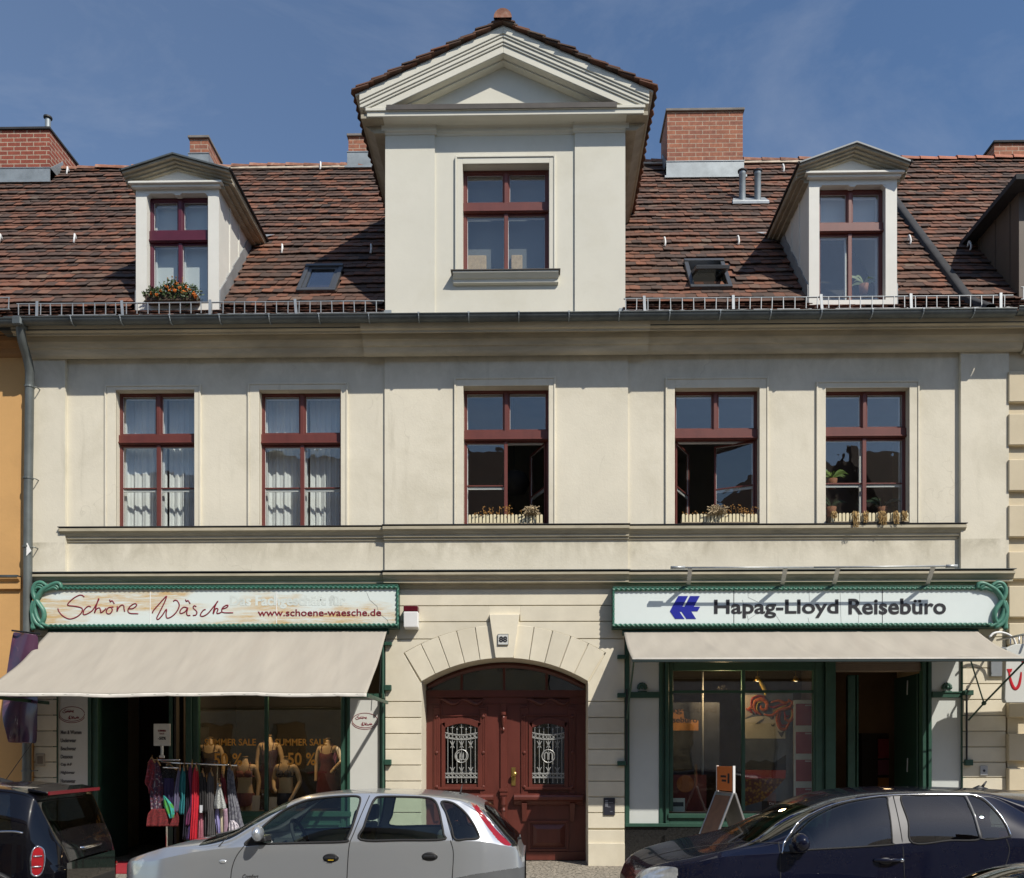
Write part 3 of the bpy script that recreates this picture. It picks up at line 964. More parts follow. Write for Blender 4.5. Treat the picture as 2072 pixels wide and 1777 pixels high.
mb.build("ridge_mortar", M("ridge_mortar", (0.42,0.35,0.27), 0.95, var=0.25, vs=8, bs=50, bstr=0.4), HOUSE)
# fire strip covered with felt
mb = MB()
pts = []
for d in [SLEN*i/24 for i in range(25)]:
    p, dv, nv = slope_frame(d)
    pts.append((p + nv*0.10, p - nv*0.05))
rows = [[(XV-0.08, b.y, b.z), (XV-0.07, a.y, a.z), (XV-0.03, a.y-0.008, a.z+0.012), (XV+0.04, a.y-0.008, a.z+0.012), (XV+0.07, a.y, a.z), (XV+0.08, b.y, b.z)] for a, b in pts]
mb.grid(rows).build("parapet_strip", LEAD, HOUSE, smooth=True)

# gutter with brackets
def half_round(mb, x0, x1, yc, zc_, r, n=10):
    a = [(yc + r*math.cos(math.pi + math.pi*k/n), zc_ + r*math.sin(math.pi + math.pi*k/n)) for k in range(n+1)]
    b = [(yc + (r-0.006)*math.cos(math.pi + math.pi*k/n), zc_ + (r-0.006)*math.sin(math.pi + math.pi*k/n)) for k in range(n, -1, -1)]
    mb.prof(a+b, x0, x1)
    mb.tube([(x0, yc-r, zc_), (x1, yc-r, zc_)], 0.011, 8)
YGU, ZGU = -0.50, fz(633, 1036, -0.58)
def gutter(x0, x1, parent, name="gutter", step=0.748, ph=0.0):
    G = sub(name, parent)
    mb = MB(); half_round(mb, x0, x1, YGU, ZGU, 0.085)
    mb.build("gutter_channel", GUTTER, G, smooth=True, auto=40)
    mb = MB(); x = x0+ph
    while x < x1:
        path = [(x, YGU+0.09*math.cos(math.pi+math.pi*k/8)*1.03, ZGU+0.09*math.sin(math.pi+math.pi*k/8)*1.03) for k in range(9)]
        mb.tube(path, 0.009, 6)
        mb.box(x-0.016, x+0.016, YGU-0.101, YGU-0.06, ZGU-0.004, ZGU+0.016)
        x += step
    mb.each("gutter_bracket", ZINC, G)
    return G
gutter(fx(14, -0.5), fx(2052, -0.5), HOUSE, ph=1.02)
# eave board / drip sheet above the gutter
mb = MB()
mb.box(fx(30), fx(2058), -0.385, 0.25, ZE-0.12, ZE-0.06)
mb.build("eave_board", GUTTER, HOUSE)
mb = MB()
mb.prof([(-0.46, ZGU+0.02),(-0.46, ZGU+0.028),(-0.30, ZE-0.02),(-0.30, ZE-0.03)], fx(30), fx(2055))
mb.build("drip_sheet", ZINC, HOUSE)

# snow guard: ladder-like rails in three lengths
def snow_guard(x0, x1, px_c, dip=0.0, parent=HOUSE, mark=None):
    y = -0.36
    zt, zb_ = fz(607, 1036, y), fz(631, 1036, y)
    S = sub("snow_guard", parent)
    mb = MB()
    mb.tube([(x0, y, zt), (x1, y, zt)], 0.011, 6); mb.tube([(x0, y, zb_), (x1, y, zb_)], 0.011, 6)
    rnd = random.Random(int(x0*100))
    x = x0+0.03
    while x < x1:
        lean = rnd.uniform(-0.006, 0.006)
        mb.tube([(x, y-0.004, zb_), (x+lean, y-0.004, zt)], 0.008, 5)
        x += 0.165 + rnd.uniform(-0.01, 0.01)
    mb.build("rail", GALV, S)
    x = x0+0.32
    while x < x1-0.1:
        m = MB()
        ln = rnd.uniform(-0.03, 0.01)
        m.hexa([(x-0.02, y-0.03, zb_-0.11), (x+0.02, y-0.03, zb_-0.11), (x+0.02, y-0.018, zb_-0.11), (x-0.02, y-0.018, zb_-0.11),
                (x-0.02+ln, y-0.03, zt+0.03), (x+0.02+ln, y-0.03, zt+0.03), (x+0.02+ln, y-0.018, zt+0.03), (x-0.02+ln, y-0.018, zt+0.03)])
        m.box(x-0.015, x+0.015, y-0.02, y+0.25, zb_-0.10, zb_-0.085)
        m.build("rail_bracket", GALV, S)
        x += 1.33
    return S
snow_guard(fx(34, -0.36), fx(777, -0.36), 400)
snow_guard(fx(1262, -0.36), fx(2050, -0.36), 1650)

# roof hooks
HOOKM = M("pale_roof_hook", (0.72,0.72,0.70), 0.6, var=0.05, bstr=0)
def hook(px, py, parent):
    p = roof_at(px, py, 0.05)
    n = slope_frame(1.5)[2]
    pts = spline([p + n*0.02, p + Vector((0,-0.05,0.06)) + n*0.02, p + Vector((0.01,-0.09,0.03)), p + Vector((0.012,-0.11,-0.05)), p + Vector((0.0,-0.10,-0.10))], 4)
    MB().tube(pts, 0.017, 6).build("roof_hook", HOOKM, parent, smooth=True)
for px, py in ((155,487),(573,508),(650,340),(140,350),(1343,494),(1491,491),(1836,490),(1582,345),(752,508)): hook(px, py, HOUSE)

# ------------------------------------------------------------------ chimneys
def chimney(px0, px1, ytop, ybase, yf, dep, mat, parent, flash_py, capm=None, name="chimney"):
    x0, x1 = fx(px0, yf), fx(px1, yf)
    pm = (px0+px1)/2
    zt, zb_, zfl = at(pm, ytop, yf)[1], at(pm, ybase, yf)[1], at(pm, flash_py, yf)[1]
    C = sub(name, parent)
    MB().box(x0, x1, yf, yf+dep, zb_-1.0, zt).build("shaft", mat, C)
    m = MB()
    m.box(x0-0.03, x1+0.03, yf-0.04, yf+dep+0.04, zt, zt+0.05)
    m.build("cap", capm or LEAD, C, bevel=0.006)
    m = MB()
    m.box(x0-0.02, x1+0.02, yf-0.022, yf+0.3, zb_-0.03, zfl)
    # stepped side flashing following the slope
    sl = (ZR_-ZK)/(YR_-YK)
    for xa, xb in ((x0-0.02, x0+0.02), (x1-0.02, x1+0.02)):
        y1 = min(yf+dep, YR_-0.05)
        if y1-yf < 0.05 or zfl+sl*(y1-yf)*0.8 > zt-0.05: continue
        m.hexa([(xa, yf, zb_-0.2), (xb, yf, zb_-0.2), (xb, y1, zb_-0.2+sl*(y1-yf)), (xa, y1, zb_-0.2+sl*(y1-yf)),
                (xa, yf, zfl-0.001), (xb, yf, zfl-0.001), (xb, y1, zfl+sl*(y1-yf)*0.8), (xa, y1, zfl+sl*(y1-yf)*0.8)])
    m.box(x0-0.06, x1+0.06, yf-0.10, yf, zb_-0.05, zb_-0.005)
    m.box(x0-0.028, x1+0.028, yf-0.032, yf, zfl-0.014, zfl+0.002)
    m.build("flashing", ZINC, C)
    return C, (x0, x1, zt)
def roof_front_y(px, py): return roof_at(px, py, 0.03).y
yf = roof_front_y(1424, 362)
chimney(1350, 1503, 226, 360, yf, 0.85, BRICK_OLD, HOUSE, 327, M("old_mortar_cap", (0.20,0.18,0.16), 0.95, var=0.2))
chimney(384, 421, 281, 335, 3.95, 0.72, BRICK_OLD, HOUSE, 311, M("mortar_cap", (0.20,0.18,0.16), 0.95))
yf = roof_front_y(725, 342)
chimney(705, 760, 277, 340, yf, 0.7, BRICK_OLD, HOUSE, 308, M("mortar_cap", (0.20,0.18,0.16), 0.95))
# two flue pipes
for px in (1502, 1533):
    p = roof_at(px, 412, 0.02)
    zt = at(px, 349, p.y)[1]
    m = MB()
    m.lathe([(0.062, p.z-0.2), (0.062, zt-0.06), (0.066, zt-0.055), (0.066, zt)], (p.x, p.y, 0), 16)
    V = sub("flue_pipe", HOUSE)
    m.build("pipe", ZINC, V, smooth=True, auto=40)
    MB().lathe([(0.05, zt-0.01), (0.085, zt+0.01), (0.088, zt+0.03), (0.05, zt+0.045)], (p.x, p.y, 0), 16).build("cowl", M("dark_cowl", (0.05,0.05,0.05), 0.6, 0.3, bstr=0), V, smooth=True, auto=40)
p = roof_at(1517, 413, 0.05)
q = roof_at(1517, 404, 0.05)
MB().hexa([(p.x-0.34, p.y-0.05, p.z-0.03), (p.x+0.36, p.y-0.05, p.z-0.03), (q.x+0.3, q.y+0.1, q.z+0.06), (q.x-0.3, q.y+0.1, q.z+0.06),
           (p.x-0.34, p.y-0.06, p.z+0.03), (p.x+0.36, p.y-0.06, p.z+0.03), (q.x+0.3, q.y+0.08, q.z+0.10), (q.x-0.3, q.y+0.08, q.z+0.10)]).build("flue_flashing", GALV, HOUSE, bevel=0.01)

# ------------------------------------------------------------------ skylights (roof windows)
SKG = glass_mat("skylight_glass", (0.75,0.78,0.78), 0.22, 0.01, rcol=(1,1,1))
ALU = M("grey_skylight_frame", (0.10,0.105,0.11), 0.4, 0.5, var=0.1, bstr=0)
def skylight(q, tilt):
    P = [roof_at(px, py, 0.06) for px, py in q]   # tl tr br bl
    tl, tr, br, bl = P
    x0, x1 = (tl.x+bl.x)/2, (tr.x+br.x)/2
    y1, y0 = (tl.y+tr.y)/2, (bl.y+br.y)/2
    dv = Vector((0, y1-y0, roof_z(y1)-roof_z(y0))); Ls = dv.length; dv.normalize()
    nv = Vector((0, -dv.z, dv.y))
    o = Vector((0, y0, roof_z(y0)))
    def pt(x, d, h): 
        v = o + dv*d + nv*h
        return (x, v.y, v.z)
    def slab(mb, xa, xb, d0, d1, h0, h1):
        mb.hexa([pt(xa,d0,h0), pt(xb,d0,h0), pt(xb,d1,h0), pt(xa,d1,h0), pt(xa,d0,h1), pt(xb,d0,h1), pt(xb,d1,h1), pt(xa,d1,h1)])
    S = sub("skylight", HOUSE)
    m = MB(); f = 0.07
    slab(m, x0, x1, 0, f, -0.05, 0.09); slab(m, x0, x1, Ls-f, Ls, -0.05, 0.11)
    slab(m, x0, x0+f, f, Ls-f, -0.05, 0.09); slab(m, x1-f, x1, f, Ls-f, -0.05, 0.09)
    m.build("frame", ALU, S, bevel=0.006)
    # well below
    w_ = MB()
    for a, b in ((x0+0.02, x0+f+0.01), (x1-f-0.01, x1-0.02)):
        slab(w_, a, b, 0.02, Ls-0.02, -0.7, -0.051)
    slab(w_, x0+0.02, x1-0.02, 0.02, 0.06, -0.7, -0.052); slab(w_, x0+0.02, x1-0.02, Ls-0.06, Ls-0.02, -0.7, -0.052)
    slab(w_, x0+0.02, x1-0.02, 0.03, Ls-0.03, -0.75, -0.70)
    w_.build("lining", WHITEP if tilt else M("pale_lining", (0.5,0.52,0.52), 0.8, bstr=0), S)
    # sash, hinged in the middle
    s_ = len(m.v)
    sash, gl = MB(), MB()
    g_ = 0.055
    slab(sash, x0+f, x1-f, f, f+g_, 0.02, 0.075); slab(sash, x0+f, x1-f, Ls-f-g_, Ls-f, 0.02, 0.075)
    slab(sash, x0+f, x0+f+g_, f+g_, Ls-f-g_, 0.02, 0.075); slab(sash, x1-f-g_, x1-f, f+g_, Ls-f-g_, 0.02, 0.075)
    slab(gl, x0+f+g_-0.004, x1-f-g_+0.004, f+g_-0.004, Ls-f-g_+0.004, 0.045, 0.05)
    if tilt:
        c = o + dv*(Ls*0.55) + nv*0.05
        T = Matrix.Translation((0, c.y, c.z)) @ Matrix.Rotation(R(tilt), 4, "X") @ Matrix.Translation((0, -c.y, -c.z))
        sash.xf(T); gl.xf(T)
    sash.build("sash", ALU, S, bevel=0.004)
    gl.build("pane", SKG, S)
skylight(SKL, 0)
skylight(SKR, -32)

# ------------------------------------------------------------------ the large central gable
GAB = sub("gable", HOUSE)
BROWNF = M("brown_flashing", (0.075,0.066,0.058), 0.7, var=0.2, bstr=0)
YGF = 0.0
ZG0 = ZGU-0.02
zpt = fz(300)          # top of plain wall under the entablature
wx0, wx1, wz1, wz0 = fx(936), fx(1111), fz(332), fz(547)
mb = MB()
GP0, GP1 = fx(880), fx(1163)
ZCOR = fz(232, 1036, -0.22)     # lower edge of the pediment's cornice front
mb.wall(GX0, GP0, ZG0, ZCOR+0.1, [], YGF-0.022, 0.35)
mb.wall(GP0, GP1, ZG0, ZCOR+0.1, [(wx0,wx1,wz0,wz1)], YGF+0.01, 0.30, False)
mb.wall(GP1, GX1, ZG0, ZCOR+0.1, [], YGF-0.022, 0.35)
mb.build("gable_wall", CREAM_UP, GAB)
mb = MB()   # cheeks
mb.box(GX0, GX0+0.2, 0.35, 3.2, ZG0, ZCOR+0.2); mb.box(GX1-0.2, GX1, 0.35, 3.2, ZG0, ZCOR+0.2)
mb.each("gable_cheek", CREAM_UP, GAB)
# window surround
x0, x1, z1_ = fx(921), fx(1124), fz(316)
f = 0.03
mb = MB()
mb.box(x0, x0+f, YGF-0.03, YGF+0.02, wz0, z1_); mb.box(x1-f, x1, YGF-0.03, YGF+0.02, wz0, z1_); mb.box(x0+f, x1-f, YGF-0.03, YGF+0.02, z1_-f, z1_)
mb.box(x0+f, wx0, YGF-0.016, YGF+0.02, wz0, z1_-f); mb.box(wx1, x1-f, YGF-0.016, YGF+0.02, wz0, z1_-f); mb.box(wx0, wx1, YGF-0.016, YGF+0.02, wz1, z1_-f)
mb.build("window_surround", CREAM_UP, GAB, bevel=0.004)
mb = MB()
sx0, sx1 = fx(912, -0.12), fx(1134, -0.12)
za = fz(547, 1036, -0.12)
mb.prof([(0.02, za),(-0.13, za-0.01),(-0.13, za-0.03),(-0.10, za-0.06),(-0.075, za-0.09),(-0.05, za-0.10),(-0.05, za-0.15),(-0.02, za-0.165),(0.02, za-0.165)], sx0+0.03, sx1-0.03)
mb.build("window_sill", CREAM_UP, GAB, bevel=0.003)
mb = MB(); mb.box(sx0, sx1, -0.145, 0.08, za-0.004, za+0.010); mb.build("sill_flashing", BROWNF, GAB)
W = casement("window", wx0-0.01, wx1+0.01, wz0-0.01, wz1+0.01, 0.15, REDWOOD, fz(430,1036,0.12), fz(410,1036,0.12), False, 0.055, parent=HOUSE)
# entablature below the pediment: capital bands on the pilasters
mb = MB()
zA, zB_ = fz(262, 1036, -0.05), fz(238, 1036, -0.1)
EP = [(0.05, zA-0.05),(-0.012, zA-0.05),(-0.02, zA-0.03),(-0.05, zA-0.01),(-0.05, zA+0.04),(-0.085, zA+0.09),(-0.10, zA+0.14),(-0.125, zA+0.17),(-0.125, ZCOR-0.005),(0.05, ZCOR-0.005)]
def ent(x0, x1, dy): mb.prof([(y+dy if y < 0.04 else y, z) for y, z in EP], x0, x1)
ent(GX0-0.05, GP0+0.03, -0.022); ent(GP0+0.03, GP1-0.03, 0.012); ent(GP1-0.03, GX1+0.05, -0.022)
mb.build("entablature", CREAM_UP, GAB, smooth=True, auto=30)
# pediment: cornice, raking mouldings, sunk field
YPF = -0.27
pxa, pxb = fx(742, YPF), fx(1303, YPF)
zc0, zc1 = at(1022, 232, YPF)[1], at(1022, 213, YPF)[1]
xap = fx(1018, YPF)
zap = at(1018, 56, YPF)[1]
zel = at(722, 192, YPF)[1]
pol, por = fx(728, YPF), fx(1313, YPF)
mb = MB()
mb.box(pxa, pxb, YPF+0.01, 0.3, zc0, zc0+0.075)
mb.box(pxa-0.02, pxb+0.02, YPF-0.012, 0.3, zc0+0.075, zc1-0.02)
mb.build("pediment_cornice", CREAM_UP, GAB, bevel=0.006)
mb = MB(); mb.box(fx(782, YPF), fx(1248, YPF), YPF-0.025, YPF+0.14, zc1-0.065, zc1+0.012); mb.build("pediment_flashing", BROWNF, GAB)
mb = MB(); mb.box(fx(800,0), fx(1240,0), YPF+0.05, 0.2, zc1-0.03, zc1-0.002); mb.build("pediment_ledge", CREAM_UP, GAB)
# raking cornice: steps
def rake(mb, h0, h1, y0, y1, xo=0.0):
    """strip along both roof slopes between two vertical offsets below the roof line"""
    for sgn, xe_ in ((-1, pol), (1, por)):
        sl = (zap-zel)/(abs(xap-xe_))
        zf = zc1-0.02
        def on(h):   # end of the line at offset h, cut off by the horizontal cornice
            if zap-sl*abs(xap-xe_)-h >= zf: return [(xe_, zap-sl*abs(xap-xe_)-h)]
            return [(xap+sgn*(zap-h-zf)/sl, zf)]
        poly = [(xap, zap-h1)] + on(h1)
        if poly[-1][1] == zf and on(h0)[0][1] > zf: poly.append((xe_, zf))
        poly += on(h0) + [(xap, zap-h0)]
        mb.prism(poly, y0, y1)
mb = MB()
rake(mb, 0.02, 0.125, YPF-0.05, -0.02); rake(mb, 0.127, 0.165, YPF-0.035, -0.02); rake(mb, 0.167, 0.225, YPF-0.02, -0.02)
rake(mb, 0.227, 0.262, YPF-0.005, -0.02); rake(mb, 0.264, 0.375, YPF+0.012, -0.02)
mb.build("raking_cornice", CREAM_UP, GAB, bevel=0.006)
mb = MB()
rake(mb, 0.376, 0.40, YPF+0.13, 0.1)
mb.prism([(pol, zc1-0.03), (por, zc1-0.03), (xap, zap-0.1)], -0.012, 0.3)
mb.build("pediment_field", CREAM_UP, GAB)
# gable roof: soffit board, tiles
zap2 = zap + 0.0
def gable_roof():
    rnd = random.Random(5)
    m, dk, so = MB(), MB(), MB()
    tl_, tw_ = 0.30, 0.17
    for sgn, xe_ in ((-1, pol-0.06), (1, por+0.06)):
        e = Vector((xe_, 0, zap - (zap-zel)/abs(xap-(pol if sgn < 0 else por))*abs(xap-xe_)))
        a = Vector((xap, 0, zap))
        d = (a-e); L = d.length; d.normalize()
        n = Vector((-d.z*sgn*-1, 0, abs(d.x)))
        n = Vector((d.z*(1 if sgn > 0 else -1), 0, abs(d.x)))
        so.hexa([(e.x, YPF-0.03, e.z-0.02), (xap, YPF-0.03, zap-0.02), (xap, 3.9, zap-0.02), (e.x, 3.9, e.z-0.02),
                 (e.x, YPF-0.03, e.z+0.01), (xap, YPF-0.03, zap+0.01), (xap, 3.9, zap+0.01), (e.x, 3.9, e.z+0.01)])
        nr = int(L/0.27)+1
        step = L/nr
        for r in range(nr):
            for layer in (0, 1):
                y = YPF-0.10
                dd = r*step + 0.05*layer
                if r == 0: dd -= 0.06 - 0.04*layer
                c = 0
                yy = YPF-0.11+rnd.uniform(-0.02, 0.015)
                while yy < 3.9:
                    y2 = yy + tw_
                    o = e + d*(dd+rnd.uniform(-0.012, 0.012)) + n*(0.05+0.02*layer+rnd.uniform(0, 0.01))
                    q = e + d*(dd+step+0.05) + n*(0.022+0.012*layer)
                    t = 0.018
                    mlow = o + d*0.03
                    ps = [(mlow.x, yy+0.003, mlow.z), (o.x, (yy+y2)/2, o.z), (mlow.x, y2-0.003, mlow.z), (q.x, y2-0.003, q.z), (q.x, yy+0.003, q.z)]
                    lo = [(p_[0]-n.x*t, p_[1], p_[2]-n.z*t) for p_ in ps]
                    m.add(ps+lo, [(0,1,2,3,4), (9,8,7,6,5), (0,5,6,1), (1,6,7,2), (2,7,8,3), (4,9,5,0)])
                    yy = y2
    so.build("gable_soffit", CREAM_UP, GAB)
    m.build("gable_tiles", TILE, GAB)
    m = MB()
    y = YPF-0.16
    while y < 3.6:
        rows = []
        for yy, r in ((y, 0.125), (y+0.03, 0.122), (y+0.40, 0.10)):
            rows.append([(xap+r*math.cos(math.pi*k/10)*1.1, yy, zap+0.02+r*1.15*math.sin(math.pi*k/10)) for k in range(11)])
        m.grid(rows)
        rows2 = [rows[0], [(xap+0.095*math.cos(math.pi*k/10)*1.1, y, zap+0.02+0.105*math.sin(math.pi*k/10)) for k in range(11)]]
        m.grid(rows2)
        m.add(rows2[1], [tuple(range(11))]) if y < YPF-0.1 else None
        y += 0.37
    m.build("gable_ridge", RIDGE, GAB)
gable_roof()
# eaves box along both sides: brownish soffit boards seen from below
mb = MB()
for xa, xb in ((pol+0.01, GX0-0.002), (GX1+0.002, por-0.01)):
    mb.box(xa, xb, YPF+0.03, 3.2, zc0-0.01, zc0+0.05)
xl1, xr1 = GX0-0.002, GX1+0.002
mb.hexa([(xl1-0.16, YPF+0.20, zc0-0.12), (xl1, YPF+0.20, zc0-0.12), (xl1, 3.2, zc0-0.12), (xl1-0.16, 3.2, zc0-0.12),
         (xl1-0.30, YPF+0.20, zc0-0.011), (xl1, YPF+0.20, zc0-0.011), (xl1, 3.2, zc0-0.011), (xl1-0.30, 3.2, zc0-0.011)])
mb.hexa([(xr1, YPF+0.20, zc0-0.12), (xr1+0.16, YPF+0.20, zc0-0.12), (xr1+0.16, 3.2, zc0-0.12), (xr1, 3.2, zc0-0.12),
         (xr1, YPF+0.20, zc0-0.011), (xr1+0.30, YPF+0.20, zc0-0.011), (xr1+0.30, 3.2, zc0-0.011), (xr1, 3.2, zc0-0.011)])
mb.each("eaves_moulding", OLIVE, GAB)
# zinc upstand at the foot of the gable
mb = MB()
mb.prof([(-0.05, ZGU+0.10),(-0.05, ZGU+0.112),(-0.42, ZGU+0.03),(-0.42, ZGU+0.02)], GX0-0.05, GX1+0.05)
mb.box(GX0-0.02, GX1+0.02, -0.045, -0.02, ZGU, ZGU+0.16)
mb.box(GX0-0.05, GX0+0.10, -0.05, 0.0, ZGU, ZGU+0.33); mb.box(GX1-0.10, GX1+0.05, -0.05, 0.0, ZGU, ZGU+0.33)
mb.build("foot_flashing", ZINC, GAB)

# ------------------------------------------------------------------ the two small dormers
def dormer(xs, zfoot, zc_, apex, eave, wx, wz, mat_win, tz, cheekm, roofm, name="dormer"):
    """xs: front width; apex (x,z), eave (xl, xr, z) at the front of the roof; wx, wz: window opening"""
    D = sub(name, HOUSE)
    x0, x1 = xs
    yf = 0.25
    mb = MB()
    mb.wall(x0, x1, zfoot-0.3, zc_, [(wx[0], wx[1], wz[0], wz[1])], yf, yf+0.16)
    # small brackets in the upper corners of the opening
    for xa, s_ in ((wx[0], 1), (wx[1], -1)):
        mb.prism([(xa, wz[1]), (xa+s_*0.05, wz[1]), (xa, wz[1]-0.05)], yf+0.004, yf+0.1)
    xm = (wx[0]+wx[1])/2
    mb.prism([(xm-0.07, wz[1]), (xm+0.07, wz[1]), (xm+0.03, wz[1]-0.028), (xm-0.03, wz[1]-0.028)], yf+0.003, yf+0.1)
    mb.build("front", WHITEP, D)
    mb = MB()
    ch = 2.2
    sl = (ZR_-ZK)/(YR_-YK)
    for xa, xb in ((x0, x0+0.1), (x1-0.1, x1)):
        z0a = roof_z(yf)-0.15
        zt = zc_+0.02
        yt = YK+(zt-ZK)/sl+0.1
        poly = [(yf+0.16, z0a), (yt, zt), (yf+0.16, zt)]
        mb.add([(xa, y, z) for y, z in poly]+[(xb, y, z) for y, z in poly], [(0,1,2), (5,4,3), (0,3,4,1), (1,4,5,2), (2,5,3,0)])
    # cover strips on the cheeks
    for xa, s_ in ((x0, -1), (x1, 1)):
        for yy in (0.72, 1.15):
            zb_ = roof_z(yy)+0.0
            if zb_ < zc_-0.05:
                mb.box(xa, xa+s_*0.014, yy, yy+0.045, zb_, zc_)
    mb.each("cheek", cheekm, D)
    # lead flashing along the cheek foot
    mb = MB()
    for xa, s_ in ((x0, -1), (x1, 1)):
        n = 5
        y_ = yf+0.02
        yt = YK+(zc_-ZK)/sl-0.1
        for k in range(n):
            ya, yb = yf+0.01+(yt-yf)*k/n, yf+0.01+(yt-yf)*(k+1)/n
            za, zb_ = roof_z(ya), roof_z(yb)
            mb.hexa([(min(xa, xa+s_*0.02), ya, za-0.02), (max(xa, xa+s_*0.02), ya, za-0.02), (max(xa, xa+s_*0.02), yb, zb_-0.02), (min(xa, xa+s_*0.02), yb, zb_-0.02),
                     (min(xa, xa+s_*0.02), ya, za+0.31), (max(xa, xa+s_*0.02), ya, za+0.31), (max(xa, xa+s_*0.02), yb, zb_+0.28), (min(xa, xa+s_*0.02), yb, zb_+0.28)])
    mb.each("cheek_flashing", M("pale_lead_flashing", (0.27,0.28,0.285), 0.55, 0.2, var=0.15, bstr=0) , D)
    # little pediment
    yr = 0.06
    ax_, az_ = apex; el, er, ez = eave
    mb = MB()
    mb.box(x0-0.04, x1+0.04, yf-0.07, yf+0.1, zc_-0.005, zc_+0.035)
    mb.box(x0-0.08, x1+0.08, yf-0.11, yf+0.1, zc_+0.035, zc_+0.07)
    mb.prism([(x0-0.05, zc_+0.06), (x1+0.05, zc_+0.06), (ax_, az_-0.05)], yf+0.005, yf+0.15)
    mb.build("pediment", WHITEP, D, bevel=0.004)
    mb = MB()
    def rk(h0, h1, y0, y1):
        for xe_ in (el, er):
            b = Vector((xe_, 0, ez))
            mb.hexa([(ax_, y0, az_-h1), (xe_, y0, ez-h1), (xe_, y1, ez-h1), (ax_, y1, az_-h1), (ax_, y0, az_-h0), (xe_, y0, ez-h0), (xe_, y1, ez-h0), (ax_, y1, az_-h0)])
    rk(0.0, 0.03, yr, 2.5); rk(0.03, 0.06, yr+0.055, 2.45); rk(0.06, 0.09, yr+0.105, yf+0.05); rk(0.09, 0.12, yr+0.15, yf+0.04)
    mb.build("raking_boards", OLIVE, D)
    mb = MB()   # stepped eaves under the roof, along the cheeks
    for xe_, xc, s_ in ((el, x0, -1), (er, x1, 1)):
        for k, (a, b, c) in enumerate(((0.03, 0.0, 0.03), (0.3, 0.03, 0.07), (0.62, 0.07, 0.12))):
            xo = xe_ + (xc-xe_)*a
            mb.box(min(xo, xc), max(xo, xc), yf-0.0, 2.4, ez-0.05-c, ez-0.045-b)
    mb.each("eave_board", OLIVE, D)
    mb = MB()
    for xe_ in (el-0.02, er+0.02):
        sg = -1 if xe_ < ax_ else 1
        zz = ez - abs(0.02)*(az_-ez)/abs(ax_-xe_)
        mb.hexa([(ax_, yr-0.03, az_+0.004), (xe_, yr-0.03, zz+0.004), (xe_, 2.5, zz+0.004), (ax_, 2.9, az_+0.004),
                 (ax_, yr-0.03, az_+0.028), (xe_, yr-0.03, zz+0.028), (xe_, 2.5, zz+0.028), (ax_, 2.9, az_+0.028)])
    mb.build("dormer_roof", roofm, D)
    mb = MB()
    for xe_ in (el-0.02, er+0.02):
        mb.tube([(xe_, yr-0.03, ez+0.01), (xe_, 2.4, ez+0.01)], 0.02, 6)
    mb.each("drip_edge", LEAD, D)
    casement("window", wx[0]-0.01, wx[1]+0.01, wz[0]+0.0, wz[1]+0.0, yf+0.12, mat_win, tz[0], tz[1], False, 0.05, parent=HOUSE)
    return D
def dz(py, px, y=0.25): return at(px, py, y)[1]
dormer(DLX, dz(612,360), dz(383,360), (fx(350,0.06), dz(314,350,0.06)), (fx(247,0.06), fx(464,0.06), dz(346,356,0.06)),
       (fx(297,0.25), fx(421,0.25)), (dz(612,360), dz(391,360)), PURPLE, (dz(492,360,0.37), dz(469,360,0.37)), WHITEP, GUTTER)
dormer(DRX, dz(607,1726), dz(363,1726), (fx(1733,0.06), dz(291,1733,0.06)), (fx(1618,0.06), fx(1841,0.06), dz(331,1730,0.06)),
       (fx(1658,0.25), fx(1792,0.25)), (dz(607,1726), dz(374,1726)), REDWOOD, (dz(473,1726,0.37), dz(453,1726,0.37)), WHITEP, M('grey_dormer_roof', (0.22,0.235,0.24), 0.6, 0.2, bstr=0))
# folded lead pieces where the dormer eaves meet the roof
for px, py in ((541,480),(1545,475)):
    p = roof_at(px, py, 0.05)
    s_ = 1 if px < 1036 else -1
    MB().add([(p.x-s_*0.14, p.y, p.z+0.0), (p.x+s_*0.14, p.y+0.0, p.z+0.05), (p.x, p.y-0.07, p.z-0.03), (p.x-s_*0.05, p.y+0.05, p.z+0.08)], [(0,2,1), (0,1,3)]).build("lead_apron", GALV, HOUSE)

# loft rooms behind the dormer windows
mb = MB()
zl = ZTOP+0.25
mb.box(XL+0.3, XR-0.3, 3.0, 3.1, zl, 11.6)
mb.build("loft_walls", ROOMW, HOUSE)
# ------------------------------------------------------------------ neighbouring houses
OH = thing("orange_house", "ochre rendered house at the left edge of the picture with red brick chimney", "house")
xo1 = XL-0.006
mb = MB(); mb.wall(-22, xo1, 0, fz(646,60), [], 0.0, 0.3); mb.build("wall", ORANGE, OH)
mb = MB(); mb.box(-22, xo1, 0.3, 9, 0, 8.3); mb.build("house_body", ORANGE, OH)
mb = MB()
mb.prof([(y+0.04 if y < 0.2 else y, fz(py+4, 60, y+0.04)) for y, py in CP], -22, fx(50))
mb.build("cornice", M("ochre_cornice", (0.33,0.18,0.075), 0.9, var=0.15, vs=2, bs=40, bstr=0.3), OH, smooth=True, auto=35)
mb = MB(); zb_ = fz(1172, 20)
mb.prof([(0.05, zb_+0.03),(-0.10, zb_+0.015),(-0.10, zb_-0.01),(-0.05, zb_-0.05),(-0.05, zb_-0.16),(0.05, zb_-0.17)], -22, fx(44)); mb.build("belt_course", ORANGE, OH)
mb = MB(); mb.box(-22, fx(43), -0.11, 0.05, zb_+0.012, zb_+0.045); mb.build("belt_flashing", GUTTER, OH)
sub_roof(-22, XLN, "roof_deck", OH)
tiles(-11.5, XLN, lambda x, y: False, 23, "roof", OH)
ridge_row(-11.5, XLN, 8, "ridge", OH)
yf_ = roof_front_y(60, 371)
chimney(-60, 100, 264, 370, yf_, 1.05, BRICK_RED, OH, 341)
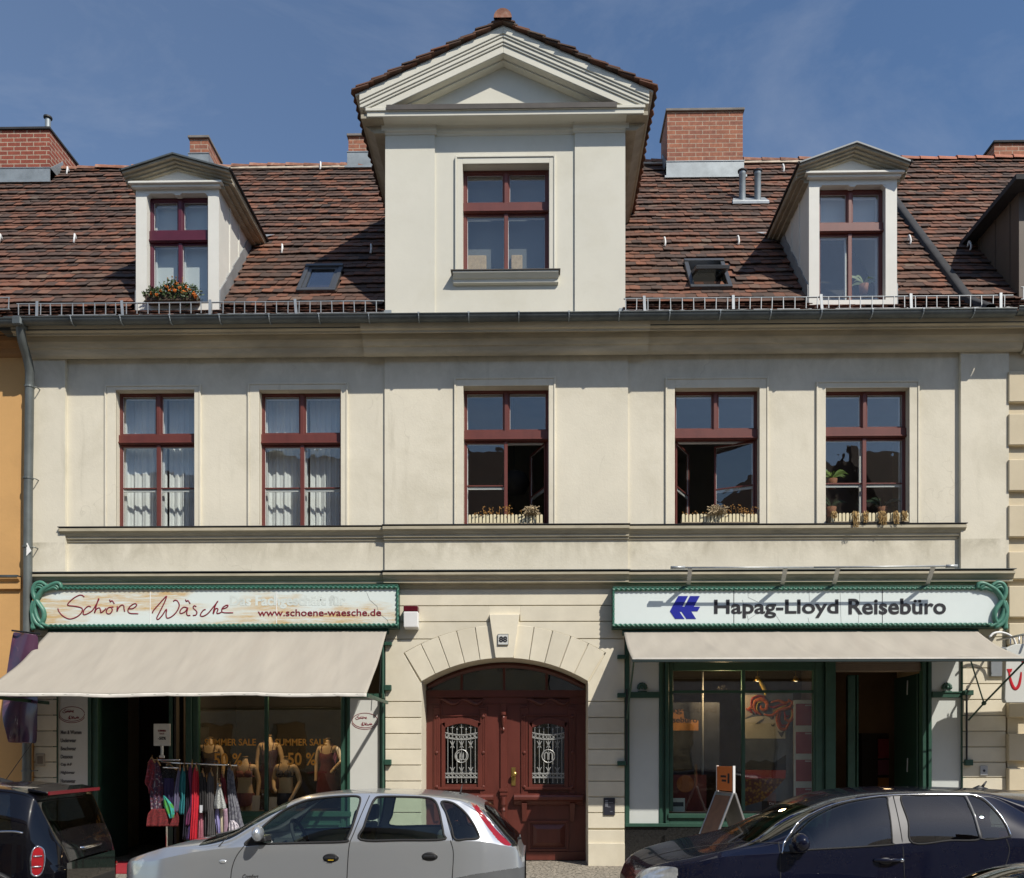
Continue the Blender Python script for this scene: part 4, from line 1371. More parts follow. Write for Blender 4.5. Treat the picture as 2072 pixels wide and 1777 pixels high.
cx_ = at(97, 250, yf_+0.25)
m = MB(); m.lathe([(0.055, cx_[1]-0.25), (0.055, at(97,242,yf_+0.25)[1])], (cx_[0], yf_+0.25, 0), 14); m.build("flue", ZINC, OH, smooth=True, auto=40)
zt_ = at(97, 240, yf_+0.25)[1]
MB().lathe([(0.05, zt_-0.02), (0.085, zt_), (0.085, zt_+0.03), (0.06, zt_+0.035)], (cx_[0], yf_+0.25, 0), 14).build("flue_cowl", M("dark_cowl", (0.05,0.05,0.05), 0.6, 0.3, bstr=0), OH, smooth=True, auto=40)
G = sub("gutter", OH)
mb = MB(); half_round(mb, -14, fx(42,-0.5), YGU, ZGU-0.02, 0.085); mb.build("gutter_channel", GUTTER, G, smooth=True, auto=40)
mb = MB(); mb.box(fx(30,-0.5), fx(50,-0.5), YGU-0.1, YGU+0.1, ZGU-0.12, ZGU+0.02); mb.build("gutter_end", GUTTER, G, bevel=0.02)
snow_guard(-13, fx(20,-0.36), 0, parent=OH)
for o in list(OH.children):
    if o.name.startswith("snow_guard"): o.location.z += 0.10
hook(5, 487, OH)
# downpipe between the houses
DP = sub("downpipe", HOUSE)
yd = -0.13
pts = spline([p3(40,655,-0.5), p3(45,690,-0.40), p3(55,725,-0.24), p3(60,752,-0.16), p3(60,775,yd)], 6) + [p3(57,1000,yd), p3(55,1390,yd), p3(54,1560,yd), (fx(54,yd), yd, PZ)]
mb = MB(); mb.tube(pts, 0.066, 14); mb.build("pipe", PIPE, DP, smooth=True)
for py, px in ((783,60),(968,57),(1107,56),(1560,54)):
    x, z = at(px, py, yd)
    MB().lathe([(0.066, z-0.018), (0.076, z-0.014), (0.076, z+0.014), (0.066, z+0.018)], (x, yd, 0), 16).build("pipe_clamp", PIPE, DP)
    mb = MB(); mb.tube([(x+0.07, yd, z), (x+0.10, yd+0.02, z), (x+0.10, 0, z)], 0.008, 6); mb.build("clamp_pin", PIPE, DP)
x, z = at(56, 1112, yd-0.067)
MB().hexa([(x-0.02,yd-0.069,z-0.1),(x+0.05,yd-0.06,z-0.02),(x+0.05,yd-0.055,z-0.02),(x-0.02,yd-0.06,z-0.1),(x-0.015,yd-0.069,z+0.1),(x+0.03,yd-0.062,z+0.02),(x+0.03,yd-0.055,z+0.02),(x-0.01,yd-0.06,z+0.1)]).build("torn_sticker", WHITE, DP)

BH = thing("beige_house", "beige house with grooved corner stones at the right edge of the picture", "house")
xb0 = fx(2037)+0.004
mb = MB(); mb.box(xb0+0.02, 24, 0.02, 9, 0, 8.35); mb.build("wall", BEIGE, BH)
mb = MB()
pys = [650]
py = 735
q = 0
mb2 = MB()
for i, (pa, pb) in enumerate(((754,816),(840,903),(932,995),(1024,1088),(1118,1173),(1187,1250),(1262,1305),(1420,1452),(1485,1540),(1554,1600),(1618,1680))):
    mb2.box(xb0, 24, -0.055, 0.06, fz(pb,2055), fz(pa,2055))
mb2.each("corner_stone", BEIGE, BH, bevel=0.01)
mb = MB()
mb.prof([(y if y < 0.2 else y, fz(py_-2, 2060, y)) for y, py_ in CP], fx(2064), 24); mb.build("cornice", CORNICE, BH, smooth=True, auto=35)
sub_roof(XV, 24, "roof_deck", BH)
NDX = 9.0
tiles(XV+0.06, 10.5, lambda x, y: False, 31, "roof", BH, dx=0.178)
ridge_row(XV, 10.5, 12, "ridge", BH, mat=M("new_ridge_clay", (0.36,0.13,0.075), 0.8, var=0.15, vs=5, bs=50, bstr=0.3, island=0.2))
G = sub("gutter", BH)
mb = MB(); half_round(mb, fx(2056,-0.5), 14, YGU, ZGU+0.03, 0.085); mb.build("gutter_channel", GUTTER, G, smooth=True, auto=40)
# brown clad dormer of the right neighbour, mostly outside the picture
ye_ = roof_at(1990, 500).y
xe_ = at(1990, 500, ye_)[0]
BR = M("brown_sheet_cladding", (0.10,0.075,0.055), 0.6, var=0.1, vs=4, bs=10, bstr=0.1)
mb = MB()
xc0 = fx(2062, 0.3)
ztop_ = at(1990, 492, ye_)[1]
mb.add([(xc0, 0.3, roof_z(0.3)-0.2), (xc0, 0.3, ztop_), (xc0, ye_+0.3, ztop_), (xc0+1.5, 0.3, roof_z(0.3)-0.2), (xc0+1.5, 0.3, ztop_), (xc0+1.5, ye_+0.3, ztop_)],
       [(0,2,1), (3,4,5), (0,1,4,3), (1,2,5,4), (0,3,5,2)])
ND = sub("dormer", BH)
mb.build("cheek", BR, ND)
mb = MB()
for yy in (0.55, 1.0, 1.5): mb.box(xc0-0.014, xc0+0.01, yy, yy+0.03, roof_z(yy), ztop_)
mb.build("standing_seam", BR, ND)
mb = MB(); mb.box(xc0-0.22, xc0+1.7, -0.02, ye_+0.25, ztop_-0.02, ztop_+0.06); mb.build("dormer_roof", LEAD, ND)
snow_guard(fx(2066,-0.36), 13, 0, parent=BH)
for o in list(BH.children):
    if o.name.startswith("snow_guard"): o.location.z += 0.12
yf_ = 5.3
chimney(2012, 2120, 290, 330, yf_, 0.6, BRICK_OLD, BH, 318)
p = roof_at(1965, 498, 0.06)
MB().add([(p.x-0.14, p.y, p.z+0.06), (p.x+0.30, p.y, p.z+0.0), (p.x+0.12, p.y-0.06, p.z-0.03), (p.x+0.05, p.y+0.05, p.z+0.06)], [(0,2,1), (0,1,3)]).build("lead_apron", GALV, BH)

hook(1957, 502, BH)
# ------------------------------------------------------------------ carriage door
DOOR = sub("carriage_door", HOUSE)
yd = 0.64
def dx_(px): return fx(px, yd)
def dz_(py): return fz(py, 1036, yd)
zsp_ = dz_(1385)
ztr = dz_(1404)
mb = MB()
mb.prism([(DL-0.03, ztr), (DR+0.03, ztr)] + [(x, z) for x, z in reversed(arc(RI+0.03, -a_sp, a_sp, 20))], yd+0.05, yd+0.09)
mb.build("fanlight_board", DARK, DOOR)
mb = MB()
mb.box(DL-0.03, DR+0.03, yd-0.05, yd+0.1, ztr-0.05, ztr+0.055)
mb.box(DL-0.03, DR+0.03, yd-0.02, yd+0.1, ztr-0.16, ztr-0.05)
for px in (934, 1020, 1106):
    mb.box(dx_(px)-0.02, dx_(px)+0.02, yd-0.0, yd+0.06, ztr+0.055, az+math.sqrt(RI**2-(dx_(px)-axc)**2)-0.02)
rim = arc(RI-0.05, -a_sp, a_sp, 20)
mb.tube([(x, yd+0.02, z) for x, z in rim], 0.05, 6)
mb.build("fanlight_bars", DOORRED, DOOR)
mb = MB(); mb.prism([(DL, ztr+0.05), (DR, ztr+0.05)] + list(reversed(arc(RI-0.02, -a_sp, a_sp, 20))), yd+0.028, yd+0.034); mb.build("fanlight_pane", SHOPGLASS, DOOR)
# fixed side strips and two leaves
LEAFS = []
zd0, zd1 = PZ+0.01, ztr-0.16
def swag(mb, x0, x1, z, y, dip):
    n = 10
    mb.tube([(x0+(x1-x0)*i/n, y, z - dip*math.sin(math.pi*i/n) + 0.03*math.sin(2*math.pi*i/n)) for i in range(n+1)], [0.012+0.02*math.sin(math.pi*i/n) for i in range(n+1)], 8)
def leaf(px0, px1, wpx0, wpx1, pilasters):
    L = sub("door_leaf", DOOR)
    x0, x1 = dx_(px0), dx_(px1)
    wx0_, wx1_ = dx_(wpx0), dx_(wpx1)
    wz1_, wz0_ = dz_(1462), dz_(1587)
    mb = MB()
    mb.wall(x0, x1, zd0, zd1, [(wx0_, wx1_, wz0_, wz1_)], yd, yd+0.08)
    mb.build("panel", DOORRED, L)
    mb = MB()
    # window moulding with curved head
    mb.box(wx0_-0.06, wx0_, yd-0.03, yd+0.01, wz0_-0.05, wz1_); mb.box(wx1_, wx1_+0.06, yd-0.03, yd+0.01, wz0_-0.05, wz1_)
    n = 12
    up = [(wx0_-0.06+(wx1_-wx0_+0.12)*i/n, wz1_-0.02+0.10*math.sin(math.pi*i/n)**0.8) for i in range(n+1)]
    dn = [(wx1_+0.002-(wx1_-wx0_+0.004)*i/n, wz1_-0.09+0.07*math.sin(math.pi*i/n)) for i in range(n+1)]
    mb.prism(up+dn, yd-0.03, yd+0.01)
    mb.box(wx0_-0.12, wx1_+0.12, yd-0.045, yd+0.01, wz0_-0.09, wz0_-0.045)
    # upper panel with carved swag
    zt0_, zt1_ = dz_(1445), dz_(1420)
    mb.frame(wx0_-0.08, wx1_+0.08, zt0_-0.04, zt1_+0.06, 0.025, yd-0.02, yd+0.01)
    swag(mb, wx0_-0.1, (wx0_+wx1_)/2, dz_(1415), yd-0.02, 0.06); swag(mb, (wx0_+wx1_)/2, wx1_+0.1, dz_(1415), yd-0.02, 0.06)
    for px in pilasters:
        xx = dx_(px)
        mb.box(xx-0.055, xx+0.055, yd-0.022, yd+0.005, dz_(1612), dz_(1428))
        for k in (-0.03, 0.0, 0.03): mb.box(xx+k-0.006, xx+k+0.006, yd-0.03, yd-0.02, dz_(1600), dz_(1445))
        for py in (1450, 1523, 1592):
            mb.ball((xx, yd-0.03, dz_(py)), 0.028, 0.02, 0.028, 10, 6)
        mb.box(xx-0.065, xx+0.065, yd-0.035, yd+0.005, dz_(1436), dz_(1432))
    # shelf moulding
    xs0, xs1 = dx_(pilasters[0])-0.17, dx_(pilasters[1])+0.17
    mb.prof([(yd+0.01, dz_(1606)), (yd-0.10, dz_(1608)), (yd-0.125, dz_(1612)), (yd-0.12, dz_(1618)), (yd-0.08, dz_(1621)), (yd-0.04, dz_(1628)), (yd+0.01, dz_(1630))], xs0, xs1)
    for px in pilasters:
        xx = dx_(px)
        mb.hexa([(xx-0.035, yd-0.03, dz_(1662)), (xx+0.035, yd-0.03, dz_(1662)), (xx+0.035, yd, dz_(1662)), (xx-0.035, yd, dz_(1662)),
                 (xx-0.045, yd-0.09, dz_(1625)), (xx+0.045, yd-0.09, dz_(1625)), (xx+0.045, yd, dz_(1625)), (xx-0.045, yd, dz_(1625))])
    # lower raised panel
    a, b, c, d = wx0_-0.07, wx1_+0.07, dz_(1722), dz_(1660)
    mb.frame(a, b, c, d, 0.04, yd-0.03, yd+0.005)
    mb.hexa([(a+0.06, yd, c+0.06), (b-0.06, yd, c+0.06), (b-0.06, yd+0.001, d-0.06), (a+0.06, yd+0.001, d-0.06),
             (a+0.14, yd-0.05, c+0.14), (b-0.14, yd-0.05, c+0.14), (b-0.14, yd-0.05, d-0.14), (a+0.14, yd-0.05, d-0.14)])
    mb.box(x0+0.02, x1-0.02, yd-0.025, yd+0.005, zd0, zd0+0.14)
    mb.build("mouldings", DOORRED, L, bevel=0.004)
    mb = MB(); mb.box(wx0_, wx1_, yd+0.045, yd+0.05, wz0_, wz1_); mb.build("pane", SHOPGLASS, L)
    # iron grille
    mb = MB()
    yg = yd-0.005
    W_ = wx1_-wx0_; H_ = wz1_-wz0_
    n = 7
    for i in range(n):
        x = wx0_+W_*(0.08+0.84*i/(n-1))
        t = [0.90, 0.95, 0.87, 0.95, 0.87, 0.95, 0.90][i]
        mb.tube([(x, yg, wz0_+H_*0.03), (x, yg, wz0_+H_*t)], 0.0055, 5)
        mb.lathe([(0.001, wz0_+H_*t+0.05), (0.013, wz0_+H_*t+0.012), (0.001, wz0_+H_*t-0.004)][::-1], (x, yg, 0), 6)
        mb.ball((x, yg, wz0_+H_*0.03), 0.011, 0.011, 0.011, 6, 4)
        if i in (1, 3, 5):
            mb.tube([(x-0.03, yg, wz0_+H_*(t-0.03)), (x+0.03, yg, wz0_+H_*(t-0.03))], 0.006, 5)
            for hh, s_ in ((0.64, 1), (0.22, 1)):
                for q_ in (-1, 0, 1):
                    mb.tube(spline([(x, yg, wz0_+H_*(hh-0.02)), (x+q_*0.02, yg, wz0_+H_*(hh+0.03)), (x+q_*0.038, yg, wz0_+H_*(hh+0.055*s_))], 3), 0.008, 5)
                mb.tube(spline([(x-0.03, yg, wz0_+H_*(hh-0.05)), (x, yg, wz0_+H_*(hh-0.015)), (x+0.03, yg, wz0_+H_*(hh-0.05))], 3), 0.007, 5)
    def bandz(h0, h1, sag):
        for h in (h0, h1):
            mb.tube([(wx0_+W_*i/10, yg-0.004, wz0_+H_*(h - sag*math.sin(math.pi*i/10))) for i in range(11)], 0.009, 5)
        for i in range(9):
            s = (i+0.5)/9
            zc_ = wz0_+H_*((h0+h1)/2 - sag*math.sin(math.pi*s)); r_ = H_*(h1-h0)*0.36
            mb.tube([(wx0_+W_*s+r_*math.cos(a), yg-0.004, zc_+r_*math.sin(a)) for a in [2*math.pi*k/8 for k in range(8)]], 0.006, 4, closed=True)
    bandz(0.755, 0.835, 0.035); bandz(0.105, 0.175, 0.0)
    xc_, zc_ = (wx0_+wx1_)/2, wz0_+H_*0.455
    mb.tube([(xc_+0.105*math.cos(a), yg-0.006, zc_+0.105*math.sin(a)) for a in [2*math.pi*k/24 for k in range(24)]], 0.008, 6, closed=True)
    # monogram
    if px0 < 1000:
        for k in (-0.05, 0.0, 0.05):
            mb.tube(spline([(xc_+k-0.02, yg-0.008, zc_+0.06), (xc_+k-0.03, yg-0.008, zc_-0.02), (xc_+k, yg-0.008, zc_-0.065), (xc_+k+0.03, yg-0.008, zc_-0.02), (xc_+k+0.03, yg-0.008, zc_+0.06)], 4), 0.008, 5)
        mb.tube(spline([(xc_-0.03, yg-0.01, zc_+0.07), (xc_-0.085, yg-0.01, zc_+0.02), (xc_-0.08, yg-0.01, zc_-0.05), (xc_-0.02, yg-0.01, zc_-0.08)], 4), 0.008, 5)
    else:
        for k in (-0.035, 0.035):
            mb.tube(spline([(xc_+k-0.025, yg-0.008, zc_-0.06), (xc_+k-0.025, yg-0.008, zc_+0.03), (xc_+k, yg-0.008, zc_+0.062), (xc_+k+0.025, yg-0.008, zc_+0.03), (xc_+k+0.025, yg-0.008, zc_-0.06)], 4), 0.009, 5)
    mb.build("grille", M("silver_grille_paint", (0.40,0.41,0.40), 0.45, 0.3, var=0.1, bstr=0) if "silver_grille_paint" not in bpy.data.materials else bpy.data.materials["silver_grille_paint"], L)
    return L
leaf(849, 1013, 901, 967, (884, 978))
L2 = leaf(1014, 1192, 1077, 1142, (1061, 1158))
mb = MB(); mb.box(DL-0.05, dx_(851), yd+0.0, yd+0.09, zd0, zd1); mb.box(dx_(1189), DR+0.05, yd, yd+0.09, zd0, zd1); mb.build("door_frame", DOORRED, DOOR)
# dark passage behind the door glass
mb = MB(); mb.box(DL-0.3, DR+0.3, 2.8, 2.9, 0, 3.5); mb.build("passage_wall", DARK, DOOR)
# central cover strip with turned column
mb = MB()
xc = dx_(1019)
mb.box(xc-0.055, xc+0.055, yd-0.035, yd+0.0, zd0, dz_(1600))
mb.box(xc-0.05, xc+0.05, yd-0.03, yd, dz_(1600), zd1)
prf = [(0.02,1480),(0.024,1476),(0.012,1472),(0.03,1462),(0.034,1452),(0.02,1449),(0.045,1447),(0.045,1441)]
mb.lathe([(r, dz_(p)) for r, p in prf], (xc, yd-0.045, 0), 12)
mb.box(xc-0.07, xc+0.07, yd-0.06, yd, dz_(1602), dz_(1596)); mb.box(xc-0.06, xc+0.06, yd-0.05, yd, dz_(1610), dz_(1604))
mb.lathe([(0.045, dz_(1640)), (0.03, dz_(1634)), (0.05, dz_(1628)), (0.04, dz_(1612))], (xc, yd-0.04, 0), 12)
mb.lathe([(0.03, dz_(1690)), (0.045, dz_(1680)), (0.045, dz_(1648)), (0.05, dz_(1642))], (xc, yd-0.035, 0), 12)
mb.build("cover_strip", DOORRED, DOOR, bevel=0.004)
H = sub("handle", DOOR)
hx = dx_(1039)
MB().box(hx-0.035, hx+0.035, yd-0.012, yd-0.001, dz_(1590), dz_(1553)).build("plate", BRASS, H, bevel=0.004)
m = MB(); m.lathe([(0.012,-0.05),(0.012,-0.03),(0.038,-0.055),(0.042,-0.075),(0.03,-0.095),(0.001,-0.1)][::-1], (hx+0.02, yd, dz_(1566)), 14, "y"); m.build("knob", BRASS, H, smooth=True)

# door bell plate on the right pier, house number, alarm box
o = thing("intercom_panel", "small dark door intercom panel on the pier right of the big red door", "intercom", (fx(1233), yv+0.004, fz(1632)))
x, z = fx(1233), fz(1632)
PLATE = M("dark_plate", (0.035,0.036,0.05), 0.4, 0.3, bstr=0)
MB().box(x-0.088, x+0.088, yv-0.018, yv+0.004, z-0.135, z+0.135).build("plate", PLATE, o, bevel=0.004)
for k in range(4):
    MB().box(x-0.065, x-0.02, yv-0.022, yv-0.018, z+0.085-k*0.028, z+0.10-k*0.028).build("bell_button", M("grey_button", (0.25,0.26,0.3), 0.5, bstr=0) if k == 0 else bpy.data.materials["grey_button"], o)
for k, (a, b) in enumerate(((-0.01,0.06),(-0.03,0.02),(0.01,0.05))):
    MB().box(x+a, x+b, yv-0.020, yv-0.018, z+0.06-k*0.07, z+0.066-k*0.07).build("name_strip", bpy.data.materials["grey_button"], o)
o = thing("house_number_plate", "small white enamel plate with number 88 on the keystone", "number plate", (fx(1018), -0.04, fz(1294)))
x, z = fx(1018,-0.05), fz(1294,1036,-0.05)
MB().box(x-0.083, x+0.083, -0.055, -0.035, z-0.085, z+0.085).build("plate", PANELW, o, bevel=0.004)
BLK = M("black_letter", (0.015,0.015,0.02), 0.5, bstr=0)
text_mesh("digits", "88", 0.1, BLK, o, (x-0.064, -0.057, z-0.045), w=0.128, h=0.092, bold=0.004)
MB().frame(x-0.083, x+0.083, z-0.085, z+0.085, 0.006, -0.057, -0.0555).build("rim", BLK, o)
AX = (fx(817,-0.1), fx(846,-0.1)); AZ = (fz(1272,1036,-0.1), fz(1226,1036,-0.1))
o = thing("alarm_box", "white burglar alarm box with dark red top beside the left shop sign", "alarm box", (sum(AX)/2, 0.03, AZ[0]))
MB().hexa([(AX[0], -0.12, AZ[0]+0.02), (AX[1], -0.12, AZ[0]+0.02), (AX[1], yv, AZ[0]), (AX[0], yv, AZ[0]), (AX[0], -0.14, AZ[1]-0.09), (AX[1], -0.14, AZ[1]-0.09), (AX[1], yv, AZ[1]-0.09), (AX[0], yv, AZ[1]-0.09)]).build("case", WHITE, o, bevel=0.012, seg=2)
MB().box(AX[0], AX[1], -0.135, yv, AZ[1]-0.088, AZ[1]).build("lens", M("dark_red_lens", (0.10,0.006,0.014), 0.25, bstr=0), o, bevel=0.01, seg=2)
# ------------------------------------------------------------------ shop fronts
YF, YGL = 0.09, 0.16
def fz0(py, px=1036, Y=YF): return at(px, py, Y)[1]
ZSH = fz(1290)-0.0
def sbox(mb, pa, pb, ya, yb, za, zb):   # box from picture columns and rows on the shop plane
    mb.box(fx(pa, YF), fx(pb, YF), ya, yb, za if za < 9e8 else 0, zb)
def carved_knob(parent, px, py):
    x, z = at(px, py, YF)
    mb = MB()
    for k in range(7):
        a = math.pi*(k/6)
        mb.ball((x+0.055*math.cos(a), YF-0.035, z+0.015+0.055*math.sin(a)), 0.03, 0.02, 0.03, 8, 6)
    mb.ball((x, YF-0.05, z+0.02), 0.03, 0.02, 0.03, 8, 6)
    mb.box(x-0.07, x+0.07, YF-0.05, YF, z-0.05, z-0.035)
    return mb.build("carved_leaf", GREEN, parent, smooth=True)

# ---- left: underwear shop
LS = sub("lingerie_shop_front", HOUSE)
zgb = fz0(1640)
mb = MB()
def V(mb, pa, pb, z0_=PZ, z1_=ZSH, y0=YF, y1=0.2): mb.box(fx(pa,YF), fx(pb,YF), y0, y1, z0_, z1_)
V(mb, 111, 119, y0=YF-0.06); V(mb, 769, 779, y0=YF-0.06)
V(mb, 179, 186, y0=YF-0.03); V(mb, 186, 193, y0=YF-0.0); V(mb, 193, 200, y0=YF-0.03)
V(mb, 690, 697, y0=YF-0.02); V(mb, 697, 703, y0=YF+0.02); V(mb, 703, 709, y0=YF-0.03)
V(mb, 362, 372, y0=YF+0.25, y1=0.5); V(mb, 377, 388, y0=YF-0.01); V(mb, 388, 400, y0=YF+0.02)
mb.box(fx(709,YF), fx(769,YF), YF-0.05, 0.2, fz0(1412), fz0(1404))
mb.each("post", GREEN, LS, bevel=0.006)
mb = MB()
mb.box(fx(388,YF), fx(709,YF), YF+0.001, 0.22, PZ, zgb-0.03)
mb.box(fx(386,YF), fx(711,YF), YF-0.05, 0.22, zgb-0.10, zgb-0.02)
for pa, pb in ((405, 535), (545, 690)):
    mb.frame(fx(pa,YF), fx(pb,YF), PZ+0.16, zgb-0.2, 0.04, YF-0.02, YF+0.01)
mb.build("stall_riser", GREEN, LS, bevel=0.006)
mb = MB()
mb.box(fx(536,YGL), fx(543,YGL), YGL-0.03, YGL+0.03, zgb-0.03, ZSH)
mb.box(fx(398,YGL), fx(692,YGL), YGL-0.03, YGL+0.03, fz0(1372), ZSH)
mb.build("glazing_frame", GREEN, LS, bevel=0.004)
for pa, pb in ((400, 536), (543, 691)):
    MB().box(fx(pa,YGL), fx(pb,YGL), YGL-0.004, YGL+0.004, zgb-0.02, fz0(1372)).build("shop_window_pane", SHOPGLASS, LS)
for pa, pb, zz in ((119, 179, PZ), (709, 769, PZ)):
    P = MB().box(fx(pa,YF), fx(pb,YF), YF-0.02, 0.18, zz, fz0(1412) if pa > 400 else ZSH).build("white_panel", PANELW, LS)
RED = M("dark_red_letters", (0.21,0.012,0.03), 0.4, bstr=0)
GREYT = M("grey_letters", (0.10,0.10,0.11), 0.6, bstr=0)
# oval logo with handwriting on both panels
SCH = [[(600,290),(575,272),(540,275),(480,310),(430,362),(440,378),(500,385),(570,402),(580,430),(555,470),(500,505),(440,515),(380,485),(340,440),(328,408)],
       [(668,392),(640,385),(600,420),(588,462),(605,472),(645,455),(690,420),(745,325),(746,308),(732,350),(704,455),(724,415),(755,402),(766,425),(770,452),(800,432),(825,405)],
       [(880,396),(850,400),(826,432),(836,460),(866,460),(888,425),(880,396),(900,392)],
       [(860,316),(868,340),(884,328),(898,342),(908,360)],
       [(940,382),(936,440),(950,405),(978,375),(1004,378),(1008,410),(1014,440)],
       [(1050,410),(1100,408),(1138,376),(1120,358),(1072,385),(1048,430),(1072,458),(1155,462)],
       [(1300,456),(1312,428),(1380,350),(1438,286),(1444,292),(1422,350),(1372,450),(1345,505),(1360,520),(1400,480),(1445,415),(1440,470),(1452,507),(1500,490),(1550,440),(1576,380),(1562,336),(1535,322),(1514,335)],
       [(1664,402),(1620,395),(1585,432),(1592,460),(1638,440),(1664,400),(1652,455),(1664,480),(1690,478)],
       [(1640,316),(1650,336),(1666,326),(1678,342),(1688,360)],
       [(1752,390),(1730,380),(1720,402),(1756,440),(1748,474),(1716,480)],
       [(1848,418),(1822,428),(1792,476),(1820,488),(1870,460),(1925,395),(1972,336),(1960,350),(1932,420),(1925,464),(1948,412),(1974,414),(1962,456),(1985,458),(2010,445)],
       [(2010,415),(2060,400),(2078,378),(2056,376),(2022,402),(2014,440),(2045,452),(2130,452)]]
def script(name, mat, parent, place, r, strokes=SCH):
    mb = MB()
    for s_ in strokes:
        mb.tube(spline([place(a, b) for a, b in s_], 4), r, 6, flat=0.35)
    return mb.build(name, mat, parent, smooth=True)
def oval_logo(px, py, parent):
    x, z = at(px, py, YF)
    y = YF-0.023
    k = 0.35/1850
    def pl(a, b):
        if a < 1230: return (x-0.15+(a-330)*k*1.15, y, z+0.045-(b-390)*k*1.3)
        return (x-0.06+(a-1300)*k*1.15, y, z-0.055-(b-400)*k*1.3)
    script("oval_script", RED, parent, pl, 0.0045)
    mb = MB()
    for rr, dz_0, a0, a1 in ((1.0, 0, 0.1, 6.3), (1.04, -0.02, 3.3, 6.0)):
        mb.tube([(x+0.20*rr*math.cos(a0+(a1-a0)*i/40), y, z+dz_0+0.115*rr*math.sin(a0+(a1-a0)*i/40)) for i in range(41)], 0.0045, 5, flat=0.4)
    mb.build("oval_ring", RED, parent)
oval_logo(147, 1445, LS); oval_logo(739, 1458, LS)
for i, (t, w_) in enumerate((("Men & Women", 0.33), ("Underwear", 0.245), ("Beachwear", 0.245), ("Dessous", 0.19), ("Cup A-F", 0.175), ("Nightwear", 0.225), ("Homewear", 0.235))):
    x, z = at(124.5, 1486+16.4*i, YF)
    text_mesh("panel_lettering", t, 0.08, GREYT, LS, (x, YF-0.024, z), w=w_, h=0.062, bold=0.002)
# entrance recess and door
mb = MB()
mb.box(fx(200,0.5), fx(206,0.5), 0.2, 1.4, PZ, ZSH); mb.box(fx(352,0.5), fx(360,0.5), 0.3, 1.5, PZ, ZSH)
mb.each("entrance_jamb", GREEN, LS)
mb = MB()
mb.box(fx(207,1.0), fx(222,1.0), 0.95, 1.0, PZ, ZSH); mb.box(fx(228,1.0), fx(233,1.0), 0.98, 1.02, PZ, ZSH)
mb.build("open_door_leaf", GREEN, LS, bevel=0.01)
mb = MB(); mb.tube([p3(229,1483,0.94), p3(229,1502,0.94)], 0.012, 8); mb.build("door_pull", STEEL, LS)
# shop room
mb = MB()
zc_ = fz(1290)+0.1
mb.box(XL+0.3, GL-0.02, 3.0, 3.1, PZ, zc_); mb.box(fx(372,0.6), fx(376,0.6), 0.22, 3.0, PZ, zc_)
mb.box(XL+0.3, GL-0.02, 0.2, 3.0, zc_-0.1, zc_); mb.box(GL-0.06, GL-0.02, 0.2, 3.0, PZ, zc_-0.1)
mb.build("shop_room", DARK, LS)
mb = MB(); mb.box(fx(400,0.3), fx(709,0.3), 0.22, 1.5, PZ, zgb-0.06); mb.build("display_floor", M("display_floor", (0.16,0.12,0.09), 0.8, bstr=0), LS)
SALE = M("orange_sale_lettering", (0.80,0.38,0.07), 0.5, bstr=0)
for t, pa, pb, pt, pm in (("SUMMER SALE", 414, 518, 1495, 1509), ("SUMMER SALE", 557, 662, 1495, 1509), ("50 %", 433, 490, 1524, 1550), ("50 %", 582, 639, 1523, 1549)):
    x0, z0_ = at(pa, pm, YGL-0.006); x1, z1_ = at(pb, pt, YGL-0.006)
    text_mesh("sale_lettering", t, 0.1, SALE, LS, (x0, YGL-0.007, z0_), w=x1-x0, h=z1_-z0_, bold=0.002, depth=0.0005)

# ---- right: travel agency
RS = sub("travel_agency_front", HOUSE)
zgr, zbase = fz0(1642), fz0(1667)
mb = MB()
V(mb, 1264, 1273, zbase, y0=YF-0.06); V(mb, 1943, 1951, y0=YF-0.06)
V(mb, 1333, 1340, zbase, y0=YF-0.03); V(mb, 1340, 1346, zbase, y0=YF+0.01); V(mb, 1346, 1353, zbase, y0=YF-0.03)
V(mb, 1651, 1664, zbase, y0=YF-0.0); V(mb, 1664, 1670, y0=YF+0.03); V(mb, 1670, 1690, y0=YF-0.03)
V(mb, 1866, 1873, y0=YF-0.02); V(mb, 1873, 1877, y0=YF+0.02); V(mb, 1877, 1884, y0=YF-0.03)
mb.each("post", GREEN, RS, bevel=0.006)
mb = MB()
for pa, pb in ((1273, 1333), (1884, 1943)):
    mb.box(fx(pa,YF), fx(pb,YF), YF-0.05, 0.2, fz0(1413), fz0(1402)); mb.box(fx(pa,YF), fx(pb,YF), YF-0.065, 0.2, fz0(1404), fz0(1401))
mb.box(fx(1264,YF), fx(1353,YF), YF-0.07, 0.2, zbase-0.04, zbase+0.012)
mb.each("rail", GREEN, RS, bevel=0.004)
carved_knob(RS, 1299, 1394); carved_knob(RS, 1914, 1394)
mb = MB()
mb.box(fx(1353,YF), fx(1651,YF), YF-0.02, 0.22, zbase-0.04, zgr-0.05)
mb.box(fx(1351,YF), fx(1653,YF), YF-0.06, 0.22, zgr-0.10, zgr-0.03)
mb.box(fx(1351,YF), fx(1653,YF), YF-0.045, 0.22, zbase-0.045, zbase+0.02)
mb.build("sill_rail", GREEN, RS, bevel=0.006)
mb = MB()
mb.box(fx(1353,YGL), fx(1361,YGL), YGL-0.05, YGL+0.03, zgr, ZSH); mb.box(fx(1644,YGL), fx(1652,YGL), YGL-0.05, YGL+0.03, zgr, ZSH)
mb.box(fx(1361,YGL), fx(1644,YGL), YGL-0.05, YGL+0.03, fz0(1357), ZSH)
mb.box(fx(1361,YGL), fx(1644,YGL), YGL-0.03, YGL+0.02, fz0(1402.5), fz0(1397))
mb.box(fx(1500,YGL), fx(1507,YGL), YGL-0.03, YGL+0.02, zgr, fz0(1402.5)); mb.box(fx(1500,YGL), fx(1507,YGL), YGL-0.03, YGL+0.02, fz0(1397), fz0(1357))
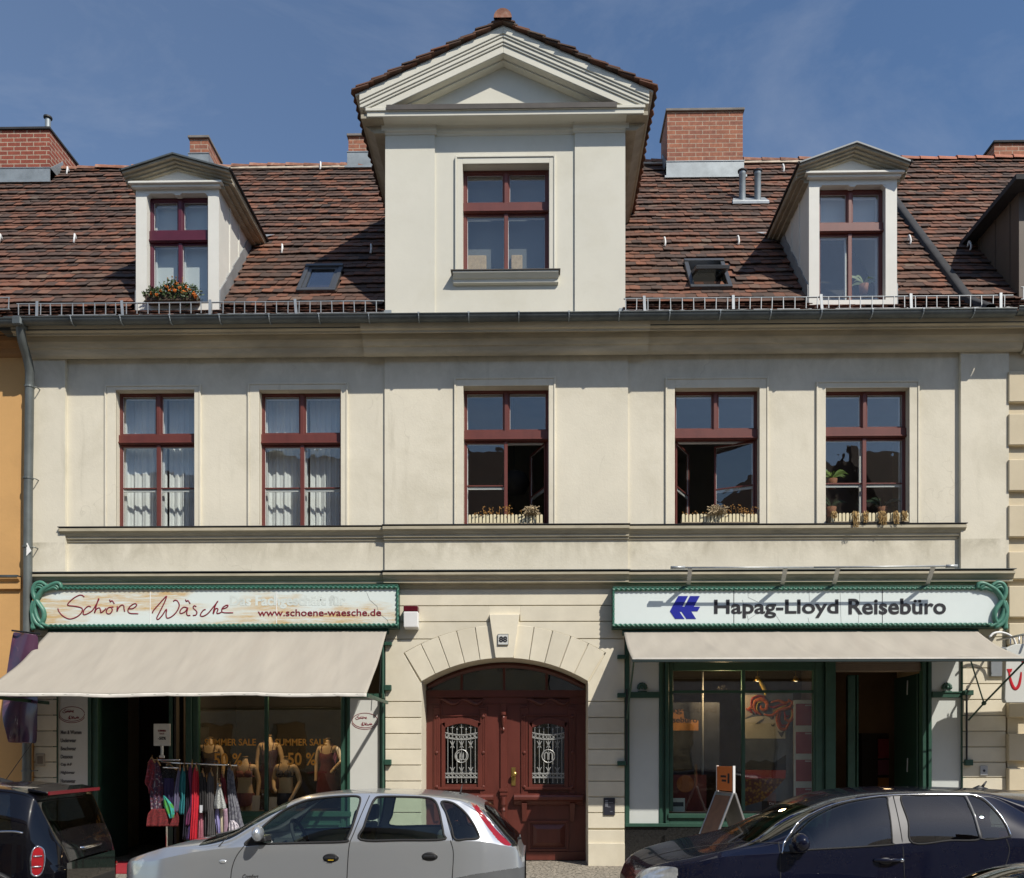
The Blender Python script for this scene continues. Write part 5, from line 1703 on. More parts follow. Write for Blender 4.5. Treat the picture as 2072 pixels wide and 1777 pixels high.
mb.build("glazing_frame", GREEN, RS, bevel=0.004)
for pa, pb in ((1360, 1501), (1506, 1645)):
    MB().box(fx(pa,YGL), fx(pb,YGL), YGL-0.004, YGL+0.004, zgr, fz0(1357)).build("shop_window_pane", SHOPGLASS, RS)
PW2 = M("cool_white_panel", (0.58,0.61,0.59), 0.3, var=0.02, bstr=0)
for pa, pb, zb0_ in ((1273, 1333, zbase), (1884, 1943, PZ)):
    MB().box(fx(pa,YF), fx(pb,YF), YF-0.015, 0.18, zb0_, fz0(1412)).build("white_panel", PW2, RS)
    MB().box(fx(pa,YF), fx(pb,YF), YF-0.015, 0.18, fz0(1402), ZSH).build("white_panel", PW2, RS)
mb = MB(); mb.box(GR-0.0, fx(1672,YF), YF-0.03, 0.25, PZ-0.02, zbase-0.045); mb.build("granite_plinth", GRANITE, RS)
MB().box(fx(1690,YF), fx(1866,YF), YF+0.05, 0.3, fz0(1359), ZSH).build("shutter_box", M("brown_shutter", (0.20,0.15,0.11), 0.6, var=0.1, bstr=0), RS, bevel=0.01)
mb = MB()
for k in range(4): mb.box(fx(1690,YF), fx(1866,YF), YF+0.042, YF+0.055, fz0(1358)+0.028*k, fz0(1358)+0.02+0.028*k)
mb.build("shutter_slats", bpy.data.materials["brown_shutter"], RS)
mb = MB()
mb.box(fx(1713,0.55), fx(1729,0.55), 0.5, 0.56, PZ, fz0(1362)); mb.box(fx(1729,0.6), fx(1733,0.6), 0.5, 1.0, PZ, fz0(1362))
mb.build("fixed_door_side", GREEN, RS, bevel=0.008)
mb = MB()
mb.box(fx(1835,0.7), fx(1842,0.7), 0.35, 1.2, PZ, fz0(1362)); mb.box(fx(1850,0.4), fx(1866,0.4), 0.3, 0.42, PZ, fz0(1362))
mb.build("open_door_leaf", GREEN, RS, bevel=0.008)
for a, b in ((1377, 1406), (1534, 1562)):
    m = MB(); m.tube([p3(1836.5,a,0.32), p3(1835.5,b,0.32)], 0.011, 8); m.build("door_pull", STEEL, RS)
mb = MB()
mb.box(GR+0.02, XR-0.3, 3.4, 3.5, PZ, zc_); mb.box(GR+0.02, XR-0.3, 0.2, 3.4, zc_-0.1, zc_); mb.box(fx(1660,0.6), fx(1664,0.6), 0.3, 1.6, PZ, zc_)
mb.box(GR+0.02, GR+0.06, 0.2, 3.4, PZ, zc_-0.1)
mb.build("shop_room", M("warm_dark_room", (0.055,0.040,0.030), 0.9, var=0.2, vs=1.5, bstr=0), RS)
mb = MB(); mb.box(fx(1353,0.3), fx(1652,0.3), 0.23, 1.4, PZ, zgr-0.02); mb.build("display_floor", M("grey_display_floor", (0.10,0.10,0.11), 0.7, bstr=0), RS)
# fixed green lugs on the masonry beside both shop fronts
mb = MB()
for px0, px1, py0, py1 in ((778,793,1299,1306),(778,792,1386,1397),(778,792,1537,1548),(1249,1266,1326,1334),(1249,1266,1403,1412),(1249,1266,1540,1549),(1950,1968,1398,1408),(1952,1967,1537,1549)):
    mb = MB(); mb.box(fx(px0), fx(px1), -0.04, 0.06, fz(py1), fz(py0)); mb.build("green_lug", GREEN, LS if px0 < 1000 else RS, bevel=0.006)

# ------------------------------------------------------------------ shop signs with rope frame
def rope(mb, p, q, r, pitch=0.075):
    p, q = Vector(p), Vector(q)
    L = (q-p).length; t = (q-p)/L
    u = Vector((0,1,0)); v = t.cross(u)
    rows = []
    n = int(L/0.014)
    for i in range(n+1):
        s_ = L*i/n
        row = []
        for k in range(10):
            a = 2*math.pi*k/10
            rr = r*(0.8+0.30*math.cos(2*(a - 2*math.pi*s_/pitch/2)))
            row.append(tuple(p + t*s_ + u*(math.cos(a)*rr) + v*(math.sin(a)*rr)))
        rows.append(row)
    mb.grid(rows, closed=True)
YS = -0.17
def sign_mat():
    m, nt, b = base_mat("stained_sign_panel")
    st_ = ramp(nt, noise(nt, 1.1, 3, 0.5, stretch=(0.8,1,2.5)), 0.43, 0.54)
    fine = ramp(nt, noise(nt, 5, 6, 0.75, stretch=(0.35,1,3.5)), 0.36, 0.60)
    mul = _n(nt, "ShaderNodeMath", operation="MULTIPLY"); nt.links.new(st_, mul.inputs[0]); nt.links.new(fine, mul.inputs[1])
    col = mixc(nt, mul.outputs[0], (0.70,0.77,0.74), (0.60,0.43,0.22))
    nt.links.new(col, b.inputs["Base Color"]); b.inputs["Roughness"].default_value = 0.25
    return m
SIGNP = M("white_acrylic_panel", (0.70,0.77,0.755), 0.2, var=0.015, bstr=0)
GHOST = M("pale_ghost_letters", (0.70,0.76,0.72), 0.3, bstr=0)
def ornament(S, mirror, px_end):
    """entwined straps at the outer end of the sign; picture columns measured from the sign's outer end"""
    K = 0.1968
    straps = [([(362,200),(352,160),(310,150),(250,175),(170,225),(118,300),(90,380),(66,460),(74,560),(84,620)], 17),
              ([(340,205),(300,170),(240,190)], 12), ([(325,215),(290,195),(250,205),(170,240)], 12),
              ([(215,175),(160,142),(105,155),(76,215),(88,290),(132,360),(178,430),(186,500),(160,560),(140,590)], 17),
              ([(185,190),(140,165),(100,190)], 11), ([(170,205),(130,190),(100,210),(98,235)], 11),
              ([(78,330),(62,400),(70,480),(110,560),(165,600),(170,615)], 16),
              ([(100,340),(95,420),(125,520),(185,575),(235,590)], 14), ([(90,420),(100,500),(140,570)], 11), ([(84,620),(70,610),(66,560)], 14)]
    mb = MB()
    for pts, w_ in straps:
        P = []
        for a, b in pts:
            px = px_end + (a-50)*K if not mirror else px_end - (a-50)*K
            P.append(p3(px, 1151.1+b*K, YS-0.02))
        P = spline(P, 5)
        n = len(P)
        r = w_*K/130.0*1.3
        mb.tube(P, [r*(0.55+0.6*math.sin(math.pi*(0.12+0.76*i/(n-1)))) for i in range(n)], 8, flat=1.2)
    mb.build("carved_straps", GREEN_L, S, smooth=True)
def sign_box(px0, px1, py0, py1, label, left):
    xm = (fx(px0,YS)+fx(px1,YS))/2
    S = thing("shop_sign", label, "sign", (xm, 0.05, fz(py1,1036,YS)), group="shop signs with green rope frames")
    x0, x1 = fx(px0,YS), fx(px1,YS)
    pm = (px0+px1)/2
    z0_, z1_ = at(pm, py1, YS)[1], at(pm, py0, YS)[1]
    mb = MB(); mb.box(x0+0.02, x1-0.02, YS+0.03, 0.05, z0_+0.02, z1_-0.015); mb.build("case", GREEN, S)
    r = 0.028
    mb = MB()
    rope(mb, (x0+0.02, YS, z1_-0.035), (x1-0.02, YS, z1_-0.035), r); rope(mb, (x0+0.02, YS, z0_+0.04), (x1-0.02, YS, z0_+0.04), r)
    xs = x1-0.03 if left else x0+0.03
    rope(mb, (xs, YS, z0_+0.03), (xs, YS, z1_-0.03), r*0.8)
    mb.build("rope_frame", GREEN_L if False else M("rope_green", (0.035,0.135,0.092), 0.35, var=0.1, bstr=0) if "rope_green" not in bpy.data.materials else bpy.data.materials["rope_green"], S, smooth=True)
    mb = MB(); mb.box(x0+0.02, x1-0.02, YS-0.005, 0.04, z1_-0.012, z1_+0.012); mb.box(x0+0.02, x1-0.02, YS+0.005, 0.04, z0_-0.004, z0_+0.016); mb.build("cap_strip", GREEN, S)
    mb = MB(); mb.box(x0+0.05, x1-0.05, YS+0.012, YS+0.028, z0_+0.05, z1_-0.05)
    mb.build("panel", sign_mat() if left else SIGNP, S)
    return S
S1 = sign_box(66, 808, 1185, 1271, "stained white shop sign reading Schöne Wäsche in dark red handwriting", True)
yp = YS+0.010
def plc(a, b):
    px, py = 52.6+0.1968*a, 1151.1+0.1968*b
    return p3(px, py, yp)
ornament(S1, False, 62.5)
for t, pa, pb, p0_, p1_ in (("EKG", 160, 300, 1201, 1256), ("Das Fachgeschäft für", 465, 700, 1204, 1232), ("Elektrotechnik und Haushalt", 440, 770, 1250, 1262)):
    x0, z0_ = at(pa, p1_, yp); x1, z1_ = at(pb, p0_, yp)
    if t[0] != "D": continue
    text_mesh("ghost_lettering", t, 0.1, GHOST, S1, (x0, yp+0.0005, z0_), w=x1-x0, h=z1_-z0_, bold=0.004, depth=0.0005)
script("script_lettering", RED, S1, plc, 0.0105)
x0, z0_ = at(521.8, 1247, yp); x1, z1_ = at(771.3, 1232.5, yp)
text_mesh("web_address", "www.schoene-waesche.de", 0.1, RED, S1, (x0, yp-0.002, z0_), w=x1-x0, h=z1_-z0_, bold=0.001)
for px in (304, 559.5):
    x, _z = at(px, 1228, yp); MB().box(x-0.006, x+0.006, yp-0.001, yp+0.004, fz(1263,1036,yp), fz(1195,1036,yp)).build("panel_joint", WHITE, S1)
mb = MB(); mb.tube([p3(742,1199,yp),(p3(748,1214,yp)),p3(763,1227,yp),p3(766,1240,yp),p3(784,1255,yp),p3(786,1262,yp)], 0.0016, 4); mb.build("panel_crack", GREYT, S1)

S2 = sign_box(1237, 2040, 1187, 1270, "white shop sign with blue arrow emblem above the travel agency", False)
ornament(S2, True, 2039)
BLUE = M("logo_blue", (0.018,0.024,0.30), 0.35, bstr=0)
def lp(a, b):
    x, z = at(1328.7+0.15873*a, 1184+0.15873*b, yp); return (x, z)
mb = MB()
yl0, yl1 = yp-0.003, yp+0.001
mb.prism([lp(275,140), lp(400,140), lp(330,272), lp(200,272)], yl0, yl1)
mb.prism([lp(425,140), lp(550,140), lp(476,275), lp(355,275)], yl0, yl1)
mb.prism([lp(200,272.5), lp(555,277), lp(522,335), lp(440,335), lp(502,432), lp(380,432), lp(318,340), lp(290,340), lp(355,432), lp(235,432), lp(168,335)], yl0, yl1)
mb.build("emblem", BLUE, S2)
for t, pa, pb, pt, pm in (("Hapag-Lloyd", 1445, 1696.5, 1213, 1251), ("Reisebüro", 1717, 1914, 1211, 1243.5)):
    x0, z0_ = at(pa, pm, yp); x1, z1_ = at(pb, pt, yp)
    text_mesh("sign_lettering", t, 0.3, BLK, S2, (x0, yp-0.003, z0_), w=x1-x0, h=z1_-z0_, bold=0.006)
for px in (1485, 1785.5):
    x, _z = at(px, 1228, yp); MB().box(x-0.004, x+0.004, yp-0.0015, yp+0.004, fz(1262,1600,yp), fz(1194,1600,yp)).build("panel_joint", BLK, S2)
mb = MB()
for pts in ([(1513,1195),(1514,1209),(1535,1219)], [(1502,1214),(1508,1232),(1514,1254),(1513,1262)], [(1514,1254),(1530,1243)], [(1570,1245),(1581,1262)], [(1637,1195),(1638,1218)], [(1635,1250),(1638,1262)], [(1700,1197),(1702,1262)], [(1740,1197),(1737,1262)]):
    mb.tube([p3(a, b, yp) for a, b in pts], 0.0014, 4)
mb.build("panel_crack", GREYT, S2)
# lamp rail on brackets over the right sign
yr_ = YS-0.33
LR = sub("lamp_rail", S2)
mb = MB(); mb.tube([p3(1357,1149,yr_), p3(1646,1148.5,yr_)], 0.016, 8); mb.tube([p3(1646,1148.5,yr_), p3(1934,1145.5,yr_)], 0.016, 8)
mb.box(fx(1357,yr_), fx(1386,yr_), yr_-0.02, yr_+0.02, at(1370,1151,yr_)[1], at(1370,1146,yr_)[1]); mb.box(fx(1914,yr_), fx(1937,yr_), yr_-0.02, yr_+0.02, at(1925,1149,yr_)[1], at(1925,1143,yr_)[1])
mb.build("rail", GALV, LR, smooth=True)
mb = MB()
for pxa, pxb in ((1397,1393),(1590,1583),(1697,1687),(1889,1876)):
    m = MB()
    a = Vector(p3(pxa,1148,yr_)); b = Vector(p3(pxb,1186,YS+0.05))
    m.hexa([(b.x-0.03,b.y,b.z),(b.x+0.03,b.y,b.z),(b.x+0.03,b.y+0.02,b.z),(b.x-0.03,b.y+0.02,b.z),(a.x-0.03,a.y,a.z),(a.x+0.03,a.y,a.z),(a.x+0.03,a.y+0.02,a.z+0.015),(a.x-0.03,a.y+0.02,a.z+0.015)])
    m.build("rail_bracket", M("pale_bracket", (0.62,0.60,0.56), 0.5, bstr=0) if "pale_bracket" not in bpy.data.materials else bpy.data.materials["pale_bracket"], LR)

# ------------------------------------------------------------------ awnings
def awning(label, pbl, pbr, pfl, pfr, yb, yfr, pyb, pyf, seed, val):
    xm = (fx(pbl,yb)+fx(pbr,yb))/2
    A = thing("awning", label, "awning", (xm, 0, at(1036,pyb,yb)[1]), group="cream shop awnings")
    rnd = random.Random(seed)
    xb0, xb1 = fx(pbl,yb), fx(pbr,yb)
    xf0, xf1 = fx(pfl,yfr), fx(pfr,yfr)
    zb0_ = at((pbl+pbr)/2, pyb, yb)[1]; zf0_ = at(742 if pbl < 1000 else 1700, pyf, yfr)[1]
    nx, ny = 120, 26
    def P(i, j, off=0.0):
        s_, t = i/nx, j/ny
        x = (xb0+(xf0-xb0)*t) + ((xb1-xb0)+((xf1-xf0)-(xb1-xb0))*t)*s_
        y = yb + (yfr-yb)*t
        z = zb0_ + (zf0_-zb0_)*t - 0.06*math.sin(math.pi*t) + t*(0.009*math.sin(s_*11+seed)+0.005*math.sin(s_*27+seed*2))
        k = math.sin(math.pi*min(1, max(0, t)))
        z += k*(0.008*math.sin(s_*19+t*7+seed) + 0.006*math.sin(s_*43-t*5) + 0.005*math.sin(s_*88+t*11))
        for c in (0.23, 0.46, 0.69, 0.9):
            z += 0.013*math.exp(-((s_-c-0.05*(t-0.5))/0.006)**2)*(0.4+0.6*k)
        return (x, y, z+off)
    top = [[P(i, j) for i in range(nx+1)] for j in range(ny+1)]
    m = MB(); m.grid(top)
    o = m.build("cloth", AWN, A, smooth=True)
    sm = o.modifiers.new("thickness", "SOLIDIFY"); sm.thickness = 0.004; sm.offset = -1
    m = MB()
    if val:   # folded hem / short valance
        rows = [[(p[0], p[1]-0.006-0.004*math.sin(i*0.9), p[2]-val*k/3) for i, p in enumerate(top[-1])] for k in range(4)]
        m.grid(rows); q = m.build("valance", M("pale_awning_hem", (0.74,0.71,0.64), 0.85, bstr=0), A, smooth=True)
        sm = q.modifiers.new("thickness", "SOLIDIFY"); sm.thickness = 0.004
        MB().tube([(xf0-0.01, yfr+0.015, zf0_-0.02), (xf1+0.01, yfr+0.015, zf0_-0.02)], 0.018, 8).build("front_bar", GREEN, A)
    else:
        m.box(xf0-0.01, xf1+0.01, yfr-0.02, yfr+0.02, zf0_-0.05, zf0_-0.002); m.build("front_bar", M("dark_awning_bar", (0.015,0.03,0.03), 0.5, bstr=0), A, bevel=0.004)
        MB().box(xf0-0.005, xf1+0.005, yfr-0.026, yfr-0.018, zf0_-0.012, zf0_+0.010).build("hem", M("pale_awning_hem", (0.74,0.71,0.64), 0.85, bstr=0) if "pale_awning_hem" not in bpy.data.materials else bpy.data.materials["pale_awning_hem"], A)
    m = MB(); m.tube([(xb0-0.02, yb+0.03, zb0_-0.01), (xb1+0.02, yb+0.03, zb0_-0.01)], 0.045, 12); m.build("roller", GREEN, A)
    return A, (xf0, xf1, yfr, zf0_)
A1, f1 = awning("cream awning sloping down over the lingerie shop with hanging hem", 100, 783, -36, 742, -0.1, -1.68, 1277, 1402, 1, 0.05)
m = MB()
xa = f1[1]
m.box(xa-0.02, xa+0.02, -1.68, -0.06, f1[3]-0.06, f1[3]-0.01); m.build("arm", GREEN, A1, bevel=0.004)
m = MB(); m.box(f1[0]-0.02, f1[0]+0.02, -1.68, -0.06, f1[3]-0.06, f1[3]-0.01); m.build("arm", GREEN, A1, bevel=0.004)
m = MB(); m.box(xa-0.03, fx(776)-0.0, -0.14, -0.05, fz(1414), fz(1404));  m.build("arm_bracket", GREEN, A1, bevel=0.004)
m = MB(); m.tube([(fx(776,-0.1),-0.1,fz(1306)), (xa, -1.66, f1[3]+0.0)], 0.006, 5); m.tube([(fx(772,-0.1),-0.1,fz(1306)), (fx(768,-0.1), -0.12, fz(1402))], 0.006, 5); m.build("tension_wire", BLACK, A1)
m = MB(); m.tube([(fx(774,-0.05),-0.02,fz(1290)), (fx(774,-0.05),-0.02,PZ+0.3)], 0.018, 8); m.build("slide_rail", GREEN, A1)
A2, f2 = awning("shorter cream awning over the travel agency with dark green front bar", 1262, 1977, 1280, 2079, -0.1, -1.42, 1278, 1332, 5, 0)
m = MB()
el = Vector(p3(1991,1423,-0.42)); fr = Vector((f2[1]-0.02, f2[2]+0.02, f2[3]-0.04)); pv = Vector(p3(1960,1457,0.0))
m.tube([pv, el, fr], 0.014, 8); m.build("arm", GREEN, A2, smooth=True)
m = MB(); m.tube([el, Vector(p3(1964,1336,-0.9))], 0.011, 8); m.build("arm_stay", GREEN, A2)
m = MB(); m.ball(tuple(el), 0.035); m.build("arm_joint", GREEN, A2)
m = MB(); m.tube([Vector(p3(1268,1457,0.0)), Vector((f2[0]+0.02, f2[2]+0.02, f2[3]-0.04))], 0.014, 8); m.build("arm", GREEN, A2)
m = MB()
for px in (1956, 1268): m.tube([(fx(px,-0.02),-0.02,fz(1395)), (fx(px,-0.02),-0.02,fz(1548))], 0.016, 8)
m.build("slide_rail", BLACK, A2)

# ------------------------------------------------------------------ things at the edges
FL = thing("hanging_banner", "dark purple cloth banner hanging beside the downpipe at the left edge", "banner", (fx(45,-0.6), -0.6, fz(1503,45,-0.6)))
def banner_mat():
    m, nt, b = base_mat("purple_banner_cloth")
    f = noise(nt, 2.2, 4, 0.6, dist=0.8)
    c = mixc(nt, ramp(nt, f, 0.35, 0.5), (0.045,0.030,0.065), (0.085,0.035,0.07))
    c = mixc(nt, ramp(nt, noise(nt, 3.1, 3, 0.5, dist=1.2), 0.6, 0.72), c, (0.26,0.12,0.14))
    nt.links.new(c, b.inputs["Base Color"]); b.inputs["Roughness"].default_value = 0.3; b.inputs["Coat Weight"].default_value = 0.4
    return m
rows = []
yb_ = -0.55
L_ = [(26,1277),(20,1320),(12,1370),(6,1420),(3,1446),(8,1470),(14,1490),(16,1503)]
R_ = [(78,1283),(77,1330),(77,1370),(77,1420),(76,1446),(76,1470),(75,1490),(74,1505)]
for (la, lb), (ra, rb) in zip(L_, R_):
    row = []
    for i in range(13):
        s_ = i/12
        y = yb_ + 0.05*math.sin(s_*7+lb*0.02) + 0.03*math.sin(s_*3+lb*0.05)
        row.append(p3(la+(ra-la)*s_, lb+(rb-lb)*s_, y))
    rows.append(row)
o = MB().grid(rows).build("cloth", banner_mat(), FL, smooth=True)
sm = o.modifiers.new("thickness", "SOLIDIFY"); sm.thickness = 0.003
ss = o.modifiers.new("smooth", "SUBSURF"); ss.levels = ss.render_levels = 2
MB().tube([p3(24,1276,yb_), p3(80,1283,yb_), p3(80,1283,-0.02)], 0.014, 8).build("banner_rod", BLACK, FL)
# hanging sign with red smile mark at the right edge
HS = thing("hanging_sign", "white hanging sign with red smile mark at the right edge", "sign", (fx(2062,-0.7), -0.7, fz(1425,2062,-0.7)))
def ct(a, b, Y): return p3(1743+0.2775*a, 1118+0.2775*b, Y)
yh = -0.75
x0, z0_ = at(2033, 1422, yh); x1 = x0+1.2; z1_ = at(2036, 1312, yh)[1]
mb = MB()
mb.prism([(x0, z0_+0.05), (x0+0.02, z0_), (x1, z0_), (x1, z1_+0.1), (x0+0.15, z1_+0.06), (x0+0.02, z1_)], yh, yh+0.1)
mb.build("board", M("off_white_sign_board", (0.60,0.61,0.57), 0.35, var=0.03, bstr=0), HS, bevel=0.008)
TR = M("signal_red_mark", (0.48,0.012,0.02), 0.4, bstr=0)
mb = MB()
P = [ct(a, b, yh-0.004) for a, b in ((1076,862),(1082,900),(1092,945),(1110,985),(1130,992),(1150,965),(1162,910),(1166,872))]
P = spline(P, 4); n = len(P)
mb.tube(P, [0.010+0.014*math.sin(math.pi*i/(n-1)) for i in range(n)], 8, flat=0.25)
mb.prism([(ct(1060,858,yh)[0], ct(1060,850,yh)[2]), (ct(1100,845,yh)[0], ct(1100,848,yh)[2]), (ct(1092,872,yh)[0], ct(1092,872,yh)[2]), (ct(1070,876,yh)[0], ct(1070,876,yh)[2])], yh-0.006, yh+0.001)
mb.prism([(ct(1163,782,yh)[0], ct(1163,782,yh)[2]), (ct(1185,782,yh)[0], ct(1185,782,yh)[2]), (ct(1185,806,yh)[0], ct(1185,806,yh)[2]), (ct(1172,806,yh)[0], ct(1172,806,yh)[2])], yh-0.006, yh+0.001)
mb.build("smile_mark", TR, HS)
mb = MB()
mb.tube([ct(990,640,-0.02), ct(1180,600,yh+0.05), ct(1300,575,yh-0.2)], 0.018, 8); mb.tube([ct(1088,625,-0.45), ct(1088,700,-0.45)], 0.010, 6); mb.tube([ct(1150,610,yh+0.05), ct(1150,690,yh+0.05)], 0.010, 6); mb.tube([ct(1178,600,yh+0.05), ct(1178,690,yh+0.05)], 0.010, 6)
mb.build("bracket_arm", STEEL, HS, smooth=True)
mb = MB()
mb.tube(spline([ct(935,618,-0.3), ct(965,590,-0.3), ct(1015,583,-0.3), ct(1070,598,-0.3), ct(1110,630,-0.3), ct(1130,690,-0.3)], 5), 0.017, 8)
mb.build("white_loop", WHITE, HS, smooth=True)
x, z = at(1743+0.2775*990, 1118+0.2775*840, 0.0)
MB().box(fx(2004), fx(2035), -0.02, yv+0.004, fz(1369,2020), fz(1310,2020)).build("wall_plate", M("grey_wall_plate", (0.22,0.24,0.26), 0.5, 0.2, bstr=0), HS, bevel=0.004)
x, z = at(1990, 1559.5, yv)
o = thing("wall_socket", "small grey socket box on the pale pier at the right edge", "socket", (x, yv, z))
MB().box(x-0.058, x+0.058, yv-0.02, yv+0.004, z-0.075, z+0.075).build("cover", M("socket_grey", (0.42,0.43,0.44), 0.5, bstr=0), o, bevel=0.006)
MB().lathe([(0.02, 0.004), (0.02, -0.004), (0.008, -0.006)][::-1], (x, yv-0.02, z), 12, "y").build("dial", PLATE, o)
x, z = at(82, 1538, yv)
o = thing("wall_socket", "small weathered plate on the yellow pier behind the black car", "socket", (x, yv, z))
MB().box(x-0.075, x+0.075, yv-0.012, yv+0.004, z-0.10, z+0.10).build("cover", M("plate_beige", (0.40,0.35,0.27), 0.7, bstr=0), o, bevel=0.006)
MB().box(x-0.045, x+0.045, yv-0.016, yv-0.011, z-0.06, z+0.06).build("lid", M("plate_brown", (0.22,0.18,0.14), 0.7, bstr=0), o, bevel=0.004)
o = MB().box(fx(200,-0.35), fx(300,-0.35), -1.05, 0.3, PZ+0.002, PZ+0.016).build("door_mat", M("red_mat", (0.30,0.012,0.022), 0.95, var=0.15, vs=20, bs=200, bstr=0.4))
tag(o, "red carpet mat on the pavement before the open lingerie shop door", "mat")
# ------------------------------------------------------------------ parked cars
def pchip(xs, ys, x):
    xs, ys, x = np.array(xs, float), np.array(ys, float), np.array(x, float)
    h = np.diff(xs); d = np.diff(ys)/h
    m = np.zeros(len(xs))
    for i in range(1, len(xs)-1):
        if d[i-1]*d[i] > 0:
            w1, w2 = 2*h[i]+h[i-1], h[i]+2*h[i-1]
            m[i] = (w1+w2)/(w1/d[i-1]+w2/d[i])
    m[0], m[-1] = d[0], d[-1]
    i = np.clip(np.searchsorted(xs, x)-1, 0, len(xs)-2)
    t = (x-xs[i])/h[i]
    t = np.clip(t, 0, 1)
    return (2*t**3-3*t**2+1)*ys[i] + (t**3-2*t**2+t)*h[i]*m[i] + (-2*t**3+3*t**2)*ys[i+1] + (t**3-t**2)*h[i]*m[i+1]
def in_poly(X, Z, poly):
    inside = np.zeros(X.shape, bool)
    n = len(poly)
    for i in range(n):
        x1, z1 = poly[i]; x2, z2 = poly[(i+1) % n]
        if z1 == z2: continue
        c = ((z1 > Z) != (z2 > Z)) & (X < (x2-x1)*(Z-z1)/(z2-z1)+x1)
        inside ^= c
    return inside
def sp2(pts, n=6, closed=True):
    return [(p[0], p[2]) for p in spline([(a, 0, b) for a, b in pts], n, closed)]
class Car:
    """body skin: stations along x carry a section from sill to roof centre; side features are cut out by their side-view outlines"""
    def __init__(s, tab, L, dx=0.008):
        # tab columns: x, zbot, wsill, wmid, zmid, wbelt, zbelt, wcant, zcant, ztop
        s.L = L
        T = np.array(tab, float)
        n = int(L/dx)+1
        s.x = np.linspace(0, L, n)
        C = [pchip(T[:,0], T[:,k], s.x) for k in range(1, 10)]
        zb, ws, wm, zm, wb, zbl, wc, zc, zt = C
        s.zt, s.zc, s.wc, s.zbl, s.wb = zt, zc, wc, zbl, wb
        m = 15
        P = []   # control polyline per station
        pts = [(ws*0.93, zb), (ws, zb+0.06), (wm*0.99+0*wm, zb+(zm-zb)*0.5), (wm, zm), (wb+(wm-wb)*0.35, zm+(zbl-zm)*0.72), (wb, zbl)]
        s.rows = []
        def cat(p, k):   # catmull through columns of arrays
            out = []
            q = [p[0]] + list(p) + [p[-1]]
            for i in range(1, len(q)-2):
                for j in range(k):
                    t = j/k
                    f = lambda a, b, c, d: 0.5*((2*b)+(c-a)*t+(2*a-5*b+4*c-d)*t*t+(3*b-a-3*c+d)*t**3)
                    out.append((f(q[i-1][0], q[i][0], q[i+1][0], q[i+2][0]), f(q[i-1][1], q[i][1], q[i+1][1], q[i+2][1])))
            out.append(p[-1])
            return out
        low = cat(pts, 26)
        s.i_belt = len(low)-1
        # glasshouse: gently curved from belt to cant rail, then the roof
        K = 36
        gh = []
        for j in range(1, K+1):
            t = j/K
            bul = 0.018*np.sin(np.pi*t)*np.clip((zc-zbl)/0.35, 0, 1)
            gh.append((wb+(wc-wb)*t+bul, zbl+(zc-zbl)*t))
        s.i_cant = s.i_belt+K
        rf = []
        J = 26
        for j in range(1, J+1):
            t = j/J
            a = t*math.pi/2
            rf.append((wc*np.cos(a)**0.9 if j < J else wc*0, zc+(zt-zc)*np.sin(a)**0.72))
        sec = low + gh + rf
        s.Y = np.array([q[0]*np.ones(n) for q in sec]).T      # half width
        s.Z = np.array([q[1]*np.ones(n) for q in sec]).T
        s.n, s.m = n, len(sec)
    def side_y(s, x, z, hi=None):
        i = int(round(np.clip(x/s.L, 0, 1)*(s.n-1)))
        k1 = hi if hi else s.i_cant+10
        zz = s.Z[i, 5:k1]; yy = s.Y[i, 5:k1]
        return float(np.interp(z, zz, yy))
    def classify(s, regions, wheels, screens):
        for nm, poly, lo, hi in regions:      # slide the nearest rows onto the outlines so that edges run clean
            n_ = len(poly)
            for a in range(n_):
                (xa, za), (xb, zb_) = poly[a], poly[(a+1) % n_]
                if abs(xb-xa) < 1e-6 or abs(zb_-za) > 2.5*abs(xb-xa): continue
                i0, i1 = np.searchsorted(s.x, [min(xa, xb), max(xa, xb)])
                for i in range(i0, min(i1, s.n)):
                    zc_ = za+(zb_-za)*(s.x[i]-xa)/(xb-xa)
                    l0, h0 = max(lo, 3), min(hi, s.i_cant+8)
                    k = l0+int(np.argmin(np.abs(s.Z[i, l0:h0]-zc_)))
                    if abs(s.Z[i, k]-zc_) < 0.02:
                        s.Y[i, k] = np.interp(zc_, s.Z[i, l0:h0], s.Y[i, l0:h0]); s.Z[i, k] = zc_
        Xc = (s.x[:-1]+s.x[1:])[:,None]/2*np.ones((1, s.m-1))
        Zc = (s.Z[:-1,:-1]+s.Z[1:,:-1]+s.Z[:-1,1:]+s.Z[1:,1:])/4
        cls = np.full(Xc.shape, "body", dtype=object)
        col = np.arange(s.m-1)[None,:]*np.ones((s.n-1, 1))
        for nm, poly, lo, hi in regions:
            cls[in_poly(Xc, Zc, poly) & (col >= lo) & (col < hi)] = nm
        for nm, f in screens:
            cls[f(Xc, Zc, col)] = nm
        for cx, cz, r in wheels:
            cls[((Xc-cx)**2+(Zc-cz)**2 < r*r) & (col < s.i_belt)] = "hole"
        s.cls = cls
    def mesh(s, names, name, mat, parent, sides=(-1, 1), off=0.0):
        vs, fs, idx = [], [], {}
        mask = np.isin(s.cls, names)
        I, K = np.nonzero(mask)
        for sd in sides:
            for i, k in zip(I.tolist(), K.tolist()):
                q = []
                for a, b in ((i,k), (i+1,k), (i+1,k+1), (i,k+1)):
                    key = (a, b, sd if b < s.m-1 else 0)
                    if key not in idx:
                        idx[key] = len(vs)
                        vs.append((float(s.x[a]), sd*(float(s.Y[a,b])-off), float(s.Z[a,b])))
                    q.append(idx[key])
                fs.append(tuple(q) if sd < 0 else tuple(reversed(q)))
        mb = MB(); mb.v, mb.f = vs, fs
        return mb.build(name, mat, parent, smooth=True, local=True)
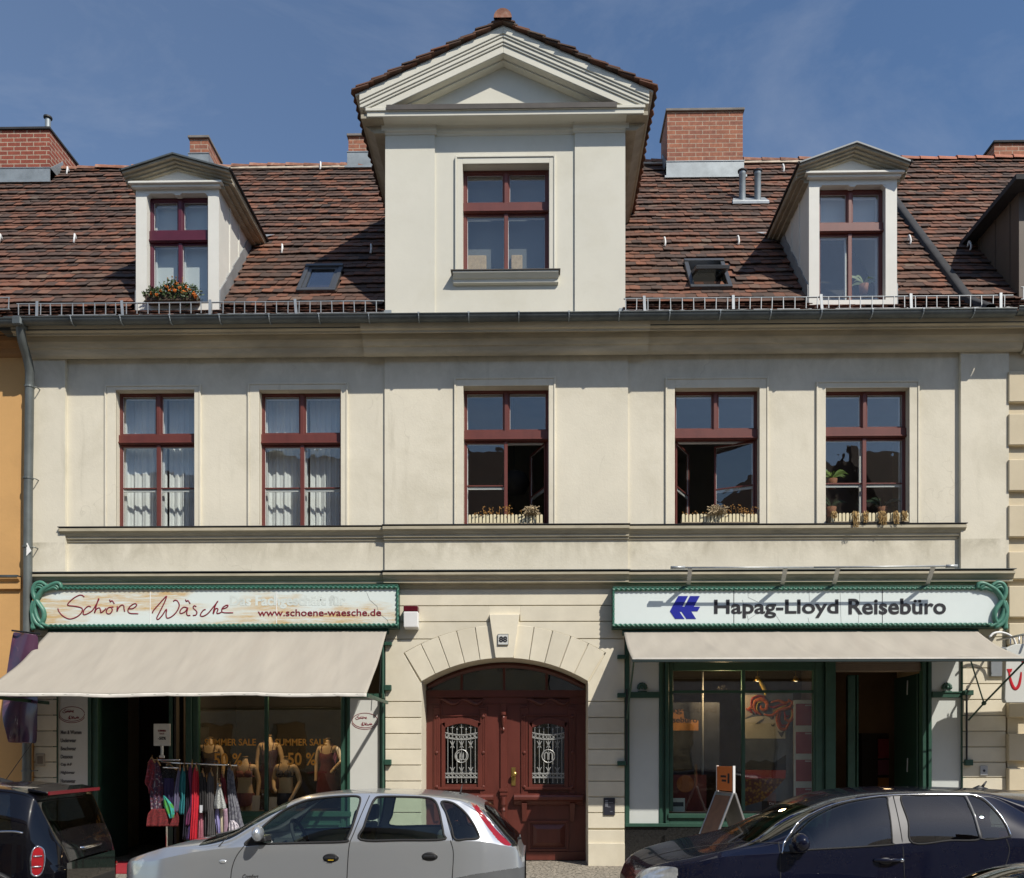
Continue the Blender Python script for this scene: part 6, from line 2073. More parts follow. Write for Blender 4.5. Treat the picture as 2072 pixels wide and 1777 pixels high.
    def line(s, pts, r, sd=-1, closed=False, off=0.0, n=5, hi=None, sm=6):
        P = sp2(pts, sm, closed) if sm > 1 else pts
        return [(x, sd*(s.side_y(x, z, hi)+off), z) for x, z in P]
PAINT_S = M("silver_car_paint", (0.56,0.585,0.61), 0.30, 0.72, var=0.02, vs=300, bstr=0, coat=0.8)
def paint(name, c, rough=0.25, metal=0.6, flake=0.0):
    m, nt, b = base_mat(name)
    b.inputs["Base Color"].default_value = c+(1,)
    b.inputs["Roughness"].default_value, b.inputs["Metallic"].default_value = rough, metal
    b.inputs["Coat Weight"].default_value, b.inputs["Coat Roughness"].default_value = 0.9, 0.02; b.inputs["Specular IOR Level"].default_value = 0.06
    f = noise(nt, 3, 5, 0.7)
    nt.links.new(ramp(nt, f, 0.3, 0.8, (rough,)*3+(1,), (rough+0.12,)*3+(1,)), b.inputs["Roughness"])
    return m
PAINT_N = paint("navy_car_paint", (0.005,0.006,0.017), 0.22, 0.0)
PAINT_B = paint("black_car_paint", (0.003,0.003,0.005), 0.22, 0.0)
CARGLASS = glass_mat("car_glass", (0.74,0.85,0.80), 0.02, 0.0)
CARGLASS_D = glass_mat("tinted_car_glass", (0.22,0.27,0.28), 0.045, 0.0)
CARINT = M("dark_car_upholstery", (0.022,0.022,0.025), 0.9, var=0.2, vs=20, bstr=0)
SEATG = M("grey_car_seat", (0.05,0.053,0.058), 0.85, var=0.2, vs=20, bstr=0)
LENSRED = M("red_tail_lens", (0.30,0.010,0.014), 0.12, var=0.15, vs=12, bstr=0, coat=0.8)
LENSCL = M("clear_lamp_lens", (0.55,0.57,0.58), 0.08, 0.5, var=0.25, vs=14, bstr=0, coat=1.0)
CHROME = M("chrome_trim", (0.75,0.75,0.75), 0.12, 1.0, var=0.02, bstr=0)
ORNG = M("orange_lens", (0.62,0.60,0.55), 0.15, bstr=0)
def wheel(parent, cx, cz, y, r=0.30, w_=0.19, sd=-1):
    W = sub("wheel", parent)
    m = MB(); m.lathe([(r-0.09,-w_/2),(r-0.02,-w_/2),(r,-w_/2+0.03),(r,w_/2-0.03),(r-0.02,w_/2),(r-0.09,w_/2)], (cx, y, cz), 28, "y"); m.build("tyre", RUBBER, W, smooth=True, auto=40, local=True)
    m = MB()
    m.lathe([(r-0.085,-w_/2+0.0),(r-0.085,w_/2)], (cx, y, cz), 28, "y")
    for k in range(7):
        a = 2*math.pi*k/7
        m.tube([(cx+0.05*math.cos(a), y+sd*(w_/2-0.02), cz+0.05*math.sin(a)), (cx+(r-0.1)*math.cos(a), y+sd*(w_/2-0.01), cz+(r-0.1)*math.sin(a))], 0.024, 6)
    m.lathe([(0.06,-0.01),(0.06,0.01)], (cx, y+sd*(w_/2-0.015), cz), 12, "y")
    m.build("rim", STEEL, W, smooth=True, auto=40, local=True)
def interior(parent, L, zfloor, zbelt, xs, w_, seatmat, wheel_x=None, htop=1.2, rhd=-1):
    m = MB()
    m.box(0.75, L-0.15, -w_, w_, zfloor, zfloor+0.04)
    m.box(xs[0]-0.62, xs[0]-0.25, -w_, w_, 0.45, zbelt-0.09)
    m.box(L-0.55, L-0.2, -w_, w_, zfloor, zbelt-0.12)
    m.build("cabin_floor", CARINT, parent, local=True, bevel=0.03)
    for i, x in enumerate(xs):
        for sd in (-1, 1):
            m = MB()
            m.hexa([(x-0.18, sd*0.36-0.23, zfloor+0.2), (x+0.30, sd*0.36-0.23, zfloor+0.15), (x+0.30, sd*0.36+0.23, zfloor+0.15), (x-0.18, sd*0.36+0.23, zfloor+0.2),
                    (x-0.18, sd*0.36-0.23, zfloor+0.36), (x+0.30, sd*0.36-0.23, zfloor+0.30), (x+0.30, sd*0.36+0.23, zfloor+0.30), (x-0.18, sd*0.36+0.23, zfloor+0.36)])
            m.hexa([(x+0.22, sd*0.36-0.23, zfloor+0.22), (x+0.38, sd*0.36-0.23, zfloor+0.22), (x+0.38, sd*0.36+0.23, zfloor+0.22), (x+0.22, sd*0.36+0.23, zfloor+0.22),
                    (x+0.40, sd*0.36-0.19, htop-0.14), (x+0.50, sd*0.36-0.19, htop-0.14), (x+0.50, sd*0.36+0.19, htop-0.14), (x+0.40, sd*0.36+0.19, htop-0.14)])
            m.hexa([(x+0.42, sd*0.36-0.12, htop-0.12), (x+0.52, sd*0.36-0.12, htop-0.12), (x+0.52, sd*0.36+0.12, htop-0.12), (x+0.42, sd*0.36+0.12, htop-0.12),
                    (x+0.46, sd*0.36-0.10, htop+0.04), (x+0.53, sd*0.36-0.10, htop+0.04), (x+0.53, sd*0.36+0.10, htop+0.04), (x+0.46, sd*0.36+0.10, htop+0.04)])
            m.build("seat", seatmat, parent, local=True, bevel=0.05, seg=3)
    if wheel_x:
        c = Vector((wheel_x, rhd*0.36, zbelt+0.0))
        ring = []
        for k in range(24):
            a = 2*math.pi*k/24
            ring.append((c.x - 0.07*math.sin(a)*1.0, c.y+0.185*math.cos(a), c.z+0.17*math.sin(a)))
        m = MB(); m.tube(ring, 0.016, 8, closed=True); m.tube([ring[0], ring[12]], 0.02, 6); m.tube([tuple(c), (c.x-0.25, c.y, c.z-0.1)], 0.035, 8)
        m.build("steering_wheel", CARINT, parent, smooth=True, local=True)
def mirror(parent, c, mat, rx=0.055, ry=0.11, rz=0.085, arm=True):
    Mi = sub("door_mirror", parent)
    m = MB(); m.ball(c, rx, ry, rz, 18, 12)
    m.build("mirror_shell", mat, Mi, smooth=True, local=True)
    m = MB(); m.hexa([(c[0]-0.05, c[1]+ry*0.3, c[2]-rz*1.1), (c[0]+0.06, c[1]+ry*0.3, c[2]-rz*1.1), (c[0]+0.10, c[1]+ry*1.9, c[2]-rz*1.2), (c[0]-0.08, c[1]+ry*1.9, c[2]-rz*1.2),
                      (c[0]-0.04, c[1]+ry*0.3, c[2]-rz*0.5), (c[0]+0.05, c[1]+ry*0.3, c[2]-rz*0.5), (c[0]+0.08, c[1]+ry*1.9, c[2]-rz*0.3), (c[0]-0.06, c[1]+ry*1.9, c[2]-rz*0.3)])
    m.build("mirror_foot", BLACK, Mi, local=True, bevel=0.01)
    return Mi

YCAR = -5.18
# ---------------- silver hatchback, facing left
YN = YCAR-0.80
X0 = at(258, 1720, YCAR-0.25)[0]+0.10
CARS = thing("silver_hatchback", "silver five door hatchback parked facing left before the red door", "car", (X0, YCAR, 0.0))
def sv(px, py, Y=YN): x, z = at(px, py, Y); return (x-X0, z)
def c5(a, b, Y=YN): return sv(250+0.4032*a, 1545.7+0.4032*b, Y)
Lc = at(1063, 1720, YCAR)[0]-X0
# centre-line profile from the silhouette
cl = [c5(a, b, YCAR) for a, b in ((75,480),(130,450),(230,415),(330,385),(430,362),(500,350),(600,325),(700,270),(800,207),(900,165),(1000,143),(1100,132),(1250,128),(1400,130),(1600,142),(1700,152),(1785,168),(1850,215),(1920,300),(1980,370),(1996,430))]
clx, clz = [p[0] for p in cl], [p[1] for p in cl]
# door-frame line and belt line on the near side
ct_ = [c5(a, b, YCAR-0.62) for a, b in ((500,420),(560,385),(640,340),(720,295),(850,215),(960,175),(1100,155),(1220,150),(1400,156),(1500,163),(1600,178),(1710,200),(1800,262),(1900,350),(1960,410))]
bl_ = [c5(a, b, YCAR-0.76) for a, b in ((120,495),(300,450),(480,425),(600,415),(900,402),(1150,392),(1400,386),(1650,386),(1800,390),(1960,425))]
tab = []
def cz_(x): return float(np.interp(x, clx, clz))
xs_ = [0.0, 0.05, 0.14, 0.28, 0.48, 0.75, 1.0, 1.25, 1.45, 1.7, 1.95, 2.2, 2.5, 2.8, 3.05, 3.25, 3.42, Lc-0.16, Lc-0.07, Lc-0.02, Lc]
Wm = 0.82
for x in xs_:
    f = 0.60+0.40*min(1, (x/0.55))**0.55
    r = 0.72+0.28*min(1, ((Lc-x)/0.42))**0.6
    wm = Wm*f*r if x < 1 else Wm*r
    zt_ = float(np.interp(x, [0.0]+clx, [0.60]+clz))
    zb2 = float(np.interp(x, [p[0] for p in bl_], [p[1] for p in bl_]))
    zc2 = float(np.interp(x, [p[0] for p in ct_], [p[1] for p in ct_]))
    if x < 0.08: zb2 = min(zb2, zt_-0.05)
    zb2 = min(zb2, zt_-0.045)
    zc2 = min(max(zc2, zb2+0.02), zt_-0.018)
    g_ = np.clip((zc2-zb2)/0.33, 0, 1)
    wb = wm*0.955
    wc = wb*0.93 - 0.14*g_
    zbot = 0.22 if 0.2 < x < Lc-0.2 else 0.28
    tab.append((x, zbot, wm*0.93, wm, 0.62 if x > 0.1 else 0.45, wb, zb2, wc, zc2, zt_))
K1 = Car(tab, Lc)
W1 = sp2([c5(a, b) for a, b in ((604,407),(640,365),(690,308),(770,243),(870,196),(980,176),(1100,168),(1155,171),(1167,190),(1160,235),(1140,320),(1120,375),(1108,392),(900,398),(700,404))], 5)
W2 = sp2([c5(a, b) for a, b in ((1188,382),(1200,315),(1222,230),(1240,185),(1270,171),(1400,171),(1500,176),(1545,190),(1570,230),(1588,290),(1603,355),(1600,381),(1400,384))], 5)
W3 = sp2([c5(a, b) for a, b in ((1583,198),(1640,203),(1700,245),(1750,305),(1780,360),(1774,377),(1720,380),(1662,380),(1640,320),(1610,250))], 5)
TL = sp2([c5(a, b, YCAR-0.7) for a, b in ((1713,172),(1750,195),(1800,250),(1860,325),(1920,385),(1944,410),(1918,410),(1880,385),(1820,310),(1760,230))], 4)
TL2 = sp2([c5(a, b, YCAR-0.7) for a, b in ((1752,192),(1780,205),(1840,280),(1900,350),(1948,408),(1935,400),(1870,325),(1800,245))], 4)
RG = [c5(a, b, YCAR-0.6) for a, b in ((1785,190),(1900,285),(2010,380),(2010,416),(1950,412),(1860,310))]
HL = sp2([c5(a, b, YCAR-0.6) for a, b in ((34,552),(45,515),(75,482),(118,478),(112,505),(85,545),(60,556))], 5)
BUMP = [c5(a, b) for a, b in ((1655,574),(1760,553),(1930,535),(2080,530),(2080,900),(1655,900))]
wf, wr2 = c5(318, 655)[0], c5(318, 655)[0]+2.49
K1.classify([("glass", W1, K1.i_belt-6, K1.i_cant+3), ("glass", W2, K1.i_belt-6, K1.i_cant+3), ("glass", W3, K1.i_belt-6, K1.i_cant+6),
             ("rearglass", RG, K1.i_belt-4, K1.m), ("tail", TL, 0, K1.i_cant+10), ("tailc", TL2, 0, K1.i_cant+12), ("lamp", HL, 0, K1.m), ("bumper", BUMP, 0, K1.i_belt)],
            [(wf, 0.30, 0.345), (wr2, 0.30, 0.345)],
            [("screen", lambda X, Z, c: (c > K1.i_cant+2) & (X > c5(520,340,YCAR)[0]) & (X < c5(905,150,YCAR)[0]-0.0) & (c > K1.i_cant+2 + 8*(X > 9)))])
K1.mesh(["body"], "body", PAINT_S, CARS)
for nm, mt, nn in (("glass", CARGLASS, "side_window"), ("screen", CARGLASS, "windscreen"), ("rearglass", CARGLASS_D, "rear_window"), ("tail", LENSRED, "tail_lamp"), ("tailc", M("smoked_lamp_glass", (0.13,0.13,0.14), 0.12, 0.3, bstr=0, coat=1), "tail_lamp_glass"), ("lamp", LENSCL, "headlight"), ("bumper", M("grey_bumper_trim", (0.10,0.105,0.11), 0.5, bstr=0), "bumper_trim")):
    for sd in (-1, 1):
        if nm in ("screen", "rearglass") and sd == 1: continue
        K1.mesh([nm], nn, mt, CARS, sides=((-1, 1) if nm in ("screen", "rearglass") else (sd,)))
def strip(K, pts, r, name, mat, parent, closed=False, off=0.0, sides=(-1,), hi=None, sm=6):
    for sd in sides:
        m = MB(); m.tube(K.line(pts, r, sd, closed, off, hi=hi, sm=sm), r, 6, closed=closed); m.build(name, mat, parent, smooth=True, local=True)
for wpoly in (W1, W2, W3):
    strip(K1, wpoly, 0.011, "window_seal", RUBBER, CARS, closed=True, sides=(-1, 1), hi=K1.i_cant+8, sm=1)
for pts in ([(604,410),(565,465),(545,525),(540,600)], [(1217,152),(1185,245),(1152,345),(1130,420),(1122,600)], [(1640,386),(1655,450),(1650,574)], [(462,420),(500,372)], [(1652,386),(1590,200)]):
    strip(K1, [c5(a, b) for a, b in pts], 0.0045, "panel_gap", RUBBER, CARS, sides=(-1,), off=-0.001)
# handles, blinker, mirror, wheel arches, aerial, wiper, trim lettering
for a, b in ((1040,478), (1536,471)):
    x, z = c5(a, b); y = K1.side_y(x, z)
    Hn = sub("door_handle", CARS)
    m = MB(); m.ball((x, -y+0.006, z), 0.082, 0.012, 0.048, 20, 10); m.build("handle_cup", BLACK, Hn, smooth=True, local=True)
    m = MB(); m.hexa([(x-0.055,-y-0.022,z-0.004),(x+0.055,-y-0.022,z-0.004),(x+0.06,-y+0.004,z-0.004),(x-0.06,-y+0.004,z-0.004),(x-0.05,-y-0.02,z+0.022),(x+0.05,-y-0.02,z+0.022),(x+0.055,-y+0.004,z+0.022),(x-0.055,-y+0.004,z+0.022)])
    m.build("handle_grip", BLACK, Hn, local=True, bevel=0.008)
    if a == 1040: MB().box(x-0.02, x+0.028, -y-0.024, -y-0.015, z-0.010, z-0.004).build("handle_sticker", M("yellow_sticker", (0.7,0.45,0.03), 0.5, bstr=0), Hn, local=True)
x, z = c5(498, 491); m = MB(); m.ball((x, -K1.side_y(x, z), z), 0.034, 0.012, 0.019, 14, 8); m.build("side_repeater", LENSCL, CARS, smooth=True, local=True)
x, z = c5(665, 352, YN-0.12); mirror(CARS, (x, -K1.side_y(*c5(665,400))-0.10, z), PAINT_S, 0.048, 0.09, 0.068)
m = MB(); q = [c5(a, b) for a, b in ((602,408),(652,355),(690,335),(694,405))]
m.prism(q, -K1.side_y(*c5(660,400))-0.006, -K1.side_y(*c5(660,400))+0.03); m.build("mirror_triangle", BLACK, CARS, local=True)
for cx in (wf, wr2):
    m = MB(); m.tube([(cx+0.35*math.cos(a), -K1.side_y(cx+0.35*math.cos(a), 0.30+0.35*math.sin(a))-0.006, 0.30+0.35*math.sin(a)) for a in [math.pi*k/24 for k in range(25)]], 0.022, 8)
    m.build("wheel_arch_lip", PAINT_S, CARS, smooth=True, local=True)
    for sd in (-1, 1): wheel(CARS, cx, 0.295, sd*0.70, sd=sd)
    m = MB(); m.lathe([(0.34,-0.62),(0.34,-0.80)][::-1] + [], (cx, 0, 0.30), 24, "y"); m.build("wheel_well", BLACK, CARS, local=True)
x, z = c5(1690, 140, YCAR); m = MB(); m.tube([(x-0.02, 0, z-0.04), (x-0.0, 0, z-0.02), (x+0.02, 0, z+0.075)], [0.02, 0.010, 0.003], 8); m.build("roof_aerial", BLACK, CARS, local=True, smooth=True)
x, z = c5(1960, 375, YCAR); m = MB(); m.tube([(x-0.06, -0.1, z-0.03), (x+0.02, 0.0, z+0.0), (x+0.06, 0.05, z+0.0)], 0.014, 6); m.build("rear_wiper", BLACK, CARS, local=True)
m = MB(); a = c5(500,352,YCAR-0.4); b = c5(555,345,YCAR-0.4); m.tube([(a[0]-0.05, -0.45, a[1]-0.005), (a[0]+0.10, -0.30, a[1]+0.03), (b[0]+0.14, -0.02, b[1]+0.045)], 0.010, 6); m.build("wiper", BLACK, CARS, local=True)
x, z = c5(600, 574); y = K1.side_y(x, z); text_mesh("trim_lettering", "Comfort", 0.06, BLACK, CARS, (x, -y-0.002, z), w=0.14, h=0.036, shear=0.3, local=True, depth=0.001)
interior(CARS, Lc, 0.26, 1.02, (1.62, 2.45), 0.70, SEATG, wheel_x=c5(820,350)[0], htop=1.26)
PAPER = M("green_tinted_paper", (0.72,0.76,0.55), 0.8, bstr=0)
x, z = c5(1065, 352); m = MB(); m.hexa([(x-0.12,0.2,z-0.02),(x+0.12,0.2,z-0.02),(x+0.12,0.5,z-0.02),(x-0.12,0.5,z-0.02),(x-0.02,0.3,z+0.06),(x+0.0,0.3,z+0.06),(x+0.0,0.4,z+0.06),(x-0.02,0.4,z+0.06)]); 
o = m.build("paper", PAPER, CARS, local=True)
K1.mesh(["hole"], "none", None, CARS) if False else None

# ---------------- navy hatchback, facing left
YN2 = YCAR-0.86
X2 = at(1265, 1740, YCAR)[0]
CARN = thing("navy_hatchback", "dark navy hatchback with silver window pillars parked facing left at the right", "car", (X2, YCAR, 0.0))
def c6(a, b, Y=YN2): x, z = at(1249.8+0.3968*a, 1545.7+0.3968*b, Y); return (x-X2, z)
L2_ = 4.20
cl = [c6(a, b, YCAR) for a, b in ((60,535),(100,492),(200,452),(300,430),(400,406),(500,385),(560,368),(650,325),(750,270),(850,220),(950,178),(1050,148),(1150,131),(1250,122),(1400,117),(1600,118),(1850,125),(2072,140),(2150,150),(2240,200),(2320,300),(2370,380))]
clx, clz = [p[0] for p in cl], [p[1] for p in cl]
ct_ = [c6(a, b, YCAR-0.66) for a, b in ((700,420),(845,395),(945,318),(1000,277),(1100,228),(1200,199),(1300,180),(1430,166),(1600,158),(1800,158),(1900,165),(1960,185),(2050,240),(2150,320),(2260,390))]
bl_ = [c6(a, b, YCAR-0.82) for a, b in ((100,555),(300,510),(500,475),(700,462),(850,452),(1100,432),(1300,420),(1500,407),(1700,396),(1850,387),(2010,377),(2150,385),(2300,410))]
tab = []
xs_ = [0.0, 0.05, 0.14, 0.28, 0.5, 0.8, 1.1, 1.35, 1.6, 1.9, 2.2, 2.5, 2.8, 3.1, 3.4, 3.65, 3.85, 4.02, 4.12, 4.18, 4.20]
for x in xs_:
    f = 0.60+0.40*min(1, (x/0.6))**0.55
    r = 0.72+0.28*min(1, ((L2_-x)/0.45))**0.6
    wm = 0.88*f*r
    zt_ = float(np.interp(x, [0.0]+clx, [0.62]+clz))
    zb2 = float(np.interp(x, [p[0] for p in bl_], [p[1] for p in bl_]))
    zc2 = float(np.interp(x, [p[0] for p in ct_], [p[1] for p in ct_]))
    zb2 = min(zb2, zt_-0.045)
    zc2 = min(max(zc2, zb2+0.02), zt_-0.018)
    g_ = np.clip((zc2-zb2)/0.36, 0, 1)
    wb = wm*0.95
    wc = wb*0.93 - 0.15*g_
    zbot = 0.22 if 0.2 < x < L2_-0.2 else 0.28
    tab.append((x, zbot, wm*0.93, wm, 0.66 if x > 0.1 else 0.45, wb, zb2, wc, zc2, zt_))
K2 = Car(tab, L2_)
V1 = sp2([c6(a, b) for a, b in ((850,452),(880,400),(945,328),(1000,288),(1100,240),(1200,208),(1320,186),(1422,175),(1424,215),(1418,300),(1408,400),(1402,414),(1200,428),(990,440))], 5)
V2 = sp2([c6(a, b) for a, b in ((1503,172),(1600,168),(1830,170),(1840,220),(1852,300),(1856,384),(1700,393),(1512,406),(1508,300))], 5)
V3 = sp2([c6(a, b) for a, b in ((1842,172),(1900,178),(1935,200),(1970,250),(2000,310),(2010,365),(2000,375),(1866,383),(1858,290))], 5)
VP = [c6(a, b) for a, b in ((1424,172),(1504,168),(1512,404),(1406,412))]
VH = sp2([c6(a, b, YCAR-0.62) for a, b in ((100,600),(118,560),(165,532),(235,517),(286,519),(292,545),(278,590),(250,640),(150,650))], 5)
wf2 = 0.87; wr3 = wf2+2.578
K2.classify([("pillar", VP, K2.i_belt-4, K2.i_cant+1), ("glass", V1, K2.i_belt-6, K2.i_cant+3), ("glass", V2, K2.i_belt-6, K2.i_cant+3), ("glass", V3, K2.i_belt-6, K2.i_cant+5), ("lamp", VH, 0, K2.m),
             ("rearglass", [(3.86,1.05),(3.80,1.40),(4.3,1.45),(4.3,1.0)], K2.i_belt+4, K2.m), ("tail", [(3.98,0.80),(3.95,1.0),(4.25,1.02),(4.25,0.80)], 0, K2.i_cant)],
            [(wf2, 0.31, 0.36), (wr3, 0.31, 0.36)],
            [("screen", lambda X, Z, c: (c > K2.i_cant+2) & (X > c6(575,360,YCAR)[0]) & (X < c6(905,195,YCAR)[0]))])
K2.mesh(["body"], "body", PAINT_N, CARN)
for nm, mt, nn in (("glass", CARGLASS_D, "side_window"), ("screen", CARGLASS_D, "windscreen"), ("rearglass", CARGLASS_D, "rear_window"), ("tail", LENSRED, "tail_lamp"), ("lamp", LENSCL, "headlight"), ("pillar", M("satin_pillar_trim", (0.11,0.11,0.115), 0.5, 0.0, bstr=0, coat=0.15), "door_pillar")):
    if nm in ("screen", "rearglass"): K2.mesh([nm], nn, mt, CARN)
    else:
        for sd in (-1, 1): K2.mesh([nm], nn, mt, CARN, sides=(sd,))
# chrome line round the windows, rubber seals, gaps
chl = [c6(a, b) for a, b in ((842,458),(868,405),(940,323),(1000,280),(1100,233),(1200,202),(1320,180),(1430,168),(1600,162),(1830,163),(1905,170),(1945,197),(1985,260),(2008,320),(2016,368))]
strip(K2, chl, 0.007, "chrome_strip", CHROME, CARN, off=0.003, hi=K2.i_cant+8)
for wp_ in (V1, V2, V3): strip(K2, wp_, 0.008, "window_seal", RUBBER, CARN, closed=True, hi=K2.i_cant+8, sm=1)
strip(K2, [c6(a, b) for a, b in ((1838,172),(1850,240),(1858,384))], 0.013, "quarter_post", bpy.data.materials["satin_pillar_trim"], CARN, off=0.002, hi=K2.i_cant+6)
for pts in ([(840,404),(832,460),(828,600)], [(1463,170),(1461,300),(1459,600)], [(1990,385),(2000,450),(1960,560)]):
    strip(K2, [c6(a, b) for a, b in pts], 0.0045, "panel_gap", RUBBER, CARN, off=-0.001)
strip(K2, [c6(a, b, YCAR-0.72) for a, b in ((110,520),(300,460),(500,425),(700,402),(838,404))], 0.004, "bonnet_gap", RUBBER, CARN, hi=K2.i_cant+14)
x, z = c6(942, 405, YN2-0.12); mirror(CARN, (x, -K2.side_y(*c6(942,450))-0.10, z), PAINT_N, 0.075, 0.10, 0.082)
x, z = c6(1375, 497); y = K2.side_y(x, z)
Hn = sub("door_handle", CARN)
m = MB(); m.tube(spline([(x-0.11,-y+0.004,z+0.006), (x-0.06,-y-0.03,z+0.010), (x+0.04,-y-0.034,z+0.012), (x+0.11,-y+0.002,z+0.008)], 5), 0.016, 8); m.build("handle_grip", PAINT_N, Hn, smooth=True, local=True)
m = MB(); m.ball((x-0.01,-y+0.012,z-0.004), 0.075, 0.02, 0.038, 16, 8); m.build("handle_cup", BLACK, Hn, smooth=True, local=True)
m = MB(); m.ball((x+0.125,-y-0.004,z+0.008), 0.02, 0.012, 0.018, 10, 6); m.build("lock_cap", CHROME, Hn, smooth=True, local=True)
for cx in (wf2, wr3):
    for sd in (-1, 1): wheel(CARN, cx, 0.31, sd*0.76, 0.315, sd=sd)
    m = MB(); m.tube([(cx+0.365*math.cos(a), -K2.side_y(cx+0.365*math.cos(a), 0.31+0.365*math.sin(a))-0.004, 0.31+0.365*math.sin(a)) for a in [math.pi*k/24 for k in range(25)]], 0.018, 8)
    m.build("wheel_arch_lip", PAINT_N, CARN, smooth=True, local=True)
x, z = c6(1862, 118, YCAR); m = MB(); m.tube([(x-0.12, 0, z-0.03), (x-0.04, 0, z-0.012), (x+0.04, 0, z-0.03)], [0.01,0.03,0.02], 8); m.tube([(x-0.02, 0, z-0.02), (x+0.035, 0, z+0.055)], [0.018, 0.006], 8); m.build("roof_aerial", BLACK, CARN, local=True, smooth=True)
m = MB(); a = c6(560,385,YCAR-0.4); m.tube([(a[0]-0.02, -0.5, a[1]-0.02), (a[0]+0.16, -0.3, a[1]+0.045), (a[0]+0.22, 0.1, a[1]+0.07)], 0.009, 6); m.build("wiper", BLACK, CARN, local=True)
m = MB(); m.box(-0.004, 0.03, -0.45, 0.45, 0.52, 0.62); m.build("grille", BLACK, CARN, local=True, bevel=0.01)
interior(CARN, L2_, 0.26, 0.98, (1.80, 2.65), 0.74, CARINT, wheel_x=1.62, htop=1.28)

# ---------------- black compact with red spoiler edge, only its tail in view
XB = at(203, 1700, YCAR+0.1)[0]-3.9-0.24
CARB = thing("black_compact", "black compact car with red roof edge cut by the left edge", "car", (XB, YCAR+0.05, 0.0), R(6))
LB = 3.9
tabb = []
prof_t = [(0,0.62),(0.1,0.80),(0.5,0.90),(1.05,1.00),(1.45,1.25),(1.85,1.47),(2.3,1.53),(2.9,1.535),(3.3,1.515),(3.56,1.47),(3.63,1.42),(3.80,1.05),(3.87,0.9),(3.9,0.78)]
for x in [0,0.05,0.14,0.3,0.55,0.8,1.1,1.4,1.7,2.0,2.4,2.8,3.1,3.35,3.5,3.62,3.72,3.8,3.86,3.9]:
    f = 0.62+0.38*min(1, (x/0.55))**0.55
    r = 0.72+0.28*min(1, max(0, (LB-x)/0.30))**0.5
    wm = 0.875*f*r
    zt_ = float(np.interp(x, [p[0] for p in prof_t], [p[1] for p in prof_t]))
    zb2 = min(float(np.interp(x, [0,1,2,3,3.6,3.9], [0.80,0.93,0.98,1.03,1.05,0.72])), zt_-0.05)
    zc2 = min(max(float(np.interp(x, [1.0,1.45,1.85,2.3,3.3,3.56,3.65,3.85], [0.98,1.2,1.42,1.46,1.45,1.41,1.36,0.88])), zb2+0.02), zt_-0.02)
    g_ = np.clip((zc2-zb2)/0.36, 0, 1)
    wb = wm*0.95; wc = wb*0.94-0.11*g_
    tabb.append((x, 0.26, wm*0.93, wm, 0.66, wb, zb2, wc, zc2, zt_))
K3 = Car(tabb, LB, 0.010)
wfb, wrb = 0.75, 3.25
TLB = sp2([(3.685,0.70),(3.675,0.80),(3.68,0.90),(3.715,0.94),(3.755,0.90),(3.77,0.80),(3.76,0.70),(3.72,0.67)], 4)
K3.classify([("glass", [(1.5,1.08),(1.9,1.40),(2.3,1.43),(3.42,1.42),(3.50,1.10),(3.3,1.06)], K3.i_belt, K3.i_cant),
             ("tail", TLB, 0, K3.i_belt+3),
             ("bumper", [(3.5,0.2),(3.5,0.56),(4,0.56),(4,0.2)], 0, K3.i_belt)],
            [(wfb, 0.33, 0.37), (wrb, 0.33, 0.37)],
            [("rearglass", lambda X, Z, c: (c > K3.i_cant+3) & (X > 3.645) & (X < 3.79)), ("screen", lambda X, Z, c: (c > K3.i_cant+2) & (X > 1.1) & (X < 1.8))])
K3.mesh(["body"], "body", PAINT_B, CARB)
for nm, mt, nn in (("glass", CARGLASS_D, "side_window"), ("screen", CARGLASS_D, "windscreen"), ("rearglass", CARGLASS_D, "rear_window"), ("tail", LENSRED, "tail_lamp"), ("bumper", M("black_bumper", (0.016,0.016,0.017), 0.55, bstr=0), "bumper")):
    if nm in ("screen", "rearglass", "bumper"): K3.mesh([nm], nn, mt, CARB)
    else:
        for sd in (-1, 1): K3.mesh([nm], nn, mt, CARB, sides=(sd,))
m = MB(); m.grid([[(LB, y, 0.27), (LB+0.001, y, 0.5), (LB, y, 0.76)] for y in np.linspace(-0.60, 0.60, 9)]); m.build("tailgate", PAINT_B, CARB, local=True)
m = MB(); m.prof([(3.55,1.475),(3.72,1.435),(3.73,1.42),(3.55,1.44)], -0.62, 0.62)
m.v = [(y, x, z) for x, y, z in m.v]; m.build("roof_spoiler", PAINT_B, CARB, local=True, bevel=0.006)
m = MB(); m.box(3.728, 3.742, -0.60, 0.60, 1.408, 1.442); m.build("red_spoiler_edge", M("deep_red_paint", (0.20,0.008,0.018), 0.3, bstr=0), CARB, local=True)
m = MB()
for sd in (-1, 1):
    m = MB(); m.box(3.60, 3.86, sd*0.70-0.10, sd*0.70+0.10, 0.575, 0.615); m.build("bumper_reflector", LENSRED, CARB, local=True, bevel=0.01)
m = MB(); m.box(3.80, 3.915, -0.58, 0.58, 0.42, 0.56); m.build("rear_bumper", bpy.data.materials["black_bumper"], CARB, local=True, bevel=0.03, seg=3)
m = MB(); m.tube([(3.83, -0.25, 0.87), (3.90, -0.2, 0.865), (3.90, 0.2, 0.865), (3.83, 0.25, 0.87)], 0.016, 8); m.build("tailgate_handle", CHROME, CARB, local=True, smooth=True)
m = MB(); m.tube(K3.line([(1.4,1.0),(2.0,1.02),(2.8,1.06),(3.45,1.085),(3.6,1.07)], 0.01, -1, False, 0.004), 0.010, 6); m.build("chrome_strip", CHROME, CARB, smooth=True, local=True)
m = MB(); m.tube([(3.12,0,1.50),(3.02,0,1.53),(2.98,0,1.54)], 0.028, 8); m.tube([(3.05,0,1.53),(3.32,0,1.93)], 0.004, 5); m.build("roof_aerial", BLACK, CARB, local=True)
